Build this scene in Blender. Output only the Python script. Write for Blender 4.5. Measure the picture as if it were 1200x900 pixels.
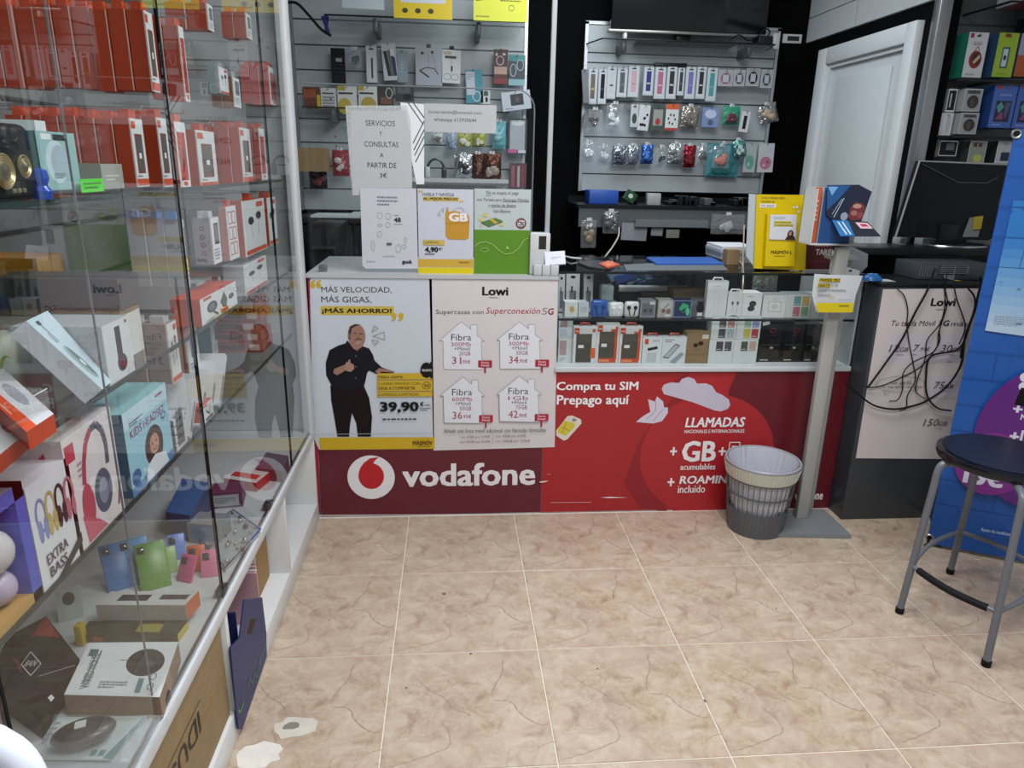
import bpy, bmesh, math, random
from mathutils import Vector, Matrix
random.seed(7)
S = bpy.context.scene
for o in list(bpy.data.objects): bpy.data.objects.remove(o)
COL = S.collection

# ---------- camera ----------
cam = bpy.data.cameras.new('camera'); cam.sensor_width = 36; cam.lens = 24.955; cam.clip_start = .02
camo = bpy.data.objects.new('camera', cam); COL.objects.link(camo); S.camera = camo
_r = Vector((0.996514, -0.080874, 0.020495)); _u = Vector((0.004234, 0.294360, 0.955685)); _f = Vector((0.083323, 0.952267, -0.293676))
camo.matrix_world = Matrix.Translation((0.18778, -1.41576, 1.44488)) @ Matrix((_r, _u, -_f)).transposed().to_4x4()

# ---------- world, lights, exposure ----------
S.view_settings.view_transform = 'Standard'; S.view_settings.look = 'None'
S.view_settings.exposure = 0.0; S.view_settings.gamma = 1
wd = bpy.data.worlds.new('world'); S.world = wd; wd.use_nodes = True
wd.node_tree.nodes['Background'].inputs[0].default_value = (.93, .97, 1, 1)
wd.node_tree.nodes['Background'].inputs[1].default_value = .36
def area(name, loc, sx, sy, power, col=(1, .97, .93), rot=(0, 0, 0)):
    l = bpy.data.lights.new(name, 'AREA'); l.shape = 'RECTANGLE'; l.size = sx; l.size_y = sy; l.energy = power; l.color = col
    o = bpy.data.objects.new(name, l); o.location = loc; o.rotation_euler = rot; COL.objects.link(o); return o
area('ceiling_lamp_front', (.9, -1.2, 2.76), 1.2, .6, 50, (.98, .985, 1))
area('ceiling_lamp_middle', (.9, .35, 2.76), 1.2, .6, 40, (.98, .985, 1))
area('ceiling_lamp_rear', (.9, 2.05, 2.76), 1.2, .6, 22, (.88, .95, 1))
S.cycles.transparent_max_bounces = 24
S.cycles.max_bounces = 8

# ---------- materials ----------
def lin(c):
    return c / 12.92 if c <= .04045 else ((c + .055) / 1.055) ** 2.4
def rgb(h):
    return tuple(lin(int(h[i:i + 2], 16) / 255) for i in (0, 2, 4)) + (1,)
_M = {}
def M(h, kind='card'):
    """a procedural material: base colour h (sRGB hex) with a little noise in colour and gloss"""
    key = (h, kind)
    if key in _M: return _M[key]
    m = bpy.data.materials.new(kind + '_' + h); m.use_nodes = True
    nt = m.node_tree; N = nt.nodes; L = nt.links; b = N['Principled BSDF']
    ro, me, var, sc = {'card': (.42, 0, .05, 60), 'paper': (.6, 0, .03, 25), 'gloss': (.12, 0, .03, 40), 'plastic': (.32, 0, .05, 50),
                       'metal': (.32, .9, .06, 90), 'paint': (.55, 0, .05, 12), 'matte': (.8, 0, .05, 12), 'rubber': (.7, 0, .08, 70), 'kraft': (.75, 0, .14, 35), 'foil': (.2, .75, .25, 45)}[kind]
    b.inputs['Metallic'].default_value = me; b.inputs['Roughness'].default_value = ro
    c = rgb(h)
    if kind == 'matte': b.inputs['Specular IOR Level'].default_value = .08
    elif kind not in ('gloss', 'metal', 'foil') and max(c[:3]) < .02: b.inputs['Specular IOR Level'].default_value = .22
    if kind in ('paint', 'kraft', 'metal', 'foil', 'plastic', 'matte', 'rubber', 'card', 'paper', 'gloss'):
        tc = N.new('ShaderNodeTexCoord'); no = N.new('ShaderNodeTexNoise'); no.inputs['Scale'].default_value = sc; no.inputs['Detail'].default_value = 2
        mx = N.new('ShaderNodeMix'); mx.data_type = 'RGBA'
        L.new(tc.outputs['Object'], no.inputs['Vector']); L.new(no.outputs['Fac'], mx.inputs[0])
        mx.inputs[6].default_value = tuple(v * (1 - var) for v in c[:3]) + (1,)
        mx.inputs[7].default_value = tuple(min(1, v * (1 + var)) for v in c[:3]) + (1,)
        L.new(mx.outputs[2], b.inputs['Base Color'])
        if kind in ('foil', 'kraft', 'metal'):
            bu = N.new('ShaderNodeBump'); bu.inputs['Strength'].default_value = {'foil': .9, 'kraft': .15, 'metal': .05}[kind]; bu.inputs['Distance'].default_value = .01
            L.new(no.outputs['Fac'], bu.inputs['Height']); L.new(bu.outputs[0], b.inputs['Normal'])
    _M[key] = m; return m
def glassmat(name, tint=(.98, .995, .99), ior=1.55, haze=0.0, rough=0.0, hazecol=(.9, .93, .95, 1)):
    m = bpy.data.materials.new(name); m.use_nodes = True; nt = m.node_tree; N = nt.nodes; L = nt.links; N.clear()
    out = N.new('ShaderNodeOutputMaterial'); tr = N.new('ShaderNodeBsdfTransparent'); tr.inputs[0].default_value = tint + (1,)
    gl = N.new('ShaderNodeBsdfGlossy'); gl.inputs['Roughness'].default_value = rough
    fr = N.new('ShaderNodeFresnel'); fr.inputs[0].default_value = ior
    ge = N.new('ShaderNodeNewGeometry'); mt = N.new('ShaderNodeMath'); mt.operation = 'SUBTRACT'; mt.inputs[0].default_value = 1
    L.new(ge.outputs['Backfacing'], mt.inputs[1])
    mu = N.new('ShaderNodeMath'); mu.operation = 'MULTIPLY'; L.new(fr.outputs[0], mu.inputs[0]); L.new(mt.outputs[0], mu.inputs[1])
    mx = N.new('ShaderNodeMixShader'); L.new(mu.outputs[0], mx.inputs[0]); L.new(tr.outputs[0], mx.inputs[1]); L.new(gl.outputs[0], mx.inputs[2])
    last = mx
    if haze:
        di = N.new('ShaderNodeBsdfDiffuse'); di.inputs[0].default_value = hazecol
        no = N.new('ShaderNodeTexNoise'); no.inputs['Scale'].default_value = 30; m2 = N.new('ShaderNodeMath'); m2.operation = 'MULTIPLY'; m2.inputs[1].default_value = haze * 2
        L.new(no.outputs[0], m2.inputs[0])
        mx2 = N.new('ShaderNodeMixShader'); L.new(m2.outputs[0], mx2.inputs[0]); L.new(mx.outputs[0], mx2.inputs[1]); L.new(di.outputs[0], mx2.inputs[2]); last = mx2
    L.new(last.outputs[0], out.inputs[0]); return m
GLASS = glassmat('clear_glass', ior=1.75)
GLASS2 = glassmat('counter_glass', ior=1.5)
CLEAR = glassmat('clear_plastic', tint=(.95, .97, .98), ior=1.6, haze=.07, rough=.06)
FOGGY = glassmat('foggy_plastic', tint=(.92, .94, .96), ior=1.6, haze=.3, rough=.12)
def tile_material():
    m = bpy.data.materials.new('veined_ceramic'); m.use_nodes = True; nt = m.node_tree; N = nt.nodes; L = nt.links; b = N['Principled BSDF']
    tc = N.new('ShaderNodeTexCoord')
    def noise(sc, de, di=0, off=0, ro=.5):
        mp = N.new('ShaderNodeMapping'); mp.inputs['Location'].default_value = (off, off * .7, off * .3); L.new(tc.outputs['Object'], mp.inputs[0])
        n = N.new('ShaderNodeTexNoise'); n.inputs['Scale'].default_value = sc; n.inputs['Detail'].default_value = de; n.inputs['Distortion'].default_value = di
        n.inputs['Roughness'].default_value = ro
        L.new(mp.outputs[0], n.inputs['Vector']); return n
    def ramp(src, stops):
        r = N.new('ShaderNodeValToRGB'); e = r.color_ramp.elements
        while len(e) < len(stops): e.new(.5)
        for i, (p, c) in enumerate(stops): e[i].position = p; e[i].color = c if len(c) == 4 else c + (1,)
        L.new(src, r.inputs[0]); return r
    base = ramp(noise(13, 9, .6, 3, .72).outputs[0], [(.34, rgb('9e8672')), (.44, rgb('b3a08b')), (.55, rgb('bfaf9b')), (.68, rgb('c9bcaa'))])
    pink = ramp(noise(4.2, 3, .8, 11).outputs[0], [(.45, (0, 0, 0)), (.68, (1, 1, 1))])
    mx = N.new('ShaderNodeMix'); mx.data_type = 'RGBA'; mx.inputs[7].default_value = rgb('b0968a')
    mm = N.new('ShaderNodeMath'); mm.operation = 'MULTIPLY'; mm.inputs[1].default_value = .38; L.new(pink.outputs[0], mm.inputs[0]); L.new(mm.outputs[0], mx.inputs[0]); L.new(base.outputs[0], mx.inputs[6])
    # thin veins: the middle level of a noise, broken up by another
    prev = mx
    for sc, off, w, colr, k, lo in ((4.2, 21, .0065, '9a8270', .3, .47), (7.5, 37, .008, '9a7d68', .45, .52), (42, 5, .045, '927a69', .32, .56)):
        n = noise(sc, 5, .35, off, .6); v = ramp(n.outputs[0], [(.5 - w * 2, (0, 0, 0)), (.5, (1, 1, 1)), (.5 + w, (0, 0, 0))])
        k2 = ramp(noise(5, 2, 0, off + 5).outputs[0], [(lo, (0, 0, 0)), (lo + .06, (1, 1, 1))])
        m1 = N.new('ShaderNodeMath'); m1.operation = 'MULTIPLY'; L.new(v.outputs[0], m1.inputs[0]); L.new(k2.outputs[0], m1.inputs[1])
        m2 = N.new('ShaderNodeMath'); m2.operation = 'MULTIPLY'; m2.inputs[1].default_value = k; L.new(m1.outputs[0], m2.inputs[0])
        x = N.new('ShaderNodeMix'); x.data_type = 'RGBA'; x.inputs[7].default_value = rgb(colr)
        L.new(m2.outputs[0], x.inputs[0]); L.new(prev.outputs[2], x.inputs[6]); prev = x
    L.new(prev.outputs[2], b.inputs['Base Color']); b.inputs['Roughness'].default_value = .27
    rr = ramp(noise(14, 4, 0, 8).outputs[0], [(.3, (.2,) * 3), (.7, (.36,) * 3)]); L.new(rr.outputs[0], b.inputs['Roughness'])
    bp = N.new('ShaderNodeBump'); bp.inputs['Strength'].default_value = .12; bp.inputs['Distance'].default_value = .004
    L.new(noise(20, 3, 0, 2).outputs[0], bp.inputs['Height']); L.new(bp.outputs[0], b.inputs['Normal'])
    return m

# ---------- mesh builder ----------
class MB:
    def __init__(s): s.v = []; s.f = []; s.mi = []; s.sm = []; s.mats = []; s.T = None
    def mat(s, m):
        if isinstance(m, str): m = M(m)
        if m not in s.mats: s.mats.append(m)
        return s.mats.index(m)
    def add(s, vs, fs, m, smooth=False):
        k = len(s.v)
        for p in vs:
            p = Vector(p)
            if s.T is not None: p = s.T @ p
            s.v.append(p)
        if isinstance(m, (list, tuple)): ms = [s.mat(x) for x in m]
        else: ms = [s.mat(m)] * len(fs)
        for f, i in zip(fs, ms):
            s.f.append([k + j for j in f]); s.mi.append(i); s.sm.append(smooth)
    def box(s, x0, x1, y0, y1, z0, z1, m, **kw):
        """kw: nx px ny py nz pz = materials of single faces"""
        if x0 > x1: x0, x1 = x1, x0
        if y0 > y1: y0, y1 = y1, y0
        if z0 > z1: z0, z1 = z1, z0
        vs = [(x0, y0, z0), (x1, y0, z0), (x1, y1, z0), (x0, y1, z0), (x0, y0, z1), (x1, y0, z1), (x1, y1, z1), (x0, y1, z1)]
        fs = [(0, 3, 2, 1), (4, 5, 6, 7), (0, 1, 5, 4), (2, 3, 7, 6), (1, 2, 6, 5), (3, 0, 4, 7)]
        s.add(vs, fs, [kw.get(k, m) for k in ('nz', 'pz', 'ny', 'py', 'px', 'nx')])
    def rbox(s, x0, x1, y0, y1, z0, z1, m, r=.004, seg=2):
        """box with rounded edges"""
        bm = bmesh.new(); bmesh.ops.create_cube(bm, size=1)
        for v in bm.verts: v.co = Vector(((x0 + x1) / 2 + v.co.x * abs(x1 - x0), (y0 + y1) / 2 + v.co.y * abs(y1 - y0), (z0 + z1) / 2 + v.co.z * abs(z1 - z0)))
        bmesh.ops.bevel(bm, geom=list(bm.edges), offset=r, segments=seg, affect='EDGES', profile=.5)
        s.frombm(bm, m, True)
    def frombm(s, bm, m, smooth=False):
        bm.verts.index_update(); s.add([v.co.copy() for v in bm.verts], [[v.index for v in f.verts] for f in bm.faces], m, smooth); bm.free()
    def tube(s, pts, r, m, n=8, cap=True):
        pts = [Vector(p) for p in pts]; vs = []; fs = []; K = len(pts)
        rs = r if isinstance(r, (list, tuple)) else [r] * K
        prev = None
        for i, p in enumerate(pts):
            t = ((pts[min(i + 1, K - 1)] - p).normalized() + (p - pts[max(i - 1, 0)]).normalized())
            if t.length < 1e-6: t = pts[min(i + 1, K - 1)] - pts[max(i - 1, 0)]
            t.normalize()
            a = (prev - t * prev.dot(t)) if prev is not None else (Vector((0, 0, 1)) if abs(t.z) < .9 else Vector((1, 0, 0))).cross(t)
            a.normalize(); prev = a; b = t.cross(a)
            for j in range(n):
                w = 2 * math.pi * j / n; vs.append(p + (a * math.cos(w) + b * math.sin(w)) * rs[i])
        for i in range(K - 1):
            for j in range(n): fs.append((i * n + j, i * n + (j + 1) % n, (i + 1) * n + (j + 1) % n, (i + 1) * n + j))
        if cap: fs += [tuple(range(n - 1, -1, -1)), tuple(range((K - 1) * n, K * n))]
        s.add(vs, fs, m, True)
    def lathe(s, prof, c, m, n=32, ax='z', sx=1, sy=1):
        vs = []; fs = []; K = len(prof)
        for r, h in prof:
            for j in range(n):
                w = 2 * math.pi * j / n; x, y = r * math.cos(w) * sx, r * math.sin(w) * sy
                q = {'z': (x, y, h), 'y': (x, h, y), 'x': (h, x, y)}[ax]
                vs.append((c[0] + q[0], c[1] + q[1], c[2] + q[2]))
        for i in range(K - 1):
            for j in range(n):
                q = (i * n + j, i * n + (j + 1) % n, (i + 1) * n + (j + 1) % n, (i + 1) * n + j)
                fs.append(q if ax == 'z' or ax == 'x' else q[::-1])
        s.add(vs, fs, m, True)
    def plate(s, cv, poly, d, m):
        """solid plate: outline poly on canvas plane cv, thickness d behind it"""
        n = len(poly); a = [cv.at(u, v, 0) for u, v in poly]; b = [cv.at(u, v, -d) for u, v in poly]
        area2 = sum(poly[i][0] * poly[(i + 1) % n][1] - poly[(i + 1) % n][0] * poly[i][1] for i in range(n))
        fs = [tuple(range(n)), tuple(range(2 * n - 1, n - 1, -1))] + [(i, n + i, n + (i + 1) % n, (i + 1) % n) for i in range(n)]
        s.add(a + b, fs, m)

_TX = {}
def textmesh(t, bold):
    k = (t, bold)
    if k not in _TX:
        c = bpy.data.curves.new('lettering', 'FONT'); c.body = t; c.resolution_u = 2; c.offset = bold; c.fill_mode = 'BOTH'
        o = bpy.data.objects.new('lettering', c)
        me = bpy.data.meshes.new_from_object(o)
        vs = [(v.co.x, v.co.y) for v in me.vertices]; fs = [tuple(p.vertices) for p in me.polygons]
        # keep front side only (normal up)
        keep = [tuple(p.vertices) for p in me.polygons if p.normal.z > 0] or fs
        bpy.data.objects.remove(o); bpy.data.curves.remove(c); bpy.data.meshes.remove(me)
        _TX[k] = (vs, keep)
    return _TX[k]
class Canvas:
    """a flat surface to print on: origin, u and v axes, outward normal; each print lies a hair above the last"""
    def __init__(s, mb, o, U, V, N, start=.0004, step=.00012):
        s.mb = mb; s.o = Vector(o); s.U = Vector(U); s.V = Vector(V); s.N = Vector(N); s.h = start; s.step = step
    def at(s, u, v, h): return s.o + s.U * u + s.V * v + s.N * h
    def poly(s, pts, m):
        n = len(pts); ar = sum(pts[i][0] * pts[(i + 1) % n][1] - pts[(i + 1) % n][0] * pts[i][1] for i in range(n))
        if ar < 0: pts = pts[::-1]
        s.mb.add([s.at(u, v, s.h) for u, v in pts], [tuple(range(n))], m); s.h += s.step
    def rect(s, B, m): s.poly([(B[0], B[1]), (B[2], B[1]), (B[2], B[3]), (B[0], B[3])], m)
    def ell(s, B, m, n=28, ang=0):
        cx, cy, rx, ry = (B[0] + B[2]) / 2, (B[1] + B[3]) / 2, abs(B[2] - B[0]) / 2, abs(B[3] - B[1]) / 2
        ca, sa = math.cos(ang), math.sin(ang); P = []
        for i in range(n):
            w = 2 * math.pi * i / n; x, y = rx * math.cos(w), ry * math.sin(w); P.append((cx + x * ca - y * sa, cy + x * sa + y * ca))
        s.poly(P, m)
    def pline(s, pts, w, m, close=False):
        """w in canvas units"""
        if close: pts = list(pts) + [pts[0]]
        lu, lv = s.U.length, s.V.length
        for (a, b), (c, d) in zip(pts, pts[1:]):
            dx, dy = (c - a) * lu, (d - b) * lv; l = math.hypot(dx, dy) or 1; nx, ny = -dy / l * w / 2 / lu, dx / l * w / 2 / lv
            s.mb.add([s.at(a + nx, b + ny, s.h), s.at(a - nx, b - ny, s.h), s.at(c - nx, d - ny, s.h), s.at(c + nx, d + ny, s.h)], [(0, 1, 2, 3)], m)
        s.h += s.step
    def frame(s, B, w, m): s.pline([(B[0], B[1]), (B[2], B[1]), (B[2], B[3]), (B[0], B[3])], w, m, True)
    def ring(s, B, w, m, n=28):
        cx, cy, rx, ry = (B[0] + B[2]) / 2, (B[1] + B[3]) / 2, abs(B[2] - B[0]) / 2, abs(B[3] - B[1]) / 2
        s.pline([(cx + rx * math.cos(6.2832 * i / n), cy + ry * math.sin(6.2832 * i / n)) for i in range(n)], w, m, True)
    def text(s, B, t, m, bold=0.0, slant=0.0):
        vs, fs = textmesh(t, 0.0)
        if not vs: return
        x0 = min(v[0] for v in vs); x1 = max(v[0] for v in vs); y0 = min(v[1] for v in vs); y1 = max(v[1] for v in vs)
        sx = (B[2] - B[0]) / (x1 - x0); sy = (B[3] - B[1]) / (y1 - y0)
        # heavier strokes: the outline stamped again with small shifts
        q = max(0, bold) * .8; offs = [(0, 0)] if q < .012 else ([(-q, 0), (q, 0)] if q < .022 else [(-q, -q * .6), (q, -q * .6), (-q, q * .6), (q, q * .6), (0, 0)])
        fu = (x1 - x0) / (x1 - x0 + 2 * q) if q else 1
        for k, (ox, oy) in enumerate(offs):
            s.mb.add([s.at(B[0] + (v[0] - x0 + q + ox) * sx * fu + slant * (v[1] - y0) * sy, B[1] + (v[1] - y0 + oy) * sy, s.h + k * .00001) for v in vs], fs, m)
        s.h += s.step
    def fake(s, B, m, rows=3, fill=.45):
        """rows of tiny text too small to read, as short dashes of varying length"""
        H = (B[3] - B[1]) / rows
        for r in range(rows):
            y = B[3] - (r + 1) * H + H * (1 - fill) / 2; x = B[0]; end = B[2] - (0 if r < rows - 1 else (B[2] - B[0]) * random.uniform(.1, .5)); W = B[2] - B[0]
            while x < end:
                w = W * random.uniform(.05, .13); x2 = min(end, x + w)
                s.mb.add([s.at(x, y, s.h), s.at(x2, y, s.h), s.at(x2, y + H * fill, s.h), s.at(x, y + H * fill, s.h)], [(0, 1, 2, 3)], m); x = x2 + W * .025
        s.h += s.step
def cvY(mb, Y): return Canvas(mb, (0, Y, 0), (1, 0, 0), (0, 0, 1), (0, -1, 0))
def cvX(mb, X): return Canvas(mb, (X, 0, 0), (0, 1, 0), (0, 0, 1), (1, 0, 0))
def cvZ(mb, Z): return Canvas(mb, (0, 0, Z), (1, 0, 0), (0, 1, 0), (0, 0, 1))
def face(mb, side, x0, x1, y0, y1, z0, z1):
    """unit canvas (0..1, 0..1) on one face of a box"""
    T = mb.T or Matrix.Identity(4)
    if side == 'ny': a = ((x0, y0, z0), (x1 - x0, 0, 0), (0, 0, z1 - z0), (0, -1, 0))
    elif side == 'px': a = ((x1, y0, z0), (0, y1 - y0, 0), (0, 0, z1 - z0), (1, 0, 0))
    elif side == 'pz': a = ((x0, y0, z1), (x1 - x0, 0, 0), (0, y1 - y0, 0), (0, 0, 1))
    return Canvas(mb, *a)

# ---------- linking ----------
def prop(o, label=None, cat=None, group=None, kind=None):
    if label: o['label'] = label
    if cat: o['category'] = cat
    if group: o['group'] = group
    if kind: o['kind'] = kind
    return o
def thing(name, label, cat, base, group=None):
    o = bpy.data.objects.new(name, None); o.empty_display_size = .02; COL.objects.link(o); o.location = base; o['wb'] = base
    return prop(o, label, cat, group)
def build(name, mb, parent=None, label=None, cat=None, group=None, kind=None, sharp=40):
    me = bpy.data.meshes.new(name)
    if parent is not None: wb = Vector(parent['wb'])
    else:
        xs = [p.x for p in mb.v]; ys = [p.y for p in mb.v]; zs = [p.z for p in mb.v]
        wb = Vector(((min(xs) + max(xs)) / 2, (min(ys) + max(ys)) / 2, min(zs)))
    me.from_pydata([p - wb for p in mb.v], [], mb.f)
    for m in mb.mats: me.materials.append(m)
    me.polygons.foreach_set('material_index', mb.mi); me.polygons.foreach_set('use_smooth', mb.sm)
    if any(mb.sm): me.set_sharp_from_angle(angle=math.radians(sharp))
    me.update()
    o = bpy.data.objects.new(name, me); COL.objects.link(o)
    if parent is not None: o.parent = parent; o['wb'] = tuple(wb)
    else: o.location = wb; o['wb'] = tuple(wb)
    return prop(o, label, cat, group, kind)
def rot_about(p, z=0, x=0, y=0):
    p = Vector(p)
    return Matrix.Translation(p) @ Matrix.Rotation(z, 4, 'Z') @ Matrix.Rotation(y, 4, 'Y') @ Matrix.Rotation(x, 4, 'X') @ Matrix.Translation(-p)
def R(d): return math.radians(d)
def smooth(pts, n=5):
    """Catmull-Rom through pts"""
    P = [Vector(p) for p in pts]; P = [P[0] * 2 - P[1]] + P + [P[-1] * 2 - P[-2]]; out = []
    for i in range(1, len(P) - 2):
        for k in range(n):
            t = k / n; a, b, c, d = P[i - 1], P[i], P[i + 1], P[i + 2]
            out.append(.5 * ((2 * b) + (c - a) * t + (2 * a - 5 * b + 4 * c - d) * t * t + (3 * b - a - 3 * c + d) * t ** 3))
    return out + [P[-2]]


# ================= SETTING =================
TS = .45
tm = tile_material(); grout = M('e0d9cc', 'kraft')
mb = MB(); mb.box(-1.0, 3.4, -2.2, 2.95, -.05, -.0022, grout)
floor = build('floor', mb, kind='structure')
# tiles: one shared mesh, chamfered rim
bm = bmesh.new(); bmesh.ops.create_cube(bm, size=1)
g = .0018
for v in bm.verts: v.co = Vector((v.co.x * (TS - 2 * g), v.co.y * (TS - 2 * g), (v.co.z - .5) * .004))
bmesh.ops.bevel(bm, geom=[e for e in bm.edges if all(v.co.z > -.001 for v in e.verts)], offset=.0012, segments=1, affect='EDGES')
tme = bpy.data.meshes.new('tile')
VE = [[(0.3373,0.859),(0.3295,0.7962),(0.3029,0.7372),(0.2943,0.6959)], [(0.3006,0.6865),(0.347,0.6773),(0.3705,0.6318),(0.4129,0.591),(0.4449,0.5851)], [(0.0765,0.7917),(0.1193,0.7348),(0.1534,0.71),(0.1934,0.6563),(0.2157,0.6464),(0.2324,0.6303)], [(0.1544,0.6108),(0.1688,0.5849),(0.1765,0.5558),(0.1716,0.5241),(0.1249,0.5012),(0.0646,0.4797),(0.0099,0.4658)], [(0.4011,0.5059),(0.4317,0.5221),(0.4552,0.5269)], [(0.3572,0.8324),(0.3763,0.8013),(0.3986,0.8152),(0.4178,0.7919),(0.4057,0.7655)], [(0.2743,0.6654),(0.2423,0.6582),(0.2259,0.6285)], [(0.1735,0.693),(0.1604,0.6757),(0.1684,0.6532)]]
for vi, ve in enumerate(VE):
    pts = smooth([(x - .225, y - .675, .00012) for x, y in ve], 5); w0 = (.0055, .0050, .0046, .0042, .003, .0024, .0026, .0024)[vi]
    L_, R_ = [], []
    for k, p in enumerate(pts):
        t = (pts[min(k + 1, len(pts) - 1)] - pts[max(k - 1, 0)]).normalized(); nn = Vector((-t.y, t.x, 0)); w = w0 * (.25 + abs(math.sin(k * 1.3 + vi)) * .8) * (0.3 if k in (0, len(pts) - 1) else 1)
        q = p + Vector((math.sin(k * 2.1) * .0012, math.cos(k * 1.7) * .0012, 0)); L_.append(bm.verts.new(q + nn * w / 2)); R_.append(bm.verts.new(q - nn * w / 2))
    for k in range(len(pts) - 1):
        f = bm.faces.new((L_[k], R_[k], R_[k + 1], L_[k + 1])); f.material_index = 1
        if f.normal.z < 0: f.normal_flip()
bm.normal_update()
bm.to_mesh(tme); bm.free(); tme.materials.append(tm); tme.materials.append(M('a08a78', 'card'))
for i in range(-1, 7):
    for j in range(-4, 3):
        o = bpy.data.objects.new('tile', tme); COL.objects.link(o); o.parent = floor
        o.location = Vector((TS * (i + .5), TS * (j + .5), 0)) - Vector(floor['wb']); o.rotation_euler.x = random.uniform(-.0008, .0008)
# cement repair and worn patch beside the display case
mb = MB()
for (cx, cy, rx, ry, h, c) in ((-.305, .075, .055, .045, .0018, 'dcd8d0'), (-.24, .165, .062, .042, .0014, 'c9c3b8'), (-.245, .17, .024, .014, .0018, '807a74')):
    P = []
    for k in range(16):
        w = 6.2832 * k / 16; q = random.uniform(.75, 1.1); P.append((cx + rx * math.cos(w) * q * (1 if c != 'dcd8d0' else 1.1), cy + ry * math.sin(w) * q))
    mb.add([(x, y, h) for x, y in P] + [(x, y, -.001) for x, y in P], [tuple(range(16))] + [(k, k + 16, (k + 1) % 16 + 16, (k + 1) % 16) for k in range(16)], M(c, 'kraft'))
for k in range(7):
    sx_, sy_ = ((.155, .765), (.24, .44), (.62, .35), (.9, .2), (1.3, .62), (.05, .3), (.75, .72))[k]; r_ = (.007, .004, .003, .004, .003, .003, .003)[k]
    P = [(sx_ + r_ * math.cos(w), sy_ + r_ * math.sin(w)) for w in (0, 1, 2.1, 3.1, 4.2, 5.3)]; mb.add([(x, y, .0012) for x, y in P] + [(x, y, -.001) for x, y in P], [tuple(range(6))] + [(q, q + 6, (q + 1) % 6 + 6, (q + 1) % 6) for q in range(6)], M('6c5c50', 'kraft'))
build('cement_patch', mb, floor, label='pale cement patch over chipped tile corners, with scattered dark specks', kind='stuff')

black = M('030304', 'matte'); white = M('d9dde0', 'paint')
mb = MB(); mb.box(-1.0, 2.6, 2.92, 3.0, 0, 2.8, black); build('wall_back', mb, kind='structure')
mb = MB(); mb.box(-1.05, -.97, -2.2, 3.0, 0, 2.8, M('9a9c9c', 'paint')); build('wall_left', mb, kind='structure')
mb = MB(); mb.box(-1.05, 3.5, -4.6, 3.0, 2.8, 2.86, M('e6e6e2', 'paint')); build('ceiling', mb, kind='structure')
mb = MB(); mb.box(3.4, 3.48, -2.2, 2.05, 0, 2.8, M('c9ccce', 'paint')); build('wall_right', mb, kind='structure')
# partition with the storeroom door: black up to 2.15, pale boarded panels above
mb = MB()
mb.box(2.24, 2.32, 1.79, 1.84, 0, 2.152, black); mb.box(2.24, 2.32, 2.72, 2.92, 0, 2.152, black); mb.box(2.24, 2.32, 1.84, 2.72, 2.09, 2.152, black)
wr = build('wall_partition', mb, kind='structure')
pm = M('aeb4b8', 'paint')
for (y0, y1, z0, z1) in ((1.79, 2.40, 2.156, 2.28), (2.405, 2.92, 2.156, 2.28), (1.79, 2.40, 2.285, 2.54), (2.405, 2.92, 2.285, 2.54), (1.79, 2.40, 2.545, 2.8), (2.405, 2.92, 2.545, 2.8)):
    mb = MB(); mb.box(2.225, 2.32, y0, y1, z0, z1, pm); build('panel', mb, wr)
mb = MB(); mb.box(2.245, 2.315, 1.86, 2.70, 0, 2.07, M('c2c8cc', 'paint'))
dw = M('c6ccd0', 'paint')
door = build('door_1', mb, kind='structure')
mb = MB()
for (y0, y1, z0, z1) in ((1.842, 1.915, 0, 2.088), (2.62, 2.715, 0, 2.088), (1.915, 2.62, 2.005, 2.088)):
    mb.rbox(2.205, 2.25, y0, y1, z0, z1, dw, .005)
for (y0, y1, z0, z1) in ((1.912, 1.93, 0, 2.01), (2.60, 2.622, 0, 2.01), (1.93, 2.60, 1.985, 2.01)):
    mb.box(2.225, 2.247, y0, y1, z0, z1, dw)
build('door_frame', mb, door)
mb = MB(); mb.rbox(2.232, 2.247, 2.03, 2.52, .25, 1.93, M('bdc4c8', 'paint'), .006); build('door_panel', mb, door)
# end of the partition and black pier
mb = MB(); mb.rbox(2.235, 2.29, 1.74, 1.79, 0, 2.8, M('a4a8ac', 'metal'), .004); build('trim_1', mb, kind='structure')
mb = MB(); mb.box(2.29, 2.362, 1.79, 1.86, 0, 2.8, black); build('wall_pier', mb, kind='structure')
mb = MB(); mb.box(2.36, 3.4, 2.0, 2.08, 0, 2.8, M('17191b', 'paint')); build('wall_recess', mb, kind='structure')
# ceiling light panels
for x, y in ((.9, -1.2), (.9, .35), (1.3, 2.0)):
    mb = MB(); mb.box(x - .62, x + .62, y - .32, y + .32, 2.77, 2.8, M('e8e8e8', 'plastic')); build('trim_2', mb, kind='structure')


# ================= COUNTER =================
CY = 1.359
wf = M('d4d6d8', 'plastic'); maroon = '5f1a2a'; red = 'a32028'; VW = 'e6e4ea'
ct = thing('shop_counter', 'long white shop counter with maroon and red advertising front and glass showcase', 'counter', (.75, 1.6, 0))
mb = MB(); mb.box(-.366, .604, 1.362, 1.89, .0, 1.02, wf); mb.box(.604, 1.868, 1.362, 1.89, 0, .64, wf); build('cabinet', mb, ct)
mb = MB(); mb.box(-.37, .606, 1.352, 1.90, 1.02, 1.035, M('b9bcc0', 'plastic')); build('worktop', mb, ct)
mb = MB(); mb.rbox(.604, 1.868, 1.345, 1.89, .642, .664, M('c6cbd0', 'plastic'), .003); build('showcase_base', mb, ct)
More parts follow.
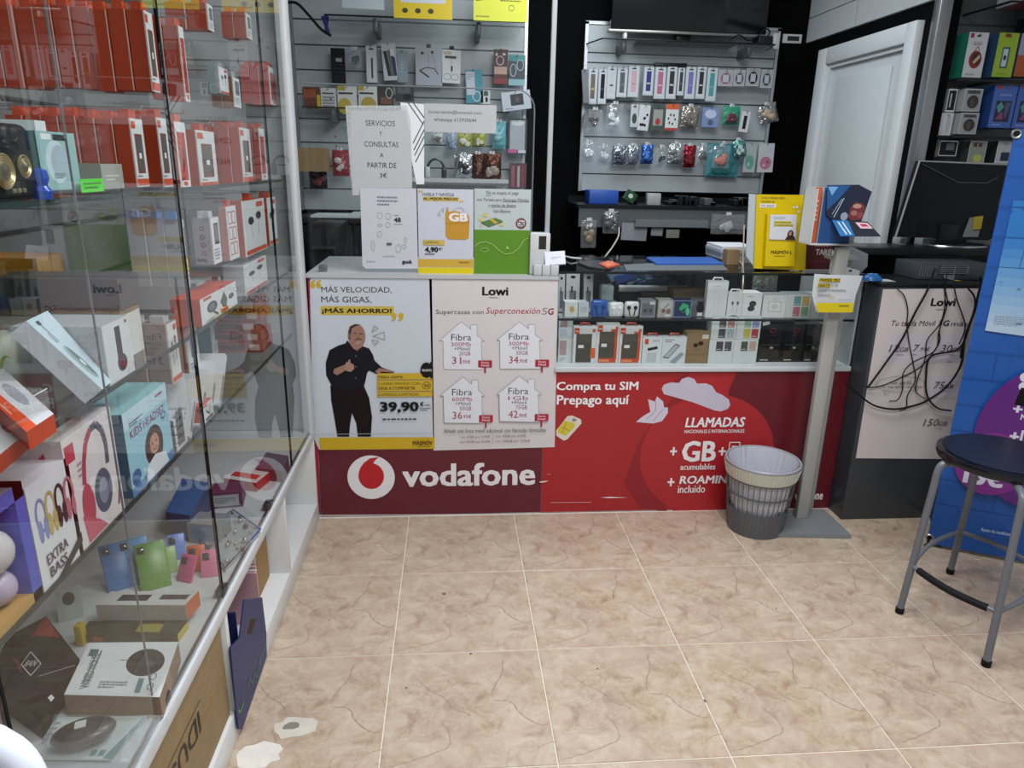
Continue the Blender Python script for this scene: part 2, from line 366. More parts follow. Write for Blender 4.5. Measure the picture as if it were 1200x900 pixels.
# maroon panel
mb = MB(); mb.box(-.366, .566, CY, CY + .004, .004, 1.02, M(maroon, 'plastic')); mb.box(.566, .604, CY, CY + .004, .62, 1.02, M('b9bec2', 'plastic'))
cv = cvY(mb, CY)
cv.pline([(-0.3631,1.0173),(0.1054,1.0211)], .011, 'a8283a'); cv.pline([(-0.3566,1.0173),(-0.3791,0.0244)], .014, 'a0243a')
cv.ell((-0.2535,0.0812,-0.0569,0.281), M(VW, 'plastic'), 40)
cv.ell((-0.2081,0.1275,-0.1016,0.246), M('b81c26', 'plastic'), 32)
cv.poly([(-0.206,0.197),(-0.1992,0.2241),(-0.1826,0.2482),(-0.1572,0.2676),(-0.1185,0.2734),(-0.1328,0.2619),(-0.1432,0.2477),(-0.1462,0.2324),(-0.1341,0.2249),(-0.1725,0.1919)], M('b81c26', 'plastic'))
cv.text((-0.025,0.1368,0.5395,0.2382), 'vodafone', M('e6e4ea', 'plastic'), .035)
cv.pline([(-0.38,0.0091),(0.568,-0.0058)], .004, 'd8cfd0')
build('front_panel', mb, ct, label='dark maroon counter panel with round emblem and white lettering')
# red panel
mb = MB(); mb.box(.567, 1.868, CY - .001, CY + .003, .004, .638, M(red, 'plastic'))
cv = cvY(mb, CY - .001)
W = M('eceaee', 'plastic'); DR = M('641624', 'plastic'); mid = M('8c1a26', 'plastic'); LR = M('aa242c', 'plastic')
cv.poly([(1.174,0.6391),(1.3249,0.6387),(1.3495,0.4193),(1.1833,0.4208),(1.0652,0.1375),(1.1339,-0.006),(1.002,0.0171),(0.929,0.1398),(0.9792,0.3243),(1.0342,0.4222),(1.1079,0.5184),(1.1117,0.6056)], mid)
cv.poly([(1.3793,0.6443),(1.864,0.6429),(1.9234,-0.0213),(1.8099,-0.0189),(1.4444,-0.0091),(1.3637,0.2835),(1.3511,0.5591)], DR)
cv.poly([(1.174,0.6391),(1.3522,0.6386),(1.3452,0.5968),(1.35,0.541),(1.3461,0.4846),(1.2303,0.5016),(1.1462,0.566)], LR)
cv.ell((0.9894,-0.0117,1.5831,0.5403), LR, 48)
cv.ell((0.9975,-0.0203,1.5842,0.5327), LR, 48)
cv.rect((1.1575,-0.0123,1.5075,0.154), LR)
cv.poly([(1.0596,0.5664),(1.0674,0.5838),(1.0935,0.5931),(1.1322,0.5914),(1.1422,0.6086),(1.1684,0.6172),(1.1948,0.6084),(1.21,0.5879),(1.2487,0.5893),(1.2756,0.5773),(1.2958,0.5493),(1.3245,0.5371),(1.3543,0.5168),(1.3634,0.4926),(1.3551,0.4748),(1.3247,0.4636),(1.2966,0.4687),(1.1986,0.5058),(1.0709,0.5426)], M('c3bccf', 'plastic'))
cv.poly([(0.9605,0.4188),(0.9859,0.4429),(1.0192,0.4644),(1.0047,0.5207),(1.035,0.5093),(1.0423,0.5332),(1.0697,0.5107),(1.0776,0.4825),(1.0929,0.4848),(1.0952,0.4582),(1.0733,0.4218),(1.0351,0.4116)], M('cdc8d8', 'plastic'))
cv.pline([(1.0025,0.429),(1.0279,0.4531),(1.0419,0.4723),(1.0387,0.5109)], .002, '8a6a80'); cv.pline([(1.0342,0.4222),(1.0518,0.4464),(1.0762,0.4801)], .002, '8a6a80')
cv.poly([(0.6662,0.448),(0.6851,0.4511),(0.7242,0.4331),(0.7274,0.4153),(0.6707,0.3444),(0.6556,0.338),(0.6223,0.3613),(0.6214,0.384)], M('d9d2c8', 'plastic'))
cv.poly([(0.6555,0.4297),(0.6982,0.4156),(0.7011,0.4026),(0.6624,0.3592),(0.6271,0.3758),(0.6281,0.3896)], M('cdbf3a', 'plastic'))
cv.pline([(0.6414,0.4016),(0.6806,0.381)], .002, '7a6a20'); cv.pline([(0.6635,0.4216),(0.6464,0.3732)], .002, '7a6a20')
cv.ell((0.686,0.4237,0.7052,0.4382), M('8a8480', 'plastic'), 12)
cv.text((0.6147,0.552,0.9591,0.5975), 'Compra tu SIM', W, .03); cv.text((0.6186,0.4872,0.9236,0.5403), 'Prepago aquí', W, .03)
cv.text((1.1753,0.3938,1.4346,0.4366), 'LLAMADAS', W, .035, .1); cv.text((1.1754,0.3664,1.4396,0.3821), 'NACIONALES E INTERNACIONALES', W, .02)
cv.text((1.12,0.2657,1.1502,0.3015), '+', W, .04); cv.text((1.1728,0.2361,1.3246,0.3278), 'GB', W, .04)
cv.text((1.336,0.2628,1.3666,0.2988), '+', W, .04); cv.frame((1.3803,0.2661,1.4261,0.322), .004, W); cv.rect((1.3917,0.2821,1.4108,0.3061), W)
cv.text((1.1719,0.1958,1.3286,0.2241), 'acumulables', W, .02)
cv.text((1.1213,0.1204,1.1518,0.1572), '+', W, .04); cv.text((1.1737,0.1298,1.4281,0.1667), 'ROAMING', W, .035, .1); cv.text((1.1701,0.0858,1.2935,0.1229), 'incluido', W, .02)
cv.rect((1.79, .004, 1.868, .638), DR); cv.text((1.709,0.042,1.8406,0.0841), 'vodafone', W, .035)
cv.pline([(0.6084,0.0512),(0.7878,0.0493)], .0025, 'e0a8a8'); cv.poly([(0.8257,0.0711),(0.8694,0.0746),(0.9499,0.0687),(0.8699,0.0668)], M('e8d0d0', 'plastic')); cv.poly([(0.5578,0.153),(0.5967,0.1557),(0.5814,0.1475),(0.5596,0.1462)], M('e8d0d0', 'plastic')); cv.pline([(0.5879,0.1863),(0.6051,0.1843)], .002, 'e0a8a8')
build('front_panel', mb, ct, label='red counter panel advertising prepaid SIM cards')
# showcase glass
mb = MB(); mb.box(.606, 1.868, 1.352, 1.357, .664, 1.046, GLASS2); build('front_glass', mb, ct)
mb = MB(); mb.box(.604, 1.868, 1.35, 1.89, 1.046, 1.054, GLASS2); mb.box(.604, 1.868, 1.346, 1.3495, 1.045, 1.0545, M('15181a', 'gloss')); build('top_glass', mb, ct)
mb = MB(); mb.box(.61, 1.864, 1.37, 1.72, .855, .861, GLASS2); mb.box(.61, 1.864, 1.366, 1.3697, .853, .862, M('16181a', 'gloss')); build('glass_shelf', mb, ct)
mb = MB(); mb.box(.61, 1.866, 1.87, 1.885, .664, 1.045, M('0e0f11', 'paint')); mb.box(1.858, 1.867, 1.36, 1.87, .664, 1.045, M('aab0b6', 'plastic')); mb.box(.6, .609, 1.36, 1.87, .664, 1.045, M('9aa0a4', 'plastic')); build('side_panel', mb, ct)

# ---- posters on the maroon front ----
def sheet(name, B, Y, color, label, cat='poster', group=None, th=.0012, kind='paper', pts=None):
    mb = MB()
    if pts is None: mb.box(B[0], B[2], Y, Y + th, B[1], B[3], M(color, kind))
    else: mb.plate(cvY(mb, Y), pts, th, M(color, kind))
    cv = cvY(mb, Y); cv.h = .0003
    return mb, cv
PY = 1.357
mb, cv = sheet('poster', None, PY, 'c6ced9', '', pts=[(-0.3571,1.0045),(-0.3829,0.3665),(-0.3621,0.3097),(0.1104,0.3074),(0.1087,1.0214),(-0.353,1.0176)])
Y_ = 'c9a71e'; BK = '17171a'
cv.poly([(-0.3597,0.3634),(0.1123,0.3599),(0.1117,0.3077),(-0.3586,0.309)], Y_)
cv.rect((-0.3226,0.8742,-0.0401,0.9097), 'c9b04a')
cv.text((-0.3154,0.9604,-0.0466,0.9912), 'MÁS VELOCIDAD,', '26262c', -.008); cv.text((-0.3176,0.921,-0.1264,0.9537), 'MÁS GIGAS,', '26262c', -.008); cv.text((-0.317,0.8783,-0.049,0.9048), '¡MÁS AHORRO!', BK, .035)
for x in (36, 62, 424, 456):
    top = x < 100; y = 76 if top else 240
    if top: cv.ell((-0.3555,0.9788,-0.3366,0.9997), Y_, 14) if x == 36 else cv.ell((-0.3334,0.9789,-0.3145,0.9998), Y_, 14)
    else: cv.ell((-0.0512,0.8639,-0.0301,0.8839), Y_, 14) if x == 424 else cv.ell((-0.0244,0.864,-0.0033,0.884), Y_, 14)
cv.poly([(-0.3554,0.99),(-0.353,1.0044),(-0.3383,1.0126),(-0.3355,1.0078),(-0.3454,0.9997),(-0.3476,0.9884)], Y_); cv.poly([(-0.3334,0.9901),(-0.331,1.0046),(-0.3164,1.0127),(-0.3135,1.008),(-0.3234,0.9998),(-0.3256,0.9886)], Y_)
cv.poly([(-0.0301,0.874),(-0.0337,0.8589),(-0.0486,0.8505),(-0.0517,0.8555),(-0.0401,0.8639),(-0.0381,0.8756)], Y_); cv.poly([(-0.0033,0.8741),(-0.0069,0.859),(-0.0218,0.8506),(-0.0249,0.8556),(-0.0133,0.864),(-0.0114,0.8757)], Y_)
# printed figure: bald man in a dark shirt pointing
SK = '9c7566'
cv.poly([(-0.3015,0.587),(-0.1693,0.5864),(-0.1498,0.5332),(-0.1411,0.4523),(-0.1494,0.3656),(-0.2019,0.3662),(-0.2061,0.4257),(-0.221,0.4692),(-0.2317,0.4168),(-0.2374,0.3666),(-0.2846,0.3671),(-0.2924,0.4446),(-0.3015,0.5252)], '1b1015')
cv.poly([(-0.2268,0.7728),(-0.2068,0.7491),(-0.1879,0.7338),(-0.1757,0.7525),(-0.1419,0.7406),(-0.1281,0.7149),(-0.1224,0.6908),(-0.0953,0.6631),(-0.0462,0.6438),(-0.0481,0.6368),(-0.1013,0.6335),(-0.1178,0.6353),(-0.1454,0.6493),(-0.154,0.6389),(-0.162,0.6039),(-0.1696,0.5793),(-0.2394,0.5744),(-0.2951,0.5834),(-0.3155,0.6307),(-0.3142,0.6825),(-0.2968,0.7338),(-0.2618,0.7525),(-0.2338,0.761)], '17171f')
cv.poly([(-0.2872,0.6393),(-0.283,0.6566),(-0.2496,0.6703),(-0.2363,0.6755),(-0.2306,0.6564),(-0.251,0.6426),(-0.2729,0.6305)], SK)
cv.poly([(-0.2418,0.6634),(-0.2359,0.6824),(-0.2276,0.6858),(-0.2222,0.6961),(-0.2175,0.6927),(-0.2179,0.6823),(-0.2037,0.672),(-0.2043,0.6564),(-0.218,0.6443),(-0.2359,0.6478)], 'a88070')
cv.poly([(-0.1224,0.6457),(-0.1054,0.6596),(-0.0807,0.6561),(-0.0445,0.6455),(-0.048,0.6403),(-0.0811,0.6439),(-0.096,0.6439),(-0.1096,0.6335)], SK)
cv.poly([(-0.2157,0.7661),(-0.1758,0.7491),(-0.188,0.7303),(-0.2055,0.7406)], '8c6658')
cv.ell((-0.2196,0.7372,-0.1547,0.8384), SK, 26, -.08)
cv.poly([(-0.2208,0.7796),(-0.2203,0.8082),(-0.2128,0.83),(-0.1931,0.8392),(-0.1721,0.8376),(-0.1836,0.8334),(-0.205,0.8233),(-0.2109,0.8015),(-0.2137,0.7762)], '3a2c28')
cv.ell((-0.2226,0.783,-0.2129,0.8032), '8c6658', 10)
cv.poly([(-0.1931,0.7644),(-0.1847,0.7712),(-0.1717,0.7695),(-0.1719,0.7644),(-0.1836,0.7576),(-0.1917,0.7593)], 'a88c80'); cv.pline([(-0.1975,0.7745),(-0.1842,0.7813),(-0.1698,0.7763)], .004, '4a3a36')
cv.pline([(-0.1996,0.8015),(-0.1882,0.8032)], .003, '3a2c28'); cv.pline([(-0.1785,0.8016),(-0.1656,0.7999)], .003, '3a2c28'); cv.pline([(-0.182,0.7965),(-0.1792,0.7847),(-0.1842,0.783)], .002, '7a5548')
for p in ([(-0.1279,0.8084),(-0.1173,0.8336),(-0.1031,0.8219)], [(-0.1253,0.7915),(-0.0808,0.8085),(-0.0785,0.7763)], [(-0.1291,0.7763),(-0.1033,0.7695),(-0.1185,0.7542)]): cv.pline(p, .002, '7a8468', True)
for b in ((-0.1971,0.7072,-0.1913,0.7132), (-0.199,0.6624,-0.1933,0.6685), (-0.2027,0.6155,-0.1969,0.6216)): cv.ell(b, '6a6a74', 8)
cv.rect((-0.114,0.6121,0.107,0.6384), 'c9a92a'); cv.rect((-0.1154,0.5626,0.1065,0.6086), 'c9a92a'); cv.rect((-0.1166,0.5394,0.106,0.559), 'c9a92a')
cv.text((-0.11,0.6167,-0.0119,0.6281), 'FIBRA 600Mb', '3a3210', .02); cv.text((-0.1109,0.5893,0.0562,0.6025), '2 LÍNEAS MÓVILES CON', '3a3210', 0); cv.text((-0.1116,0.569,0.0373,0.5822), '50GB A COMPARTIR', '3a3210', .02); cv.text((-0.1125,0.5431,0.0503,0.5547), 'LLAMADAS ILIMITADAS', '3a3210', 0)
cv.ring((0.0661,0.571,0.0981,0.6012), .002, '3a3210'); cv.text((0.0728,0.5799,0.093,0.5923), '5G', '3a3210', .03)
cv.ell((0.0588,0.6188,0.1073,0.6835), BK, 24); cv.rect((0.0972,0.617,0.109,0.6852), BK); cv.text((0.0655,0.646,0.1039,0.6556), 'NUEVO', 'd8d8d8', .03)
cv.text((-0.1076,0.4713,0.0493,0.5163), '39,90', BK, .05); cv.text((0.0546,0.4995,0.0699,0.5157), '€', BK, .05); cv.text((0.0715,0.4984,0.097,0.5065), '/MES', BK, 0); cv.fake((0.0542,0.4777,0.1001,0.4922), '55585e', 2)
cv.fake((-0.0992,0.4384,0.0893,0.4466), '3a3c42', 1, .8); cv.text((0.0225,0.3289,0.1034,0.3493), 'MÁSMÓV', '2a2408', .03); cv.fake((0.0428,0.3194,0.1032,0.3231), '5a4c10', 1, .8)
cv.pline([(-0.3646,0.3799),(0.1074,0.3804)], .0022, 'aab2bc')
build('poster', mb, None, 'pale blue fibre poster with bald man in dark shirt and yellow foot on maroon counter', 'poster')

mb, cv = sheet('poster', None, PY, 'd2cdd0', '', pts=[(0.0988,1.018),(0.1067,0.2998),(0.6177,0.3088),(0.6036,1.0288)])
cv.text((0.3047,0.9556,0.4082,0.9886), 'Lowi', '1a1a1c', .045); cv.fake((0.3328,0.9424,0.379,0.9507), '77777c', 1, .5)
cv.text((0.1229,0.8741,0.312,0.8983), 'Supercasas con', '35353a', .012); cv.text((0.3186,0.874,0.5332,0.9077), 'Superconexión', 'a3243a', -.01, .2); cv.text((0.5432,0.8796,0.565,0.9066), '5', '8a8a8e', -.02, .1); cv.text((0.5667,0.8797,0.5902,0.9051), 'G', '8c2038', .03, .1)
for x0, y0, nb, gb, pr in ((60, 272, '300Mb', '20GB', '31'), (335, 272, '300Mb', '50GB', '34'), (65, 535, '600Mb', '50GB', '36'), (340, 532, '1Gb', '75GB', '42')):
    H_ = {(60, 272): [(0.1349,0.7714),(0.2221,0.8497),(0.2611,0.8194),(0.261,0.8363),(0.2859,0.8381),(0.2861,0.7938),(0.3164,0.7699),(0.303,0.7716),(0.3073,0.6507),(0.1522,0.6528),(0.1498,0.7732)],
          (335, 272): [(0.3649,0.7751),(0.4548,0.8504),(0.4916,0.8216),(0.4912,0.8386),(0.518,0.8404),(0.5193,0.7976),(0.5505,0.7753),(0.537,0.7735),(0.5459,0.6545),(0.3802,0.6549),(0.3767,0.7751)],
          (65, 535): [(0.1361,0.5422),(0.2296,0.6218),(0.2652,0.5915),(0.2652,0.6075),(0.2906,0.6092),(0.2926,0.5628),(0.3202,0.5393),(0.3065,0.5412),(0.3109,0.4208),(0.1522,0.4241),(0.1497,0.5421)],
          (340, 532): [(0.3682,0.5462),(0.4593,0.6246),(0.4961,0.5959),(0.4957,0.6102),(0.5214,0.6136),(0.5245,0.5688),(0.5529,0.5451),(0.5391,0.5452),(0.5464,0.4242),(0.382,0.4294),(0.3785,0.5461)]}[(x0, y0)]
    B_ = {(60, 272): (0.1511,0.6553,0.3067,0.8023), (335, 272): (0.3815,0.6582,0.5391,0.8061), (65, 535): (0.1527,0.4197,0.312,0.5738), (340, 532): (0.3826,0.4231,0.5439,0.5781)}[(x0, y0)]
    cv.poly(H_, 'dcdfe8'); cv.pline(H_, .0018, '8a8c94', True)
    a, b, c_, d_ = B_; w_, h_ = c_ - a, d_ - b
    q = lambda u0, v0, u1, v1: (a + w_ * u0, b + h_ * v0, a + w_ * u1, b + h_ * v1)
    cv.text(q(.2, .80, .72, .98), 'Fibra', '3c3c42', .01); cv.text(q(.2, .64, .72, .75), nb, '9a3a52', .012)
    cv.text(q(.28, .52, .68, .62), '+Móvil', '55555c', 0); cv.text(q(.4, .38, .7, .49), gb, '9a5a6a', 0); cv.text(q(.22, .14, .46, .34), pr, 'a02c44', 0); cv.text(q(.47, .14, .7, .26), ',95€', 'a02c44', 0)
    cv.pline([(a + w_ * 1.08, b + h_ * .12), (a + w_ * 1.08, b - h_ * .12)], .007, 'a01c34'); cv.rect(q(.9, .04, 1.26, .24), 'a81c34'); cv.text(q(.98, .15, 1.18, .21), 'Precio', 'e8d8dc', .02); cv.text(q(.98, .07, 1.18, .13), 'Final', 'e8d8dc', .02)
cv.text((0.1502,0.3805,0.5775,0.3981), 'Añade una línea móvil adicional con llamadas ilimitadas', '4a4a50', .01)
cv.text((0.2192,0.3543,0.3428,0.3674), 'con 5GB por 5,95€', '4a4a50', .012); cv.text((0.3655,0.3554,0.4937,0.3695), 'con 10GB por 6,95€', '4a4a50', .012)
cv.text((0.2157,0.3318,0.3448,0.345), 'con 50GB por 8,95€', '6a3a48', .012); cv.text((0.3658,0.3328,0.5119,0.3469), 'con 100GB por 14,95€', '6a3a48', .012); cv.pline([(0.3549,0.3693),(0.3554,0.3319)], .0015, '77777c')
build('poster', mb, None, 'cream poster of four house outlines with fibre prices on maroon counter', 'poster')

# ---- upright glass screen on the left half of the counter ----
GY = 1.40
sg = thing('glass_screen', 'upright clear glass screen with rounded corner standing on the left counter', 'screen', (.07, GY, 1.035))
xr, zt, r_ = .497, 1.715, .07
pts = [(-.362, 1.036), (xr, 1.036)] + [(xr - r_ + r_ * math.cos(R(a)), zt - r_ + r_ * math.sin(R(a))) for a in range(0, 91, 15)] + [(-.362, zt)]
mb = MB(); mb.plate(cvY(mb, GY), pts, .006, GLASS2); build('glass_pane', mb, sg)
mb = MB(); mb.tube([(x, GY + .003, z) for x, z in pts[1:]], .0028, M('6f777c', 'plastic'), 6); build('glass_edge', mb, sg)
for x in (-.33, .455): mb = MB(); mb.rbox(x, x + .03, GY + .0065, GY + .03, 1.036, 1.06, M('8a8f94', 'metal'), .002); build('clamp', mb, sg)
# papers taped to it
SY = 1.396
def glued(B=None, col='d9dce0', pts=None, Y=SY):
    mb = MB()
    if pts is None: pts = [(B[0], B[1]), (B[2], B[1]), (B[2], B[3]), (B[0], B[3])]
    mb.plate(cvY(mb, Y), pts, .001, M(col, 'paper')); cv = cvY(mb, Y); cv.h = .0003; return mb, cv
mb = MB(); mb.plate(cvY(mb, SY), [(-0.1979,1.6426),(0.0244,1.6485),(0.0384,1.5957),(0.0381,1.3582),(0.0331,1.3428),(-0.1541,1.3456),(-0.186,1.3253)], .0008, FOGGY)
cv = cvY(mb, SY); cv.poly([(-0.183,1.6259),(0.0194,1.6298),(0.0358,1.5448),(0.035,1.3581),(-0.1569,1.3531),(-0.161,1.3272),(-0.1843,1.3268)], M('b9bcbf', 'paper'))
T_ = '2e3034'
cv.text((-0.1276,1.5748,-0.0198,1.5944), 'SERVICIOS', T_); cv.text((-0.0788,1.5407,-0.0681,1.5567), 'Y', T_); cv.text((-0.1351,1.5019,-0.0095,1.521), 'CONSULTAS', T_); cv.text((-0.079,1.4657,-0.066,1.4813), 'A', T_); cv.text((-0.1257,1.4278,-0.0192,1.4464), 'PARTIR DE', T_); cv.text((-0.0815,1.3926,-0.0543,1.4099), '3€', T_)
for k in range(9):
    z = 1.66 - k * .0325; cv.ell((-.252 + k * .0022, z, -.245 + k * .0022, z + .008), '3a3c40', 8)
build('paper_sign', mb, None, 'punched plastic sleeve holding sheet reading SERVICIOS Y CONSULTAS on glass screen', 'sign')
mb, cv = glued((0.0884,1.5592,0.354,1.658), 'b0b5b8')
cv.text((0.104,1.6214,0.2994,1.6359), 'loczarabids@hotmail.com', '3c4044', .012); cv.text((0.1221,1.5938,0.2795,1.6098), 'whatsapp 612930644', '3c4044', .012)
build('paper_sign', mb, None, 'grey paper strip with an email address and telephone number on glass screen', 'sign')
mb, cv = glued(pts=[(0.0008,1.6586),(0.0876,1.6551),(0.0832,1.3712),(0.0543,1.3707)], col='dfe4e8', Y=1.3975)
for p in ([(0.0287,1.6594),(0.0834,1.5842)], [(0.0473,1.6599),(0.0869,1.608)], [(0.0444,1.5175),(0.0867,1.5962)], [(0.0471,1.4934),(0.0863,1.5664)], [(0.0499,1.4752),(0.0859,1.5425)], [(0.0526,1.4509),(0.0854,1.5124)]): cv.pline(p, .0035, '2c3034')
build('paper_sign', mb, None, 'narrow white sheet with black diagonal lines behind the punched sleeve', 'sign')
mb, cv = glued(pts=[(-0.1569,1.3531),(0.0537,1.3554),(0.0545,1.0528),(-0.1463,1.051),(-0.1594,1.0622)], col='c6c8d2', Y=1.3945)
cv.fake((-0.0948,1.2876,-0.018,1.3275), '77798a', 3, .5); cv.text((-0.0341,1.2291,-0.0072,1.2463), '48', '26262c', .045); cv.fake((-0.0321,1.251,-0.0005,1.2572), '66687a', 1); cv.pline([(-0.0346,1.2211),(-0.0013,1.2215)], .002, '66687a')
for b in ((-0.0967,1.2406,-0.0763,1.2639), (-0.0653,1.2395,-0.0448,1.2628), (-0.0964,1.2125,-0.079,1.2219), (-0.0647,1.2098,-0.0489,1.2286), (-0.0976,1.1715,-0.0817,1.1936), (0.0021,1.1537,0.0133,1.1712), (-0.1229,1.122,-0.1102,1.1586), (-0.0291,1.1151,-0.0099,1.1454), (-0.0033,1.1298,0.0111,1.1457)): cv.ring(b, .0016, '9a9cab')
cv.rect((-0.0638,1.1418,-0.0446,1.1514), '55576a'); cv.fake((-0.0829,1.097,-0.0268,1.1019), '8a8c9a', 1); cv.fake((-0.1428,1.0755,-0.0771,1.082), '9a9cab', 1); cv.text((-0.0064,1.0687,0.0323,1.0865), 'guuk', '1c1c20', .045)
build('paper_sign', mb, None, 'white leaflet with number 48 and faint line drawings on the glass screen', 'leaflet')
mb, cv = glued((0.058,1.0301,0.2705,1.3555), 'c3c8d4', Y=1.3945)
cv.rect((0.0553,1.0301,0.2712,1.0579), 'd8c400'); cv.rect((0.0558,1.0596,0.271,1.0905), 'c9a43a'); cv.text((0.2153,1.075,0.2563,1.0831), 'MÁSMÓV', '4a3a10', .03)
cv.rect((0.0776,1.3105,0.2141,1.3259), 'c9ae58'); cv.text((0.0779,1.3289,0.1966,1.3412), 'HABLA Y NAVEGA', '3c3c44'); cv.text((0.0792,1.312,0.2109,1.3236), 'AL MEJOR PRECIO', '26240c', .04)
cv.ell((0.2157,1.3071,0.222,1.3148), 'c9a43a', 10); cv.ell((0.2252,1.3072,0.2316,1.315), 'c9a43a', 10); cv.ell((0.0623,1.3414,0.0686,1.3506), 'c9a43a', 10); cv.ell((0.071,1.3416,0.0773,1.3508), 'c9a43a', 10)
cv.ring((0.1948,1.2445,0.238,1.2884), .004, 'b8bcc8')
cv.poly([(0.1628,1.2657),(0.1693,1.2783),(0.1788,1.2706),(0.1932,1.2755),(0.2493,1.2639),(0.2558,1.2451),(0.2527,1.1737),(0.2414,1.1671),(0.175,1.1679),(0.1638,1.1805)], 'c08e2e'); cv.poly([(0.1661,1.2782),(0.1694,1.2907),(0.1741,1.283),(0.1724,1.2705)], 'c08e2e')
cv.text((0.1755,1.2366,0.2493,1.2664), 'GB', 'e4e4ea', .06); cv.pline([(0.1625,1.2264),(0.2542,1.2325)], .0016, '9c7020')
for p in ([(0.1324,1.2589),(0.1405,1.2731),(0.1436,1.256)], [(0.147,1.2795),(0.1566,1.2843),(0.1549,1.2702)]): cv.pline(p, .0015, '9aa0ac', True)
cv.rect((0.0766,1.1448,0.1588,1.164), 'c9ae58'); cv.text((0.0782,1.1495,0.1362,1.1607), 'LLAMADAS', '4a3a10'); cv.text((0.0826,1.1158,0.1343,1.1367), '4,90', '1c1c22', .05); cv.text((0.1359,1.1258,0.1505,1.1355), '€/', '1c1c22', .03); cv.fake((0.0823,1.1078,0.1536,1.1127), '3a3c44', 1, .8)
build('paper_sign', mb, None, 'tariff sheet with mustard bag drawing and yellow foot on the glass screen', 'leaflet')
mb, cv = glued((0.2737,1.0287,0.4922,1.3594), 'b4c0c0', Y=1.3945)
cv.rect((0.2741,1.0287,0.4944,1.2057), '57871c')
cv.text((0.3193,1.3346,0.4445,1.3517), 'No se acepta el pago', '2a3030'); cv.text((0.2827,1.3098,0.4839,1.3253), 'con Tarjeta para Recargas Móviles', '2a3030', .01); cv.text((0.3278,1.2894,0.4343,1.3051), 'y envíos de dinero', '2a3030', .01); cv.text((0.3474,1.2706,0.4137,1.2832), 'Solo Efectivo', '2a3030')
cv.pline([(0.3178,1.3343),(0.3386,1.3347)], .0015, '2a3030'); cv.pline([(0.3807,1.3113),(0.4841,1.313)], .0012, '2a3030'); cv.pline([(0.3375,1.2911),(0.4344,1.2926)], .0012, '2a3030')
cv.poly([(0.301,1.2347),(0.3542,1.2513),(0.3835,1.2407),(0.3303,1.2209)], '4c7a3c'); cv.poly([(0.33,1.2462),(0.3429,1.2495),(0.3674,1.2325),(0.3545,1.2276)], 'c0a040'); cv.pline([(0.301,1.2316),(0.3303,1.2177),(0.3836,1.2375)], .003, '3c6030')
for b in ((0.2912,1.2363,0.309,1.2521), (0.3072,1.2539,0.325,1.2696), (0.3708,1.22,0.3886,1.2327), (0.2946,1.2173,0.306,1.2252)): cv.ell(b, 'c8bc6c', 12)
cv.ring((0.4374,1.2147,0.4733,1.2496), .005, '7a2430'); cv.rect((0.4423,1.2211,0.4684,1.2433), 'c8ccd0'); cv.text((0.4438,1.2322,0.4666,1.2401), 'No', '2c2c30', .05); cv.text((0.444,1.2226,0.4669,1.229), 'tarj', '2c2c30', .05); cv.pline([(0.442,1.2431),(0.4703,1.2213)], .003, '7a2430')
cv.pline([(0.2756,1.1419),(0.2951,1.1566),(0.3211,1.1601),(0.3474,1.1492),(0.369,1.1284),(0.3972,1.1125),(0.4251,1.1177),(0.4494,1.1374),(0.4684,1.1684),(0.4862,1.1766)], .003, '9cba70'); cv.ring((0.2985,1.1213,0.3313,1.1359), .002, '9cba70'); cv.poly([(0.3984,1.1336),(0.4015,1.1482),(0.4065,1.1402),(0.4132,1.1338)], '9cba70')
build('paper_sign', mb, None, 'notice refusing card payments above a plain green half on the glass screen', 'sign')

# metal post beside the screen
mb = MB(); mb.rbox((0.551,1.36,1.7287)[0], (0.551,1.36,1.7287)[0] + .018, 1.40, 1.418, 1.036, 2.8, M('aab2b6', 'plastic'), .002)
build('support_post', mb, None, 'thin white vertical post rising from the counter beside the glass screen', 'post')
# white card holder
ch = thing('card_holder', 'white plastic holder with dark slot and stack of cards on the counter', 'card holder', (.555, 1.40, 1.035))
mb = MB(); a = (0.4915,1.0502,0.5704,1.1972); mb.rbox(a[0], a[2], 1.375, 1.43, 1.036, a[3], M('c4c8cc', 'plastic'), .004); cv = cvY(mb, 1.375); cv.rect((0.5248,1.1349,0.5543,1.1862), M('2a2620', 'plastic')); build('body', mb, ch)
mb = MB(); a = (0.5051,1.028,0.6057,1.077)
for k in range(3): mb.rbox(a[0] + (a[2] - a[0]) * k / 3 + .001, a[0] + (a[2] - a[0]) * (k + 1) / 3 - .001, 1.352, 1.373, 1.0362, a[3], M('c0c4c8', 'plastic'), .002)
build('tray', mb, ch)
mb = MB(); mb.T = rot_about((.58, 1.36, a[3]), y=R(-4), x=R(-20)); mb.box(.552, .632, 1.356, 1.37, a[3], a[3] + .052, M('d8dcea', 'paper')); cv = face(mb, 'ny', .552, .632, 1.356, 1.37, a[3], a[3] + .052); cv.fake((.3, .4, .8, .6), '8a8ca0', 2); build('card_stack', mb, ch)


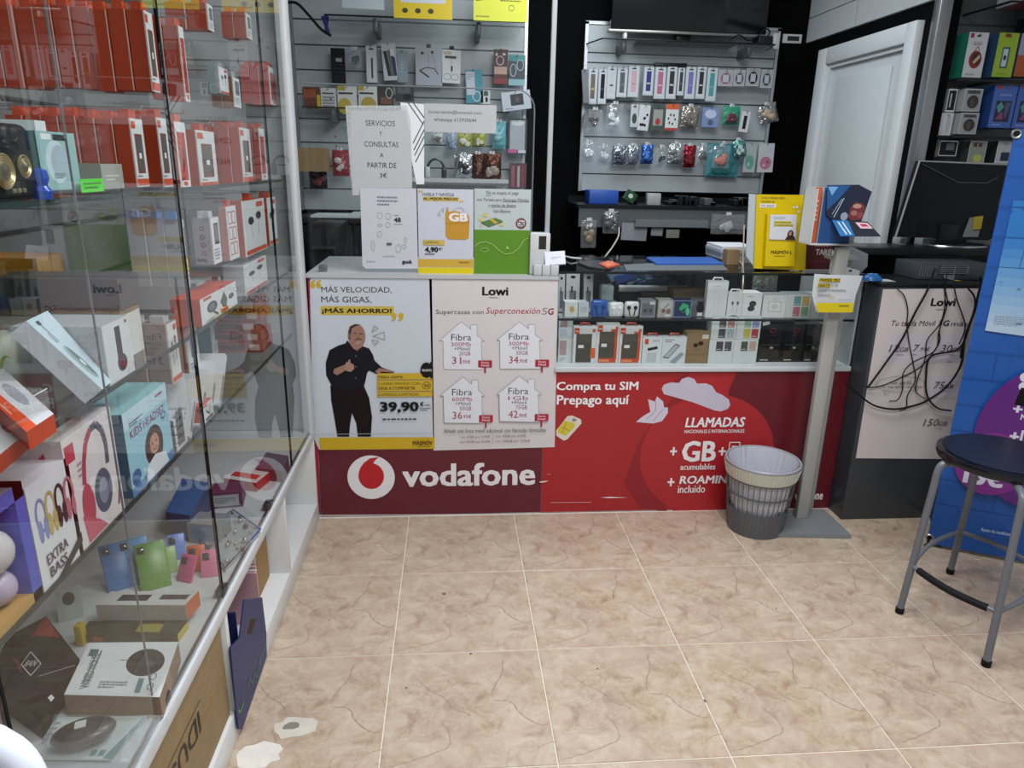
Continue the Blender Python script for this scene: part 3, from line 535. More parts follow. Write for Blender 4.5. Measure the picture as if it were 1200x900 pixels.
# ================= GLASS DISPLAY CASE (left) =================
XF = -.375; XB_ = -.86
al = M('c9ced2', 'plastic'); wl = M('d6d9da', 'plastic')
dc = thing('display_case', 'tall glass display case with white base along the left wall', 'display case', (-.61, .05, 0))
mb = MB(); mb.rbox(XB_, XF, -1.25, 1.335, .0, .085, wl, .003); build('plinth', mb, dc)
for y in (-1.25, .140, .790, 1.315):
    mb = MB(); mb.rbox(XB_, XF, y, y + .02, .085, .385, wl, .002); build('divider', mb, dc)
mb = MB(); mb.box(XB_, -.845, -1.23, 1.32, .085, .39, M('b4b7b8', 'plastic')); build('lower_back', mb, dc)
mb = MB(); mb.box(XB_, -.382, -1.25, 1.335, .39, .418, M('b9bcbe', 'plastic')); build('deck', mb, dc)
mb = MB(); mb.rbox(-.392, -.368, -1.25, 1.335, .378, .412, al, .003); mb.box(-.384, -.376, -1.25, 1.3, .412, .422, M('9a9fa3', 'metal')); build('front_rail', mb, dc)
mb = MB(); mb.rbox(-.40, -.366, 1.262, 1.335, .412, 2.6, al, .004); build('corner_post', mb, dc)
mb = MB(); mb.box(XB_, -.40, 1.30, 1.312, .42, 2.6, M('a9adb0', 'plastic')); build('end_panel', mb, dc)
mb = MB(); mb.box(XB_, -.366, -1.25, 1.335, 2.601, 2.63, wl); build('shading_top_panel', mb, dc)  # unseen case top, added to keep ceiling light out and darken the interior
mb = MB(); mb.box(XB_ + .004, XB_ + .012, -1.24, 1.30, .42, 2.6, M('77797a', 'plastic'))
for k in range(14):
    z = .52 + k * .15; mb.box(XB_ + .012, XB_ + .02, -1.24, 1.30, z, z + .006, M('3c3e40', 'plastic'))
build('back_panel', mb, dc)
for y0, y1 in ((-1.24, -.636), (-.630, .146), (.152, .938), (.941, 1.262)):
    mb = MB(); mb.box(XF - .005, XF, y0, y1, .422, 2.6, GLASS); build('glass_pane', mb, dc)
for y, w in ((-.633, .005), (.149, .0055), (.9395, .0025)):
    mb = MB(); mb.box(XF - .006, XF + .0008, y - w / 2, y + w / 2, .422, 2.6, M('0c0d0e', 'rubber')); build('pane_seal', mb, dc)
mb = MB(); mb.box(XF - .010, XF - .007, -.2515, -.2495, .422, 1.9, M('6c7074', 'plastic')); build('sliding_pane_edge', mb, dc)
for z in (.816, 1.048, 1.376):
    mb = MB(); mb.box(-.80, -.42, -1.2, 1.27, z, z + .006, GLASS2); gsh = build('glass_shelf', mb, dc)
    mb = MB(); mb.box(-.4199, -.4165, -1.2, 1.27, z - .002, z + .007, M('20302e', 'plastic')); build('shelf_edge', mb, dc)
    for y in (-.6, .05, .66, 1.22):
        mb = MB(); mb.rbox(XB_, -.62, y - .004, y + .004, z - .03, z - .002, M('85898c', 'metal'), .001); build('shelf_bracket', mb, dc)
for k, (y, z) in enumerate(((.16, .425), (-.22, .425), (.62, .425))):
    mb = MB(); mb.rbox(-.392, -.372, y - .02, y + .02, .42, .44, M('5a5e60', 'metal'), .002); build('glass_clip', mb, dc)

OR = 'a83c1c'; ORL = 'c44a26'
ORD = ['front', 'first', 'second', 'third', 'fourth', 'fifth', 'sixth', 'seventh', 'eighth', 'ninth', 'tenth', 'eleventh']
def pack_face(cv, kind, rnd=None):
    """prints on the outward face of a boxed accessory, unit canvas"""
    if kind == 'case':
        cv.rect((.03, .02, .97, .98), 'cfd3d6'); cv.rect((.2, .2, .8, .78), '7c3a30'); cv.rect((.26, .24, .74, .74), '56504e'); cv.rect((.42, .42, .6, .5), 'dfe2e4'); cv.rect((.03, .02, .97, .12), ORL); cv.rect((.05, .86, .35, .96), ORL); cv.fake((.1, .14, .6, .18), '6a6c70', 1)
    elif kind == 'red':
        cv.rect((.03, .02, .97, .98), 'cfd3d6'); cv.rect((.12, .12, .85, .85), 'a8301e'); cv.ell((.3, .3, .7, .62), '7c241a'); cv.rect((.2, .02, .9, .12), 'd9dcde'); cv.rect((.3, .04, .7, .10), ORL)
    elif kind == 'phones':
        cv.rect((.04, .02, .96, .98), 'd4d6d8'); cv.ell((.2, .55, .45, .7), '26262a'); cv.ell((.55, .62, .8, .77), '26262a'); cv.pline([(.33, .55), (.36, .3)], .002, '26262a'); cv.pline([(.68, .62), (.62, .35)], .002, '26262a'); cv.rect((.04, .02, .96, .1), ORL); cv.rect((.6, .86, .9, .95), ORL)
    elif kind == 'grid':
        cv.rect((.04, .02, .96, .98), 'd4d6d8')
        for i in range(2):
            for j in range(3): cv.frame((.15 + i * .38, .1 + j * .29, .45 + i * .38, .32 + j * .29), .003, 'b5402c')
    elif kind == 'window':
        cv.rect((.04, .02, .96, .98), 'd6dade'); cv.rect((.3, .42, .85, .88), '4a4c50'); cv.rect((.36, .46, .78, .84), '6c6e74'); cv.fake((.15, .08, .8, .34), '8c8f94', 4)
def boxed(name, X, F_, depth, side, front, kind=None, label='', cat='box', group=None, top=None, tab=None, fn=None, rz=0, sidefn=None, edge=None, parent=None, mat='card'):
    """box whose +x face stands at X over F_ = (y0, z0, y1, z1), reaching depth back"""
    y0, z0, y1, z1 = F_; mb = MB()
    if rz: mb.T = rot_about((X, y0, z0), z=R(rz))
    mb.box(X - depth, X, y0, y1, z0, z1, M(side, mat), px=M(front, mat), pz=M(top or side, mat))
    cv = face(mb, 'px', X - depth, X, y0, y1, z0, z1); cv.h = .0003
    if kind: pack_face(cv, kind)
    if fn: fn(cv)
    if edge: c2 = face(mb, 'ny', X - depth, X, y0, y1, z0, z1); c2.rect((.93, 0, 1, 1), edge)
    if sidefn: sidefn(face(mb, 'ny', X - depth, X, y0, y1, z0, z1))
    if tab:
        ym = (y0 + y1) / 2; mb.box(X - depth * .8, X - depth * .2, ym - .015, ym + .015, z1, z1 + .016, M(tab, 'plastic'))
    return build(name, mb, parent, None if parent else label, None if parent else cat, group)
def stack(X, F_, n, t, side, kind, name, label, backlabel, group, tab=ORL, gap=.002, front='cfd3d6', edge='d8b8ae', **kw):
    y0, z0, y1, z1 = F_; ym = (y0 + y1) / 2
    for i in range(n):
        j = random.uniform(-.004, .004) if i else 0; zz = random.uniform(-.003, .003) if i else 0
        boxed(name, X - i * (t + gap), (y0 + j, z0 + zz, y1 + j, z1 + zz), t, side, front if i == 0 else side, kind if i == 0 else None, label if i == 0 else (backlabel if n == 2 else '%s, %s back' % (backlabel, ORD[i])), 'pack', group, tab=tab, edge=edge, **kw)
    mb = MB(); mb.tube([(XB_ + .01, ym, z1 + .018), (X + .012, ym, z1 + .018), (X + .016, ym, z1 + .026)], .0025, M('a9adb0', 'metal'), 6); build('hook', mb, dc)
G = 'orange boxed phone accessories hanging in the display case'
stack(-.415, (0.1884,1.5747,0.2277,1.7232), 10, .033, OR, 'case', 'phone_case_pack', 'orange and white phone case pack at the front of the highest, longest stack', 'orange pack edge in the long highest stack behind its front pack', G)
stack(-.415, (0.3743,1.5701,0.4046,1.7269), 2, .034, OR, 'red', 'phone_case_pack', 'tall red and white pack just right of the black glass joint near the top', 'orange pack behind the red and white one right of the black joint', G)
stack(-.42, (0.0697,1.3908,0.1269,1.5167), 7, .030, OR, 'case', 'phone_case_pack', 'orange and white phone case pack fronting the long stack above the black speaker shelf', 'orange pack in the long stack beside the teal headphone pack', G)
stack(-.42, (0.2003,1.387,0.2527,1.5259), 2, .028, OR, 'case', 'phone_case_pack', 'orange phone case pack just left of the black joint in the second stack row', 'orange pack hidden second behind the one left of the black joint', G)
stack(-.42, (0.2981,1.3806,0.3635,1.5233), 1, .016, OR, 'red', 'phone_case_pack', 'slim red and white pack directly right of the black joint, second stack row', '', G)
stack(-.42, (0.4319,1.3745,0.5675,1.5117), 1, .035, OR, 'case', 'phone_case_pack', 'wide orange pack showing a grey phone back, second stack row', '', G)
stack(-.42, (0.8046,1.3792,0.9131,1.5346), 4, .028, 'a83c2a', 'case', 'phone_case_pack', 'orange pack fronting the stack in the middle of the second stack row', 'orange pack behind the middle of the second stack row', G)
stack(-.42, (1.0187,1.3847,1.0883,1.5424), 2, .02, OR, 'red', 'phone_case_pack', 'small red pack near the far end of the second stack row', 'thin orange pack near the far end of the second stack row', G)
stack(-.42, (1.2146,1.6272,1.3097,1.7465), 3, .03, 'b8504a', 'red', 'phone_case_pack', 'pinkish red pack fronting the far stack of the top row', 'pinkish red pack in the far stack of the top row', G)
stack(-.42, (0.9751,1.7955,1.0322,1.8634), 2, .035, OR, 'window', 'phone_case_pack', 'white and orange pack with a label at the very top beyond the joint', 'orange pack behind the labelled one at the very top', G)
stack(-.42, (0.6119,1.757,0.6535,1.8179), 2, .05, OR, 'window', 'phone_case_pack', 'orange pack cut by the upper picture edge right of the joint', 'orange pack behind the one cut by the upper picture edge', G)
stack(-.43, (0.816,1.5906,0.8839,1.6703), 2, .03, '8a5a44', 'window', 'adapter_pack', 'grey and tan adapter pack with white label, third from far end of top row', 'tan pack behind the labelled adapter pack', G, tab='9a9da0')
stack(-.43, (0.6934,1.616,0.7728,1.6823), 1, .03, '8e9296', 'phones', 'adapter_pack', 'grey earphone pack hanging between red packs in the top row', '', G, tab='9a9da0')
stack(-.42, (0.2813,1.16,0.2868,1.3147), 3, .04, 'a6a9ad', 'window', 'cable_pack', 'white boxed pack with dark window hanging by a blue clip', 'grey boxed pack behind the white one hung by a blue clip', 'white and grey boxes hung on a blue clip', tab='4f86c6', edge='d9dce0')
stack(-.42, (0.4704,1.1867,0.5378,1.3031), 1, .045, '9fa3ab', 'window', 'cable_pack', 'grey boxed pack with four small red icons on its side', '', None, tab='c9ccd0', sidefn=lambda c: [c.ring((.4, .2 + k * .18, .62, .28 + k * .18), .002, 'a03c3c') for k in range(4)])
stack(-.42, (0.6064,1.1789,0.6983,1.3232), 1, .02, 'c08a80', 'grid', 'cable_pack', 'white pack with red outlined squares beside the red-icon box', '', None)
stack(-.42, (0.7637,1.1694,1.0159,1.33), 1, .035, OR, 'phones', 'earphone_pack', 'wide white pack with black earphones and orange side', '', None)
stack(-.42, (1.0539,1.1718,1.1678,1.3275), 2, .018, OR, 'phones', 'earphone_pack', 'narrow orange and white pack next to the wide earphone pack', 'narrow orange pack at the far end of the third row', None)

# --- on the upper shelf (top at 1.382) ---
ZT = 1.3825
sp = thing('retro_speaker', 'black radio speaker with chrome ringed cones on the upper case shelf', 'speaker', (-.5, -.36, ZT))
a = (-0.4123,1.3871,-0.2736,1.4666)
mb = MB(); mb.rbox(-.50, -.42, a[0], a[2], ZT, ZT + .105, M('101012', 'plastic'), .012, 3); build('body', mb, sp)
for b, nr in (((-0.3851,1.401,-0.3281,1.4462), 6), ((-0.3253,1.4151,-0.289,1.4448), 3)):
    cy_, cz_ = (b[0] + b[2]) / 2, (b[1] + b[3]) / 2; r0 = (b[3] - b[1]) / 2
    mb = MB()
    for k in range(nr):
        rr = r0 * (1 - k / (nr + .5)); mb.tube([(-.418, cy_ + rr * math.cos(w / 20 * 6.2832), cz_ + rr * math.sin(w / 20 * 6.2832)) for w in range(21)], .0018, M('b9a878', 'metal'), 5, False)
    mb.lathe([(0, .006), (r0 * .3, .004), (r0 * .9, .0), (r0 * .95, -.004)], (-.419, cy_, cz_), M('8c8468', 'metal'), 24, 'x')
    build('cone', mb, sp)
mb = MB()
for k in range(3): mb.rbox(-.421, -.4175, a[2] - .07 + k * .012, a[2] - .062 + k * .012, ZT + .012, ZT + .018, M('b9b08c', 'metal'), .001)
prop(build('buttons', mb, sp), kind='stuff')
def hp(cv):
    cv.rect((.04, .02, .96, .98), '8fb3b4'); cv.ell((.15, .12, .7, .86), 'b9cdd4', 30); cv.ell((.28, .2, .74, .78), '9fb2be', 30); cv.rect((.1, .86, .35, .96), 'd4dadd'); cv.rect((.4, .86, .75, .96), '20282c'); cv.fake((.3, .2, .6, .3), '6c8088', 3)
boxed('headphone_pack', -.42, (-0.2614,1.3945,-0.1494,1.4802), .10, '3f6a66', '8fb3b4', None, 'teal headphone pack with white hang tab beside the black speaker', 'pack', None, fn=hp, tab='d4dadd')
mb = MB(); mb.lathe([(0, 0), (.012, 0), (.014, .012), (.008, .02), (.012, .03), (.01, .042), (0, .046)], (-.424, (-0.424,-0.2602,1.3918)[1], ZT), M('2c4fae', 'gloss'), 14)
build('toy_figure', mb, None, 'tiny blue figurine in front of the teal headphone pack', 'figurine')
boxed('gadget_box', -.43, (-0.0509,1.3899,0.0338,1.4334), .07, '8b8c86', '9a9c96', None, 'small silver grey box behind the bright green price tag', 'box', None, fn=lambda c: c.fake((.15, .3, .8, .6), 'd0d2cc', 2))
mb = MB(); a = (-0.1714,1.3888,-0.0944,1.41); mb.plate(cvX(mb, -.41), [(a[0], a[1]), (a[2], a[1]), (a[2], a[3]), (a[0], a[3])], .001, M('4fd01e', 'paper')); cvX(mb, -.41).fake((a[0] + .008, a[1] + .004, a[2] - .006, a[3] - .004), '2c7a18', 2)
build('price_tag', mb, None, 'bright green price tag on the edge of the upper case shelf', 'price tag')

# --- on the middle shelf (top at 1.054) ---
ZM = 1.0545
def on_shelf(F_, z): return (F_[0], z, F_[2], min(F_[3], 1.044) if z < 1 else F_[3])
def headset(cv):
    cv.rect((.03, .02, .97, .98), 'd6d8da'); cv.ell((.15, .3, .42, .72), '2c2c30', 20); cv.ell((.2, .36, .36, .64), '6a6c70', 20); cv.pline([(.3, .3), (.42, .12)], .006, '2c2c30'); cv.poly([(.5, .5), (.62, .85), (.7, .5), (.66, .2), (.56, .25)], '3c4a30'); cv.ell((.74, .4, .9, .62), '3c3c40'); cv.rect((.08, .86, .28, .96), ORL); cv.rect((.5, .04, .7, .2), ORL); cv.fake((.1, .04, .4, .12), '6a6c70', 2)
boxed('headset_box', -.42, on_shelf((0.336,0.9773,0.6345,1.1201), ZM), .07, ORL, 'd6d8da', None, 'white and orange box with black headset pictures on the middle shelf', 'box', None, fn=headset)
boxed('webcam_box', -.43, on_shelf((0.7548,1.072,1.0254,1.1451), ZM), .06, 'b8bcc0', 'd4d6d8', 'phones', 'white box with small red print near the far end of the middle shelf', 'box')
boxed('device_box', -.50, on_shelf((0.0956,1.0527,0.1683,1.2095), ZM), .10, 'a8361e', ORL, None, 'red box standing behind the dark grey carton on the middle shelf', 'box', None, fn=lambda c: (c.text((.2, .6, .85, .68), 'Hola', 'e0d0c8', .03), c.text((.15, .85, .9, .9), 'www', 'e0d0c8', .03)))
a = (0.0299,1.1208,0.0494,1.2177)
mb = MB(); mb.box(-.70, -.47, a[0], a[0] + .09, ZM, a[3] - .075, M('c9c8c4', 'card')); build('storage_box', mb, None, 'pale carton under the dark grey box on the middle shelf', 'box')
mb = MB(); mb.box(-.70, -.47, a[0], a[0] + .09, a[3] - .074, a[3] - .06, M('8a755c', 'card')); mb.box(-.705, -.465, a[0] - .003, a[0] + .093, a[3] - .06, a[3], M('4c4c4f', 'card')); build('storage_box', mb, None, 'dark grey lidded box with tan base stacked on a pale carton', 'box')
def therm(cv):
    cv.rect((.02, .01, .98, .99), 'c9cdd2'); cv.rect((.42, .3, .62, .9), '2c2e34'); cv.ell((.38, .12, .74, .42), '3a3438', 24); cv.ell((.46, .2, .62, .32), '7a2838', 16); cv.rect((.82, .9, .9, .95), '9a3a30')
boxed('bottle_box', -.42, on_shelf((-0.156,1.0681,-0.0496,1.1629), ZM), .15, 'a9adb3', 'c9cdd2', None, 'white box picturing a dark round-footed bottle on the middle shelf', 'box', None, fn=therm)
def prismZ(name, pts, ztop, h, side, top, label, cat='box', fn=None, cols=None, group=None, parent=None):
    """box-like prism: top outline in world x, y at ztop, height h"""
    n = len(pts); ar = sum(pts[i][0] * pts[(i + 1) % n][1] - pts[(i + 1) % n][0] * pts[i][1] for i in range(n))
    if ar < 0: pts = pts[::-1]; cols = cols[::-1] if cols else None
    mb = MB(); vs = [(x, y, ztop) for x, y in pts] + [(x, y, ztop - h) for x, y in pts]
    fs = [tuple(range(n)), tuple(range(2 * n - 1, n - 1, -1))] + [(i, n + i, n + (i + 1) % n, (i + 1) % n) for i in range(n)]
    mb.add(vs, fs, [M(top), M(side)] + [M(cols[i] if cols else side) for i in range(n)])
    cv = Canvas(mb, (pts[0][0], pts[0][1], ztop), (pts[1][0] - pts[0][0], pts[1][1] - pts[0][1], 0), (pts[-1][0] - pts[0][0], pts[-1][1] - pts[0][1], 0), (0, 0, 1)); cv.h = .0003
    if fn: fn(cv)
    return build(name, mb, parent, label, cat, group)
def brush(cv):
    cv.ell((.12, .3, .60, .75), '8fa3a2', 24); cv.ell((.14, .46, .58, .72), '5f7472', 24); cv.ell((.3, .5, .4, .66), 'd4dce0', 12); cv.fake((.66, .3, .9, .6), '8a94a0', 2); cv.rect((.9, .4, .95, .6), '3a4048')
q_ = [Vector(p) for p in [(-0.415,-0.2564,1.0537),(-0.415,-0.1948,1.0591),(-0.415,-0.1584,1.0618)] + [(-0.5,-0.2755,1.1748),(-0.5,-0.2275,1.1861),(-0.5,-0.1625,1.1899)]]
lowz = min(p.z for p in q_); q_ = [p + Vector((0, 0, max(0, ZM + .002 - lowz))) for p in q_]
q_ += [q_[0] + q_[2] - q_[1], q_[3] + q_[5] - q_[4]]
for p in q_[6:]: p.z = max(p.z, ZM + .001)
mb = MB(); mb.add(q_, [(0, 3, 4, 1), (1, 4, 5, 2), (2, 5, 7, 6), (6, 7, 3, 0), (0, 1, 2, 6), (3, 7, 5, 4)], [M('7d8086'), M('b3c6d0'), M('9a9ea4'), M('7d8086'), M('a9b4bc'), M('9a9ea4')])  # darker grey on the near side is its shade, put into the face colour
cv = Canvas(mb, q_[1], q_[4] - q_[1], q_[2] - q_[1], (q_[4] - q_[1]).cross(q_[2] - q_[1]).normalized() * (1 if (q_[4] - q_[1]).cross(q_[2] - q_[1]).dot(Vector((.2, -1.4, 1.44)) - q_[1]) > 0 else -1)); brush(cv)
build('appliance_box', mb, None, 'long pale blue and grey box lying tilted across the middle shelf', 'box')
prismZ('charger_box', [(-0.3591,-0.5134),(-0.3607,-0.4444),(-0.5659,-0.2042),(-0.5448,-0.3107)], 1.105, .026, 'a33b1e', 'c9ccd2', 'white box with orange end, upper of two lying left on the middle shelf', fn=lambda c: (c.rect((0, 0, .35, 1), 'd04a1c') if True else 0, c.ell((.55, .3, .9, .8), '9a9caa', 20), c.text((.08, .3, .12, .8), 'II', 'e8dcd4', 0)))
prismZ('charger_box', [(-0.4001,-0.4483),(-0.3862,-0.5569),(-0.5074,-0.4187),(-0.5043,-0.3378)], 1.078, .023, 'b0421f', 'ccced4', 'white box with thin orange rim, lower of two lying left on the middle shelf', fn=lambda c: (c.ell((.1, .5, .3, .8), '6a6c74', 14), c.fake((.1, .1, .7, .3), '3a3c44', 2)))
boxed('lamp_box', -.56, on_shelf((-0.2415,1.1028,-0.1418,1.154), ZM), .08, 'a9b0a4', 'b7bfb2', None, 'white box with green leaf print behind the orange ended boxes', 'box', None, fn=lambda c: (c.ell((.2, .2, .6, .7), '7a9a4c', 16), c.ell((.3, .25, .6, .65), 'b7bfb2', 16)))
boxed('console_box', -.70, (-.22, ZM, .08, ZM + .19), .1, '55571e', '6a6224', None, 'olive and mustard box deep in the case above the dark grey box', 'box', None, fn=lambda c: (c.rect((0, 0, 1, .25), '4a6a1c'), c.rect((.8, .25, 1, 1), '9a7418')))
boxed('console_box', -.66, (-.66, ZM, -.45, ZM + .2), .1, '1b1c20', '23242a', None, 'black box with dark red window deep at the left of the middle shelf', 'box', None, fn=lambda c: c.rect((.5, .1, .9, .8), '6c2c30'))
boxed('kettle_box', -.66, (.12, ZM, .22, ZM + .19), .12, 'b27c1e', 'c09030', None, 'mustard box behind the boxes with the blue clip', 'box')

# --- on the lower shelf (top at .822) ---
ZL = .8225
def hbox(cv):
    cv.rect((.0, .0, 1, 1), 'cfc9cc'); cv.rect((.03, .78, .2, .93), 'b0344c')
    P_ = [(.28, .52), (.33, .7), (.42, .85), (.54, .93), (.66, .94), (.76, .86), (.80, .72), (.78, .54)]
    cv.pline(P_[:4], .013, 'a23a50'); cv.pline(P_[3:], .013, '4a4c5a')
    cv.ell((.18, .12, .42, .52), 'b04458', 24); cv.ell((.44, .14, .80, .54), '4c5266', 28); cv.ell((.52, .22, .72, .46), '7d8498', 24); cv.poly([(.16, .28), (.44, .14), (.6, .02), (.2, .02)], 'b85468'); cv.fake((.2, .6, .28, .75), '9a8a92', 3); cv.pline([(.88, .1), (.97, .3)], .006, '9a4a5a')
boxed('headphone_box', -.42, on_shelf((-0.3364,0.8391,-0.1694,1.0216), ZL), .14, 'b4adb0', 'cfc9cc', None, 'large white box with pink and navy headphone picture on the lower shelf', 'box', None, fn=hbox, sidefn=lambda c: c.poly([(.1, .4), (.8, .9), (.9, .5), (.4, .2)], '9a2c44'))
def ebox(cv):
    cv.rect((0, 0, 1, 1), 'cdcfd4')
    for u, c in ((.12, '7a86b4'), (.34, 'b4a060'), (.56, '2c2024'), (.78, 'b06474')):
        cv.ring((u, .52, u + .2, .82), .006, c); cv.ell((u - .01, .42, u + .1, .64), c, 14); cv.ell((u + .12, .42, u + .22, .64), c, 14)
    cv.text((.16, .2, .66, .3), 'EXTRA', '3c2c44', .02); cv.text((.18, .07, .6, .17), 'BASS', '3c2c44', .02); cv.poly([(.3, 0), (1, .22), (1, .12), (.55, 0)], '26282c')
boxed('headphone_box', -.42, on_shelf((-0.4434,0.8281,-0.325,0.9916), ZL), .12, 'b0adb4', 'cdcfd4', None, 'white box of coloured headphones lettered EXTRA BASS on the lower shelf', 'box', None, fn=ebox, top='c9c6cc')
def kbox(cv):
    cv.rect((0, 0, 1, 1), '8fc0d2'); cv.rect((0, .8, 1, 1), 'b4d0dc'); cv.text((.1, .66, .9, .76), 'KIDS HEADSET', '7a2c5c', .02); cv.rect((0, 0, 1, .12), '4f7fae')
    cv.ell((.36, .12, .78, .62), '33201c', 24); cv.poly([(.3, .02), (.36, .2), (.56, .26), (.8, .18), (.86, .02)], 'd6dce4'); cv.ell((.46, .27, .68, .52), 'b88a74', 22); cv.ell((.36, .3, .47, .5), '33201c', 14); cv.pline([(.52, .34), (.57, .32), (.62, .34)], .003, '7a3c34'); cv.ell((.5, .4, .53, .43), '2a1c18', 6); cv.ell((.6, .4, .63, .43), '2a1c18', 6)
    cv.fake((.1, .8, .4, .86), '3c6a8a', 2); cv.ring((.8, .6, .9, .68), .003, '5a6a9c'); cv.fake((.72, .9, .95, .95), '9a3c50', 1); cv.ell((.02, .12, .2, .3), '2c5f94', 14)
boxed('headphone_box', -.42, on_shelf((-0.1309,0.823,0.0764,0.992), ZL), .10, '2e5c72', '8fc0d2', None, 'light blue box with girl picture lettered KIDS HEADSET', 'box', None, fn=kbox, top='7fb0b6')
mb = MB()
a = (0.0943,0.7151,0.1594,0.9003)
for k in range(4):
    z = ZL + k * (a[3] - ZL) / 4; mb.box(-.52, -.42, a[0], a[2], z + .002, z + (a[3] - ZL) / 4 - .002, M('bfc3c6', 'card'), ny=M('6a6e72', 'card')); cv = face(mb, 'px', -.52, -.42, a[0], a[2], z + .002, z + .04); cv.rect((.2, .2, .8, .8), '5a5e62')
build('cable_box', mb, None, 'pile of slim white and grey cartons right of the girl headset box', 'box')
def ob(cv): cv.rect((0, 0, 1, 1), 'd3d4d6'); cv.pline([(.3, .6), (.6, .3), (.7, .7)], .004, '2c2c30'); cv.rect((.05, .88, .4, .96), ORL); cv.rect((.2, .05, .9, .22), '5c3a34')
boxed('earphone_box', -.42, on_shelf((0.2741,0.6843,0.3484,0.8682), ZL), .07, ORL, 'd3d4d6', None, 'orange sided white box right of the black joint on the lower shelf', 'box', None, fn=ob)
for k in range(4):
    a = (-0.321,0.096,0.8225); mb = MB(); y0 = a[1] + .10 + k * .075
    mb.T = rot_about((-.46, y0, ZL), x=R(-38)); mb.box(-.52, -.43, y0, y0 + .02, ZL, ZL + .15, M('c9ccd0', 'card')); face(mb, 'ny', -.52, -.43, y0, y0 + .02, ZL, ZL + .15).fake((.15, .1, .85, .5), '9a9ca4', 5); face(mb, 'px', -.52, -.43, y0, y0 + .02, ZL, ZL + .15).rect((.2, .1, .8, .6), '8a8d94')
    build('cable_box', mb, None, ['nearest slim white box leaning back behind the orange sided box', 'second slim white box leaning back on the lower shelf', 'third slim white box leaning back on the lower shelf', 'farthest slim white box leaning back on the lower shelf'][k], 'box', 'slim white boxes leaning on the lower shelf')
for k in range(5):
    mb = MB(); x0 = -.66 + random.uniform(-.01, .01); z = ZL + k * .036; mb.box(x0, x0 + .2, .98, 1.12, z, z + .034, M('8a341e', 'card')); c = face(mb, 'ny', x0, x0 + .2, .98, 1.12, z, z + .034); c.rect((.1, .25, .7, .75), '4c2018'); c.rect((.78, .2, .95, .8), 'b8a49c')
    build('phone_case_box', mb, None, 'flat orange box, %s from the bottom of the pile at the far shelf end' % ORD[k + 1], 'box', 'flat orange boxes piled at the far end of the case')
fr = thing('gift_box', 'blue framed window box holding white balls at the left edge', 'box', (-.47, -.7, ZL))
a = [(-0.42,-0.4387,1.0058),(-0.42,-0.4531,0.8356)]
ye = (a[0][1] + a[1][1]) / 2; zt_ = a[0][2]; y0 = ye - .26; bl = M('4a55b4', 'card')
mb = MB(); mb.box(-.54, -.42, y0, y0 + .02, ZL, zt_, bl); mb.box(-.54, -.42, ye - .022, ye, ZL, zt_, bl); mb.box(-.54, -.42, y0, ye, zt_ - .022, zt_, bl, pz=M('8a8490', 'card')); mb.box(-.54, -.42, y0, ye, ZL, ZL + .015, M('b08a50', 'card')); mb.box(-.545, -.538, y0, ye, ZL, zt_, M('3a2e28', 'card')); build('carton', mb, fr)
for k, (y, z, r) in enumerate(((ye - .055, ZL + .1, .034), (ye - .05, ZL + .042, .026), (ye - .115, ZL + .06, .034))):
    mb = MB(); mb.lathe([(r * math.sin(i * math.pi / 10), -r * math.cos(i * math.pi / 10)) for i in range(11)], (-.45, y, z), M(['b9b6b8', 'a89ab0', 'b0aeb2'][k], 'plastic'), 20); build('ball', mb, fr)

# --- on the deck (top at .418) ---
ZD = .4185
def mouse(cv):
    cv.rect((.02, .03, .98, .97), 'c9ccce'); cv.ell((.52, .36, .94, .90), '2e2c2e', 28); cv.pline([(.52, .66), (.44, .66)], .002, '2e2c2e'); cv.ell((.74, .54, .84, .66), '4a484a', 12); cv.rect((.06, .72, .16, .86), '3f6468'); cv.text((.14, .22, .20, .84), 'll', '5a6064', 0); cv.rect((.72, .06, .78, .32), '5c8088'); cv.ring((.84, .3, .9, .42), .002, '5c8088'); cv.ring((.84, .12, .9, .24), .002, '5c8088'); cv.fake((.32, .12, .62, .26), '7a8084', 3)
mo = prismZ('mouse_box', [(-0.5486,-0.2396),(-0.3676,-0.2567),(-0.3918,-0.0914),(-0.576,-0.0843)], .47, .05, '85705c', 'c9ccce', 'white carton picturing a black wired mouse on the case floor', fn=mouse)
pp = [(-0.5109,-0.224),(-0.5336,-0.1175)]
tmb = MB(); dx, dy = pp[1][0] - pp[0][0], pp[1][1] - pp[0][1]; ln = math.hypot(dx, dy); U_ = Vector((dx, dy, 0)) / ln; V_ = Vector((-U_.y, U_.x, 0))
c = Canvas(tmb, (pp[0][0], pp[0][1], .4706), U_, V_, (0, 0, 1)); c.text((0, 0, ln, .017), 'WIRED MOUSE', '6a7478', .02); build('lettering', tmb, mo)
mp = thing('mouse_pack', 'black mouse in a clear blister on teal edged card at the case floor', 'mouse', (-.46, -.5, ZD))
mb = MB(); P = [(-0.5413,-0.347),(-0.4185,-0.3563),(-0.398,-0.2532),(-0.5634,-0.2457)]; mb.plate(cvZ(mb, .425), P, .003, M('c6cccc', 'card')); cv = cvZ(mb, .425); cv.poly([(-0.4343,-0.3534),(-0.417,-0.3564),(-0.398,-0.2532),(-0.4061,-0.268)], '4c8078'); cv.rect((-0.461,-0.3466,-0.4505,-0.3327), '4c8078'); cv.rect((-0.446,-0.3475,-0.4355,-0.3336), '4c8078'); cv.fake((-0.5627,-0.3098,-0.5503,-0.2562), '6a8084', 4); build('card', mb, mp)
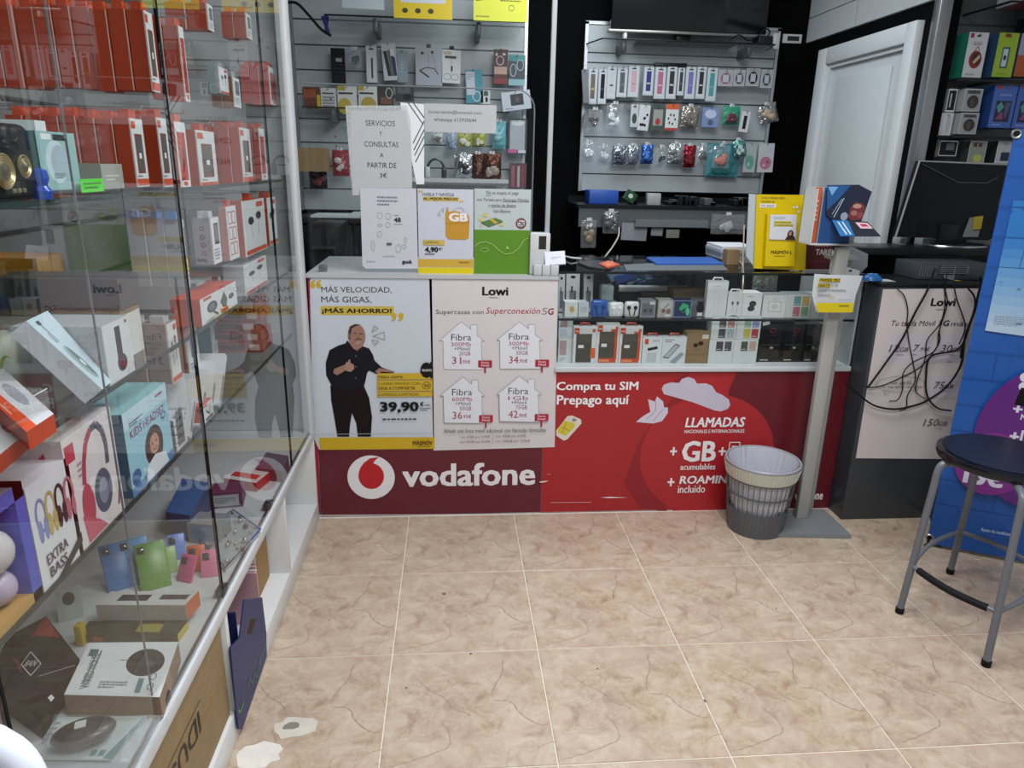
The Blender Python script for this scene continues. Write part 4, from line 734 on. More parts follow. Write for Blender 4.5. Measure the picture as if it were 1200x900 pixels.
mb = MB(); a = (-0.4801,-0.3157,0.45); mb.T = Matrix.Translation(a) @ Matrix.Rotation(R(20), 4, 'Z') @ Matrix.Diagonal((1.55, .95, .5, 1)); mb.lathe([(.034 * math.sin(i * math.pi / 12), -.034 * math.cos(i * math.pi / 12)) for i in range(13)], (0, 0, 0), M('3c3a3c', 'plastic'), 28); mb.T = Matrix.Translation(a) @ Matrix.Rotation(R(20), 4, 'Z'); mb.box(-.012, .006, -.008, .01, .0165, .018, M('b9bcbe', 'card')); build('mouse', mb, mp)
mb = MB(); mb.plate(cvZ(mb, .458), [(-0.5196,-0.3833),(-0.3677,-0.3979),(-0.3425,-0.2908),(-0.5486,-0.2767)], .028, CLEAR); build('blister', mb, mp)
prismZ('wireless_mouse_box', [(-0.7153,-0.1916),(-0.5669,-0.2939),(-0.5741,-0.1294),(-0.717,0.0219),(-0.7586,-0.0451)], .465, .045, '0e0b0a', '141011', 'black and red carton with white diamond emblem at the case floor corner', fn=lambda c: None)
mb = MB(); cv = cvZ(mb, .4655); cv.poly([(-0.7101,-0.0483),(-0.7149,0.0179),(-0.6483,-0.0574)], 'a83020'); cv.poly([(-0.7113,-0.1172),(-0.6854,-0.1343),(-0.662,-0.1709),(-0.6833,-0.1497)], '7a2c24'); cv.pline([(-0.6793,-0.1423),(-0.6826,-0.1028),(-0.642,-0.1418),(-0.6428,-0.1769)], .002, 'd8d8d8', True); cv.text((-0.6731,-0.1487,-0.6512,-0.1301), 'BAN', 'd8d8d8', .02); cv.poly([(-0.5774,-0.2417),(-0.5759,-0.2328),(-0.5648,-0.2425),(-0.5652,-0.2536)], 'd8d8d8'); cv.pline([(-0.6267,-0.1803),(-0.572,-0.1508)], .003, '8a8484'); cv.h = 0; mb.plate(cvZ(mb, .4654), [(-0.7101,-0.1923),(-0.5688,-0.29),(-0.5789,-0.1296),(-0.7133,0.0149),(-0.753,-0.0488)], .0003, M('171213', 'card')); build('label_sheet', mb, bpy.data.objects['wireless_mouse_box'])
prismZ('keyboard_box', [(-0.6161,0.0366),(-0.4175,0.0265),(-0.4063,0.0834),(-0.6063,0.0899)], .48, .04, 'a9a7a2', 'b6b6b4', 'long white carton with orange end on the case floor', fn=lambda c: (c.rect((.18, .3, .52, .75), '2c2a2c'), c.rect((.64, .4, .95, .75), '3a3234')), cols=['a9a7a2', 'c0623a', 'a9a7a2', 'a9a7a2'])
prismZ('remote_box', [(-0.6358,-0.0123),(-0.4212,-0.0237),(-0.4161,0.0253),(-0.6371,0.0369)], .438, .0195, '4c4a3c', '3c3a30', 'low dark carton with yellow end under the long white one', cols=['55523c', 'b8a838', '4c4a3c', '4c4a3c'], fn=lambda c: c.rect((.55, .2, .8, .8), '8a8434'))
mb = MB(); a = (-0.6729,0.0834,0.42); mb.T = rot_about(a, x=R(-30), z=R(25)); mb.box(a[0] - .05, a[0], a[1], a[1] + .018, ZD, ZD + .075, M('a9b0ac', 'card')); face(mb, 'ny', a[0] - .05, a[0], a[1], a[1] + .018, ZD, ZD + .075).ell((.25, .45, .75, .85), '2c4038', 16)
build('battery_pack', mb, None, 'small white box with dark green oval leaning behind the black and red carton', 'box')
mb = MB(); a = (-0.6243,-0.0271,0.42); mb.rbox(a[0] - .012, a[0] + .004, a[1], a[1] + .02, ZD, ZD + .05, M('b8a224', 'plastic'), .002); build('battery_pack', mb, None, 'small yellow pack standing behind the wired mouse carton', 'pack')
mb = MB(); a = (-0.5777,-0.015,0.42); mb.rbox(a[0] - .03, a[0] + .03, a[1], a[1] + .03, ZD, ZD + .016, M('a8644c', 'plastic'), .003); build('battery_pack', mb, None, 'salmon pack lying behind the wired mouse carton', 'pack')
CC = (('2f6faa', 'blue', 142, 690, .0, 34), ('3a84b8', 'sky blue', 160, 682, .0, 32), ('5c8a3c', 'leaf green', 180, 684, 0, 28), ('6a8ad0', 'lilac blue', 205, 648, 0, 20), ('c85a88', 'pink', 214, 682, 0, -20), ('c8582c', 'orange', 228, 668, 0, 12), ('d87a9a', 'pale pink', 243, 672, 0, 10), ('8fb070', 'pale green', 196, 668, 0, 22))
for c_, nm, px_, py_, _, an in CC:
    a = {142: (-0.6274,0.1932,0.42), 160: (-0.595,0.2142,0.42), 180: (-0.5482,0.1893,0.42), 205: (-0.5473,0.3255,0.42), 214: (-0.4963,0.2171,0.42), 228: (-0.4783,0.2637,0.42), 243: (-0.4357,0.2376,0.42), 196: (-0.545,0.2588,0.42)}[px_]
    mb = MB(); h = .12 if px_ < 190 else .07; w = .07 if px_ < 190 else .045; mb.T = rot_about((a[0], a[1], ZD), z=R(an), x=R(-35 if px_ < 190 else -28)); mb.rbox(a[0] - w / 2, a[0] + w / 2, a[1], a[1] + .009, ZD, ZD + h, M(c_, 'plastic'), .004)
    mb.T = mb.T @ Matrix.Identity(4); mb.rbox(a[0] - w / 2 + .006, a[0] - w / 2 + .022, a[1] - .002, a[1] + .002, ZD + h - .026, ZD + h - .008, M('3a3c40', 'gloss'), .001)
    build('phone_cover', mb, None, nm + ' phone cover leaning among coloured covers on the case floor', 'phone cover', 'coloured phone covers on the case floor')
# clear tray of trinkets at the far right of the deck
tr_ = thing('clear_tray', 'clear plastic tray of gilt trinkets at the far end of the case floor', 'tray', (-.43, .2, ZD))
P = [(-0.5363,0.4406),(-0.4036,0.2605),(-0.3646,0.4638),(-0.476,0.5882)]
mb = MB(); mb.plate(cvZ(mb, .47), P, .042, CLEAR); build('lid', mb, tr_)
mb = MB(); mb.plate(cvZ(mb, .424), P, .004, M('a4a8ac', 'plastic')); mb.tube([(x, y, .432) for x, y in P + P[:1]], .003, M('34508c', 'plastic'), 5); build('base', mb, tr_)
mb = MB()
for k in range(26):
    u, v = random.random(), random.random(); q = [P[0][i] * (1 - u) * (1 - v) + P[1][i] * u * (1 - v) + P[2][i] * u * v + P[3][i] * (1 - u) * v for i in (0, 1)]
    r = random.uniform(.004, .010); mb.lathe([(r * math.sin(i * math.pi / 5), -r * math.cos(i * math.pi / 5)) for i in range(6)], (q[0], q[1], .424 + r), M(random.choice(['9a8a4c', 'b0b4b8', '5c5a30', 'c8c4b8', '4c3c54']), 'metal'), 8)
build('trinkets', mb, tr_, kind='stuff')
prismZ('gift_carton', [(-0.5604,0.7817),(-0.4459,0.7382),(-0.4148,0.8591),(-0.5365,0.892)], .45, .0315, 'a02820', 'c4c0c2', 'flat red and white carton beyond the clear tray', fn=lambda c: c.rect((.1, .2, .9, .5), 'b42c24'))
prismZ('folder_pack', [(-0.6138,0.4475),(-0.5413,0.4241),(-0.5526,0.6351),(-0.6473,0.6758)], .50, .0815, '27466e', '2f5c92', 'dark blue carton behind the coloured phone covers')
prismZ('gift_carton', [(-0.4707,0.8384),(-0.3799,0.8073),(-0.3858,0.9382),(-0.4696,0.9718)], .46, .0415, '3c3440', '55485c', 'dark purple carton at the far corner of the case floor')

# --- stored in the white base ---
kb = thing('cardboard_box', 'large brown carton with upside-down black lettering in the nearest base compartment', 'cardboard box', (-.6, -.5, .085))
mb = MB(); mb.box(-.82, -.385, -1.1, .128, .086, .362, M('8f7a58', 'kraft')); mb.box(-.3849, -.3843, -.9, .12, .215, .222, M('8f6f44', 'kraft')); build('carton', mb, kb)
mb = MB(); cv = cvX(mb, -.3842); cv.text((-.055, .262, -.30, .205), 'IDUSIT', '1f1a16', .02); cv.pline([(-.04, .278), (-.46, .278)], .0025, '1f1a16'); build('lettering', mb, kb)
cb = thing('fruit_crate', 'blue cardboard crate with hand hole and green script in the middle base compartment', 'crate', (-.42, .4, .087))
mb = MB(); P = [(0.2688,0.3289),(0.4232,0.2328),(0.4315,0.1056),(0.4143,0.0356),(0.1476,0.0173),(0.1247,0.0409),(0.1246,0.17),(0.1315,0.2851),(0.204,0.2588)]
mb.plate(cvX(mb, -.366), P, .004, M('142760', 'card')); cv = cvX(mb, -.366); cv.poly([(0.2501,0.2363),(0.2957,0.2026),(0.3483,0.2122),(0.2929,0.2531)], '0c0a0c'); cv.pline([(0.2501,0.2363),(0.2929,0.2531)], .003, 'a08458')
cv.pline([(0.3291,0.0663),(0.3595,0.0785),(0.4233,0.0803)], .005, '3f8a4c'); cv.pline([(0.2147,0.0847),(0.2434,0.1007),(0.2611,0.0665),(0.2897,0.0783),(0.3055,0.0494),(0.3468,0.0804)], .005, '3f7a5c'); cv.pline([(0.1331,0.0931),(0.1445,0.0754),(0.1805,0.0775)], .006, '4c9a3c'); build('front_board', mb, cb)
mb = MB(); mb.box(-.70, -.388, P[0][0] - .02, P[0][0] - .012, .088, .30, M('162458', 'card')); mb.box(-.70, -.388, P[0][0] - .02, P[1][0], .088, .092, M('162458', 'card')); build('side_board', mb, cb)
mb = MB(); mb.box(-.80, -.44, .58, .775, .086, .335, M('96774c', 'kraft')); mb.box(-.63, -.60, .578, .58, .086, .335, M('a98a5c', 'kraft')); build('cardboard_box', mb, None, 'brown carton at the back of the middle base compartment', 'cardboard box')
for k in range(6):
    mb = MB(); y = .575 - (k + 1) * .012; mb.box(-.66 + k * .006, -.42 + k * .004, y, y + .007, .086, .29 - k * .006 + random.uniform(-.004, .004), M(['c9b0b4', 'd2cccd', 'c49aa4'][k % 3], 'paper')); build('leaflet_stack', mb, None, 'upright pink or white leaflet bundle, %s in front of the brown carton' % ORD[k + 1], 'leaflets', 'leaflet bundles in the middle base compartment')
mb = MB(); mb.T = rot_about((-.40, .22, .2), x=R(15)); mb.box(-.5, -.41, .215, .222, .088, .30, M('c9c9cc', 'paper')); face(mb, 'ny', -.5, -.41, .215, .222, .088, .30).fake((.3, .5, .8, .8), '2c2c30', 4); build('tag_card', mb, None, 'white card with black marks behind the blue crate', 'card')
mb = MB(); mb.T = rot_about((-.395, .82, .09), x=R(-6)); mb.rbox(-.47, -.392, .835, .86, .09, .30, M('17181a', 'gloss'), .004); build('picture_frame', mb, None, 'black frame leaning in the farthest base compartment', 'frame')

stack(-.45, (0.1973,0.9508,0.253,1.0897), 2, .05, '8a7a78', 'phones', 'earphone_pack', 'grey pink pack hanging behind the seam below the blue clip boxes', 'grey pack behind the one below the blue clip boxes', None, tab='b9bcc0')
stack(-.47, (0.3555,0.9069,0.4353,1.0421), 1, .04, 'a07468', 'window', 'cable_pack', 'narrow tan pack just left of the black joint above the headset box', '', None, tab='b9bcc0')
for k, (yy, c, l) in enumerate(((.55, 'b4b8bc', 'pale grey carton, nearest of three at the far end of the middle shelf'), (.74, '8c4436', 'brick red carton, middle of three at the far end of the middle shelf'), (.94, 'a8acb0', 'silver carton, farthest of three on the middle shelf'))):
    boxed('small_carton', -.50, (yy, ZM, yy + .13, ZM + (.07, .06, .09)[k]), .16, c, 'c4c7ca', ('phones', 'grid', 'window')[k], l, 'box')
for k, (px_, c, l) in enumerate(((.30, '6c5a50', 'brown carton with pale front on the lower shelf beyond the leaning boxes'), (.72, '3f6a72', 'dark teal carton on the lower shelf before the orange pile'))):
    boxed('small_carton', -.60, (px_ + .2, ZL, px_ + .33, ZL + .11), .12, c, 'a9adb0', 'window', l, 'box')
# clear acrylic box on the middle shelf behind the orange ended boxes
ac = thing('acrylic_box', 'empty clear acrylic box between the pale blue box and the orange ended boxes', 'box', (-.46, -.33, ZM))
mb = MB(); mb.box(-.53, -.44, -.40, -.31, ZM + .001, ZM + .045, CLEAR); build('shell', mb, ac)
mb = MB()
for p0, p1 in (((-.53, -.40), (-.44, -.40)), ((-.44, -.40), (-.44, -.31))): mb.tube([(*p0, ZM + .045), (*p1, ZM + .045)], .0012, M('b9c0c4', 'plastic'), 4)
build('rim', mb, ac)
# mixed small boxes on the case floor between the covers and the tray
for k, (x, y, w, d, h, c, l) in enumerate(((-.55, .42, .09, .07, .06, '7c8084', 'grey carton beyond the dark blue carton on the case floor'), (-.56, .62, .1, .08, .05, '5c2a4c', 'plum carton at the back of the case floor'))):
    mb = MB(); mb.T = rot_about((x, y, ZD), z=R(random.uniform(-15, 15))); mb.box(x, x + w, y, y + d, ZD, ZD + h, M(c, 'card')); cv = face(mb, 'ny', x, x + w, y, y + d, ZD, ZD + h); cv.rect((.1, .12, .9, .88), 'a9adb0' if k % 2 else '3c80a8'); cv.fake((.2, .3, .8, .7), '5a5e62', 3)
    build('small_carton', mb, None, l, 'box')

# white plastic chair back at the lower left corner
wc = thing('plastic_chair', 'white moulded plastic chair back at the lower left corner', 'chair', (-.30, -.95, 0))
wp = M('dfe6f4', 'gloss')
a = [(-0.0597,-1.05,1.1168),(-0.0631,-1.05,1.0992),(-0.0799,-1.05,1.1253)]
zt_ = a[2][2]; xr_ = a[0][0]
mb = MB(); CYY = -1.05; W_ = .27
loop = [(xr_ - W_, zt_ - .30), (xr_ - W_, zt_ - .05), (xr_ - W_ + .02, zt_ - .01), (xr_ - W_ + .06, zt_), (xr_ - .045, zt_), (xr_ - .012, zt_ - .008), (xr_, zt_ - .035), (xr_ - .004, zt_ - .08), (xr_ - .008, zt_ - .30)]
mb.tube(smooth([(x - .010, CYY, z - .011) for x, z in loop], 6), .0092, wp, 12)
build('back_frame', mb, wc)
mb = MB(); mb.tube([(xr_ - W_, CYY, zt_ - .20), (xr_ - .015, CYY, zt_ - .20)], .009, wp, 10); build('back_rail', mb, wc)
for u in (.2, .42):
    mb = MB(); x = xr_ - W_ + (W_ - .02) * u; mb.rbox(x - .008, x + .008, CYY - .005, CYY + .005, zt_ - .31, zt_ - .205, wp, .003); build('back_slat', mb, wc)
mb = MB(); mb.rbox(xr_ - W_ - .02, xr_ + .01, -1.40, CYY + .012, zt_ - .40, zt_ - .30, wp, .018, 3); build('seat', mb, wc)
for sx in (xr_ - W_, xr_ - .02):
    for sy in (-1.38, -1.07):
        mb = MB(); mb.tube([(sx, sy, zt_ - .39), (sx, sy, .0)], [.018, .013], wp, 10); build('leg', mb, wc)


# ================= BACK WALL: slatted panels, shelves and hanging goods =================
def slatwall(name, label, x0, x1, zs, Y, col, frame=True):
    t = thing(name, label, 'slatted panel', ((x0 + x1) / 2, Y + .01, zs[-1]))
    mb = MB(); mb.box(x0, x1, Y + .008, Y + .018, zs[-1], zs[0], M('4a5054', 'plastic')); build('backing', mb, t)
    for a, b in zip(zs, zs[1:]):
        mb = MB(); mb.rbox(x0, x1, Y, Y + .010, b + .003, a - .003, M(col, 'plastic'), .002, 1); build('slat', mb, t)
    if frame:
        for x in (x0 - .018, x1):
            mb = MB(); mb.box(x, x + .018, Y - .006, Y + .018, zs[-1], zs[0] + .01, M('b4b9bc', 'metal')); build('side_profile', mb, t)
        mb = MB(); mb.box(x0 - .018, x1 + .018, Y - .006, Y + .018, zs[0] - .004, zs[0] + .012, M('b4b9bc', 'metal')); build('top_profile', mb, t)
    return t
WY = 2.88
cs = slatwall('slatwall', 'grey slatted panel under the television on the black back wall', .948, 2.03, [2.208, 2.06, (1.4982,2.88,2.0089)[2], (1.5167,2.88,1.8103)[2], (1.5349,2.88,1.6151)[2], (1.5541,2.88,1.4094)[2], (1.5632,2.88,1.3116)[2]], WY, 'a4adb2')
lz = [(-0.0561,2.88,1.2975)[2]]
while lz[0] < 2.6: lz.insert(0, lz[0] + .1255)
ls = slatwall('slatwall', 'grey slatted panel behind the glass screen on the back wall', -.66, .592, lz + [lz[-1] - .12], WY, 'a2abb0')

def peg(t, x, z, Y):
    mb = MB(); mb.tube([(x, WY + .006, z), (x, Y - .012, z), (x, Y - .016, z + .008)], .0022, M('9ba0a4', 'metal'), 5); build('hook', mb, t)
def hang(name, B, Y, col, label, cat, group=None, fn=None, t=.014, wall=None, tab=None, tilt=0, mat='card', pk=True):
    x0, z0, x1, z1 = B; mb = MB()
    if tilt: mb.T = rot_about(((x0 + x1) / 2, Y, z1), y=R(tilt))
    mb.box(x0, x1, Y, Y + t, z0, z1, M(col, mat))
    if tab: mb.box((x0 + x1) / 2 - .012, (x0 + x1) / 2 + .012, Y + .002, Y + .005, z1, z1 + .02, M(tab, 'plastic'))
    cv = face(mb, 'ny', x0, x1, Y, Y + t, z0, z1); cv.h = .0003
    if fn: fn(cv)
    if pk: peg(wall or cs, (x0 + x1) / 2, z1 - (.006 if not tab else -.01), Y)
    return build(name, mb, None, label, cat, group)
def strap(c, c2=None, body=(.28, .12, .74, .84)):
    def f(cv):
        cv.rect((.06, .03, .94, .97), 'b9c0c6'); cv.rect((.3, .89, .7, .93), '2a2c30'); cv.rect(body, c); cv.rect((body[0] + .05, body[1] + .28, body[2] - .05, body[1] + .33), c2 or 'a9adb2')
        cv.rect((body[0], body[1], body[2], body[1] + .03), 'd2d4d6')
    return f
def bag(name, B, Y, col, content, label, cat, group, wall=None, clear=False, th=.03, tilt=0, mat='foil', hung=True):
    """crumpled plastic bag with its contents showing through"""
    x0, z0, x1, z1 = B; n = 7; t = thing(name, label, cat, ((x0 + x1) / 2, Y, z0), group)
    mb = MB()
    if tilt: mb.T = rot_about(((x0 + x1) / 2, Y, z1), y=R(tilt))
    for s_ in (-1, 1):
        vs = []
        for j in range(n + 1):
            for i in range(n + 1):
                u, v = i / n, j / n; b = math.sin(math.pi * u) ** .6 * (math.sin(math.pi * min(1, v * 1.05) ** .8) ** .6 if 0 < v < .98 else 0)
                e = 0 if (i in (0, n) or j in (0, n)) else random.uniform(-.3, .3)
                vs.append((x0 + (x1 - x0) * u + (random.uniform(-.002, .002)), Y + th * .55 + s_ * th * .5 * b * (1 + e), z0 + (z1 - z0) * v + random.uniform(-.002, .002)))
        fs = [(j * (n + 1) + i, j * (n + 1) + i + 1, (j + 1) * (n + 1) + i + 1, (j + 1) * (n + 1) + i) for j in range(n) for i in range(n)]
        if s_ > 0: fs = [f[::-1] for f in fs]
        mb.add(vs, fs, CLEAR if clear else M(col, mat), False)
    build('bag', mb, t)
    if content:
        mb = MB(); cx, w, h = (x0 + x1) / 2, (x1 - x0), (z1 - z0)
        if tilt: mb.T = rot_about((cx, Y, z1), y=R(tilt))
        yy = Y + (.012 if clear else -.001)
        K = 5
        for k in range(K):
            a = random.uniform(-.22, .22); b = random.uniform(.2, .6); r = min(w, h) * random.uniform(.13, .22)
            mb.lathe([(0, -.004), (r * .8, -.003), (r, 0), (r * .8, .004), (0, .005)], (cx + a * w, yy, z0 + b * h), M(content if k % 3 else {'1c1c20': '3a3c42'}.get(content, content), 'plastic'), 9, 'y', random.uniform(.6, 1.3), random.uniform(.6, 1.3))
        build('contents', mb, t)
    mb = MB(); cx = (x0 + x1) / 2; mb.box(cx - .014, cx + .014, Y + th * .45, Y + th * .45 + .003, z1 - .004, z1 + .012, M('c9cdd0', 'plastic')); build('hang_tab', mb, t)
    if hung: peg(wall or cs, cx, z1 + .004, Y)
    return t
HY = 2.80
o_ = ['first', 'second', 'third', 'fourth', 'fifth', 'sixth', 'seventh', 'eighth', 'ninth', 'tenth', 'eleventh', 'twelfth', 'thirteenth', 'fourteenth']
GA = 'watch strap packs in the top row of the wall panel under the television'
SA = [((0.9452,1.7852,0.9981,1.9699), '5a5648', 'b09a50', 'black and gold'), ((1.0029,1.7867,1.051,1.9715), '14161c', '3a3a50', 'black'), ((1.05,1.8148,1.103,1.9817), 'b4babf', '2a2c30', 'white'), ((1.1077,1.8253,1.1656,1.9792), '4c5054', '6a6e72', 'grey'), ((1.1702,1.8271,1.2331,1.9899), 'c09aa4', 'a88490', 'pale pink'),
      ((1.2572,1.8384,1.3154,1.9881), '2c2a70', 'b4b8c8', 'dark blue'), ((1.321,1.8223,1.3843,1.9901), 'a8607a', 'c8a0b0', 'rose pink'), ((1.389,1.8241,1.4476,1.9964), '26242a', 'c0c0c4', 'brown black'), ((1.452,1.8435,1.4912,1.9893), '2c3036', '5a5e62', 'narrow charcoal'),
      ((1.4967,1.8271,1.5555,1.9953), '6c68a8', '8884b4', 'lilac'), ((1.5604,1.8288,1.6144,1.9972), '22242a', 'b0b4b8', 'jet black'), ((1.6203,1.817,1.6794,1.9946), '3f8c88', '66a09c', 'teal')]
for i, (B_, c, c2, nm) in enumerate(SA):
    hang('watch_strap_pack', B_, HY, 'a3abb0', nm + ' watch strap pack, ' + o_[i] + ' from the left in the top row', 'watch strap', GA, strap(c, c2), .012)
hang('watch_strap_pack', (0.9021,1.7882,0.9357,1.9596), HY - .02, '6a6e72', 'grey pack hanging edge-on at the left end of the top row', 'watch strap', GA, None, .02, tilt=-6)
def wcase(c):
    def f(cv): cv.rect((.04, .04, .96, .96), '9a9ea4'); cv.ell((.15, .12, .85, .82), c, 18); cv.rect((.3, .25, .7, .7), 'a9adb4')
    return f
for B_, c, l in (((1.6857,1.8998,1.7695,1.9839), '8a5a68', 'mauve'), ((1.7744,1.9021,1.8387,1.9863), '3c4048', 'dark grey'), ((1.8481,1.9044,1.9224,1.9975), '1a1c20', 'round black'), ((1.9335,1.8977,1.9982,1.991), '24283c', 'navy')):
    hang('watch_case_pack', B_, HY, 'b4b8bc', l + ' watch case in a small square pack, right end of the top row', 'watch case', 'small square watch case packs', wcase(c), .012)
mb = MB(); mb.rbox((1.315,2.79,2.0053)[0], (1.4998,2.79,1.9979)[0], 2.80, 2.83, (1.3747,2.79,1.9854)[2], (1.3724,2.79,2.0115)[2], M('16181a', 'plastic'), .003)
build('hook_bar', mb, cs)
# second row
GB = 'phone accessories in the second row under the television'
def ringfn(c, bg='b9bec4', blob=True):
    def f(cv): cv.rect((.04, .03, .96, .97), bg); cv.ell((.2, .15, .82, .6), c, 16); cv.rect((.3, .86, .7, .92), '3a3c40')
    return f
bag('cable_pack', (0.9544,1.6458,1.0373,1.7588), HY, 'a9b0b4', '1c1c20', 'clear pack with coiled black cable, left end of the second row', 'cable', GB, clear=True, th=.02)
bag('cable_pack', (1.0608,1.6486,1.1586,1.7931), HY, 'c4cacd', 'd2d5d8', 'clear pack of white cables, second in the second row', 'cable', GB, clear=True, th=.02)
hang('charger_pack', (1.1973,1.6695,1.2415,1.7915), HY, 'b4babe', 'narrow white pack beside the cow-spotted one, second row', 'charger', GB, ringfn('3a3c40'))
def cow(cv):
    cv.rect((.03, .02, .97, .98), 'c4c9cc')
    for k in range(7): x, y = random.uniform(.15, .75), random.uniform(.08, .75); cv.ell((x, y, x + .2, y + .12), '1c1c20', 9)
hang('pop_grip_pack', (1.2472,1.6527,1.3112,1.7886), HY, 'c4c9cc', 'white pack with black spots in the second row', 'phone grip', GB, cow, tilt=4)
hang('pop_grip_pack', (1.3163,1.6546,1.3953,1.7862), HY, '3c4a44', 'dark green pack with red round grip in the second row', 'phone grip', GB, lambda cv: (cv.rect((.15, .2, .85, .85), '8f9490'), cv.ell((.32, .22, .68, .5), 'a02c2c', 14)))
hang('pop_grip_pack', (1.3999,1.6565,1.4741,1.7973), HY, 'c9cccc', 'orange and white pack with black ring of dots in the second row', 'phone grip', GB, lambda cv: (cv.rect((0, .8, 1, 1), 'c85a2c'), cv.rect((0, 0, 1, .1), 'a83a28'), [cv.ell((.42 + .26 * math.cos(k), .38 + .18 * math.sin(k), .56 + .26 * math.cos(k), .48 + .18 * math.sin(k)), '26262a', 7) for k in range(6)]))
bag('cable_pack', (1.4938,1.673,1.5981,1.7912), HY, 'a09a90', '6a6660', 'silver bag with coiled cable in the second row', 'cable', GB)
hang('cable_pack', (1.6133,1.6803,1.7082,1.7852), HY, '7488b0', 'blue and white pack in the second row', 'cable', GB, lambda cv: (cv.ell((.15, .45, .85, .9), 'b4bfd8', 16), cv.ell((.35, .08, .7, .4), '4a5a7a', 14)))
bag('charm_pack', (1.7369,1.6973,1.8372,1.7976), HY, '2c8a6c', '5c2c3c', 'emerald green pack with dark charm in the second row', 'pack', GB, mat='plastic')
hang('charger_pack', (1.8415,1.6576,1.8919,1.7678), HY - .01, 'c4c8cc', 'small white pack with black stick hanging below the emerald one', 'charger', GB, lambda cv: cv.rect((.3, .15, .7, .8), '1c1c22'), tilt=5)
bag('cable_pack', (1.9369,1.7069,2.0429,1.8121), HY, '9a9a98', 'b49c84', 'tilted silver bag with tan contents, right end of the second row', 'pack', GB, tilt=-18)
# third row
GC = 'bagged goods in the third row under the television'
T3 = [((0.9238,1.4838,1.0125,1.5855), 'b4bcc0', 'c9ced0', 'clear bag of white parts, left end of the third row', True), ((1.0231,1.4857,1.1023,1.5646), 'a0a8ae', 'd2d4d8', 'clear bag with white oval part, second in the third row', True), ((1.108,1.4641,1.1925,1.5666), '8a949c', '3c4450', 'silver and dark blue bag, third in the third row', False), ((1.1923,1.4658,1.2671,1.573), '9aa4aa', '5a6270', 'silver bag, fourth in the third row', False),
      ((1.2767,1.4722,1.3467,1.5795), '3c68b4', '4a7ac8', 'bright blue bag in the third row', False), ((1.3625,1.4692,1.4327,1.5675), '3a3c40', '141416', 'clear bag with black coil in the third row', True), ((1.4368,1.4758,1.5323,1.588), 'a8aeb2', '6a7074', 'wide silver crumpled bag mid third row', False), ((1.5286,1.4585,1.5993,1.5805), '8a2430', '6c1420', 'dark red bag in the third row', False),
      ((1.6037,1.4743,1.6796,1.5823), '5a5c66', '24242c', 'clear bag with black disc right of the red one', True)]
for B_, c, c2, l, cl in T3: bag('goods_bag', B_, HY, c, c2, l, 'bag', GC, clear=cl)
bag('goods_bag', (1.6674,1.4101,1.8661,1.5943), HY + .005, '3a7a84', '2c6c6c', 'large turquoise bag hanging lowest in the third row', 'bag', GC, mat='plastic')
bag('goods_bag', (1.691,1.4573,1.7927,1.5798), HY - .03, 'a8907c', 'c46a54', 'bag of orange red beads in front of the turquoise bag', 'bag', GC, clear=True)
bag('goods_bag', (1.7976,1.521,1.8739,1.6147), HY - .03, '6fa09c', 'b4c8c8', 'small silver green bag over the turquoise bag', 'bag', GC, tilt=-12)
hang('glitter_cover_pack', (1.8852,1.4371,1.9569,1.5979), HY, '9fa8aa', 'clear pack with green patterned cover, second from right in the third row', 'pack', GC, lambda cv: (cv.ell((.15, .1, .85, .6), '5c9488', 16), cv.ell((.3, .2, .5, .35), 'a8b8b4', 8)))
hang('glitter_cover_pack', (1.9672,1.4389,2.0597,1.5999), HY, 'b4b6ba', 'clear pack with pink patterned cover, right end of the third row', 'pack', GC, lambda cv: (cv.ell((.12, .1, .88, .55), 'a86a80', 16), cv.ell((.3, .2, .5, .3), 'c8a0ac', 8), cv.ell((.55, .3, .7, .42), '7a4458', 8)), tilt=-2)
hang('charger_pack', (0.9349,1.6583,0.9592,1.7485), HY - .01, '6a6e72', 'thin pack hanging edge-on left of the coiled black cable', 'pack', GB, tilt=10)

# television
tv = thing('television', 'large black flat television with silver lower edge above the slatted panel', 'television', (1.5, 2.80, 2.19))
mb = MB(); mb.rbox((1.0489,2.76,2.163)[0], (1.9153,2.76,2.1796)[0] + .0, 2.76, 2.80, 2.165, 2.72, M('0a0b0d', 'gloss'), .004); tvs = build('screen', mb, tv)
mb = MB(); a0, a1 = (1.0341,2.755,2.1574)[0], (1.9089,2.755,2.1743)[0]; mb.rbox(a0, a1, 2.752, 2.80, 2.148, 2.163, M('8f8f8c', 'metal'), .003); build('lower_bezel', mb, tvs)
mb = MB(); mb.rbox(1.42, 1.50, 2.78, 2.84, 2.11, 2.16, M('0c0d0f', 'plastic'), .004); build('stand_neck', mb, tv)
mb = MB(); mb.rbox(1.2, 1.75, 2.74, 2.86, 2.102, 2.112, M('101114', 'plastic'), .003); mb.box(1.4, 1.5, 2.80, 2.878, 2.3, 2.5, M('101114', 'plastic')); build('stand_base', mb, tv)
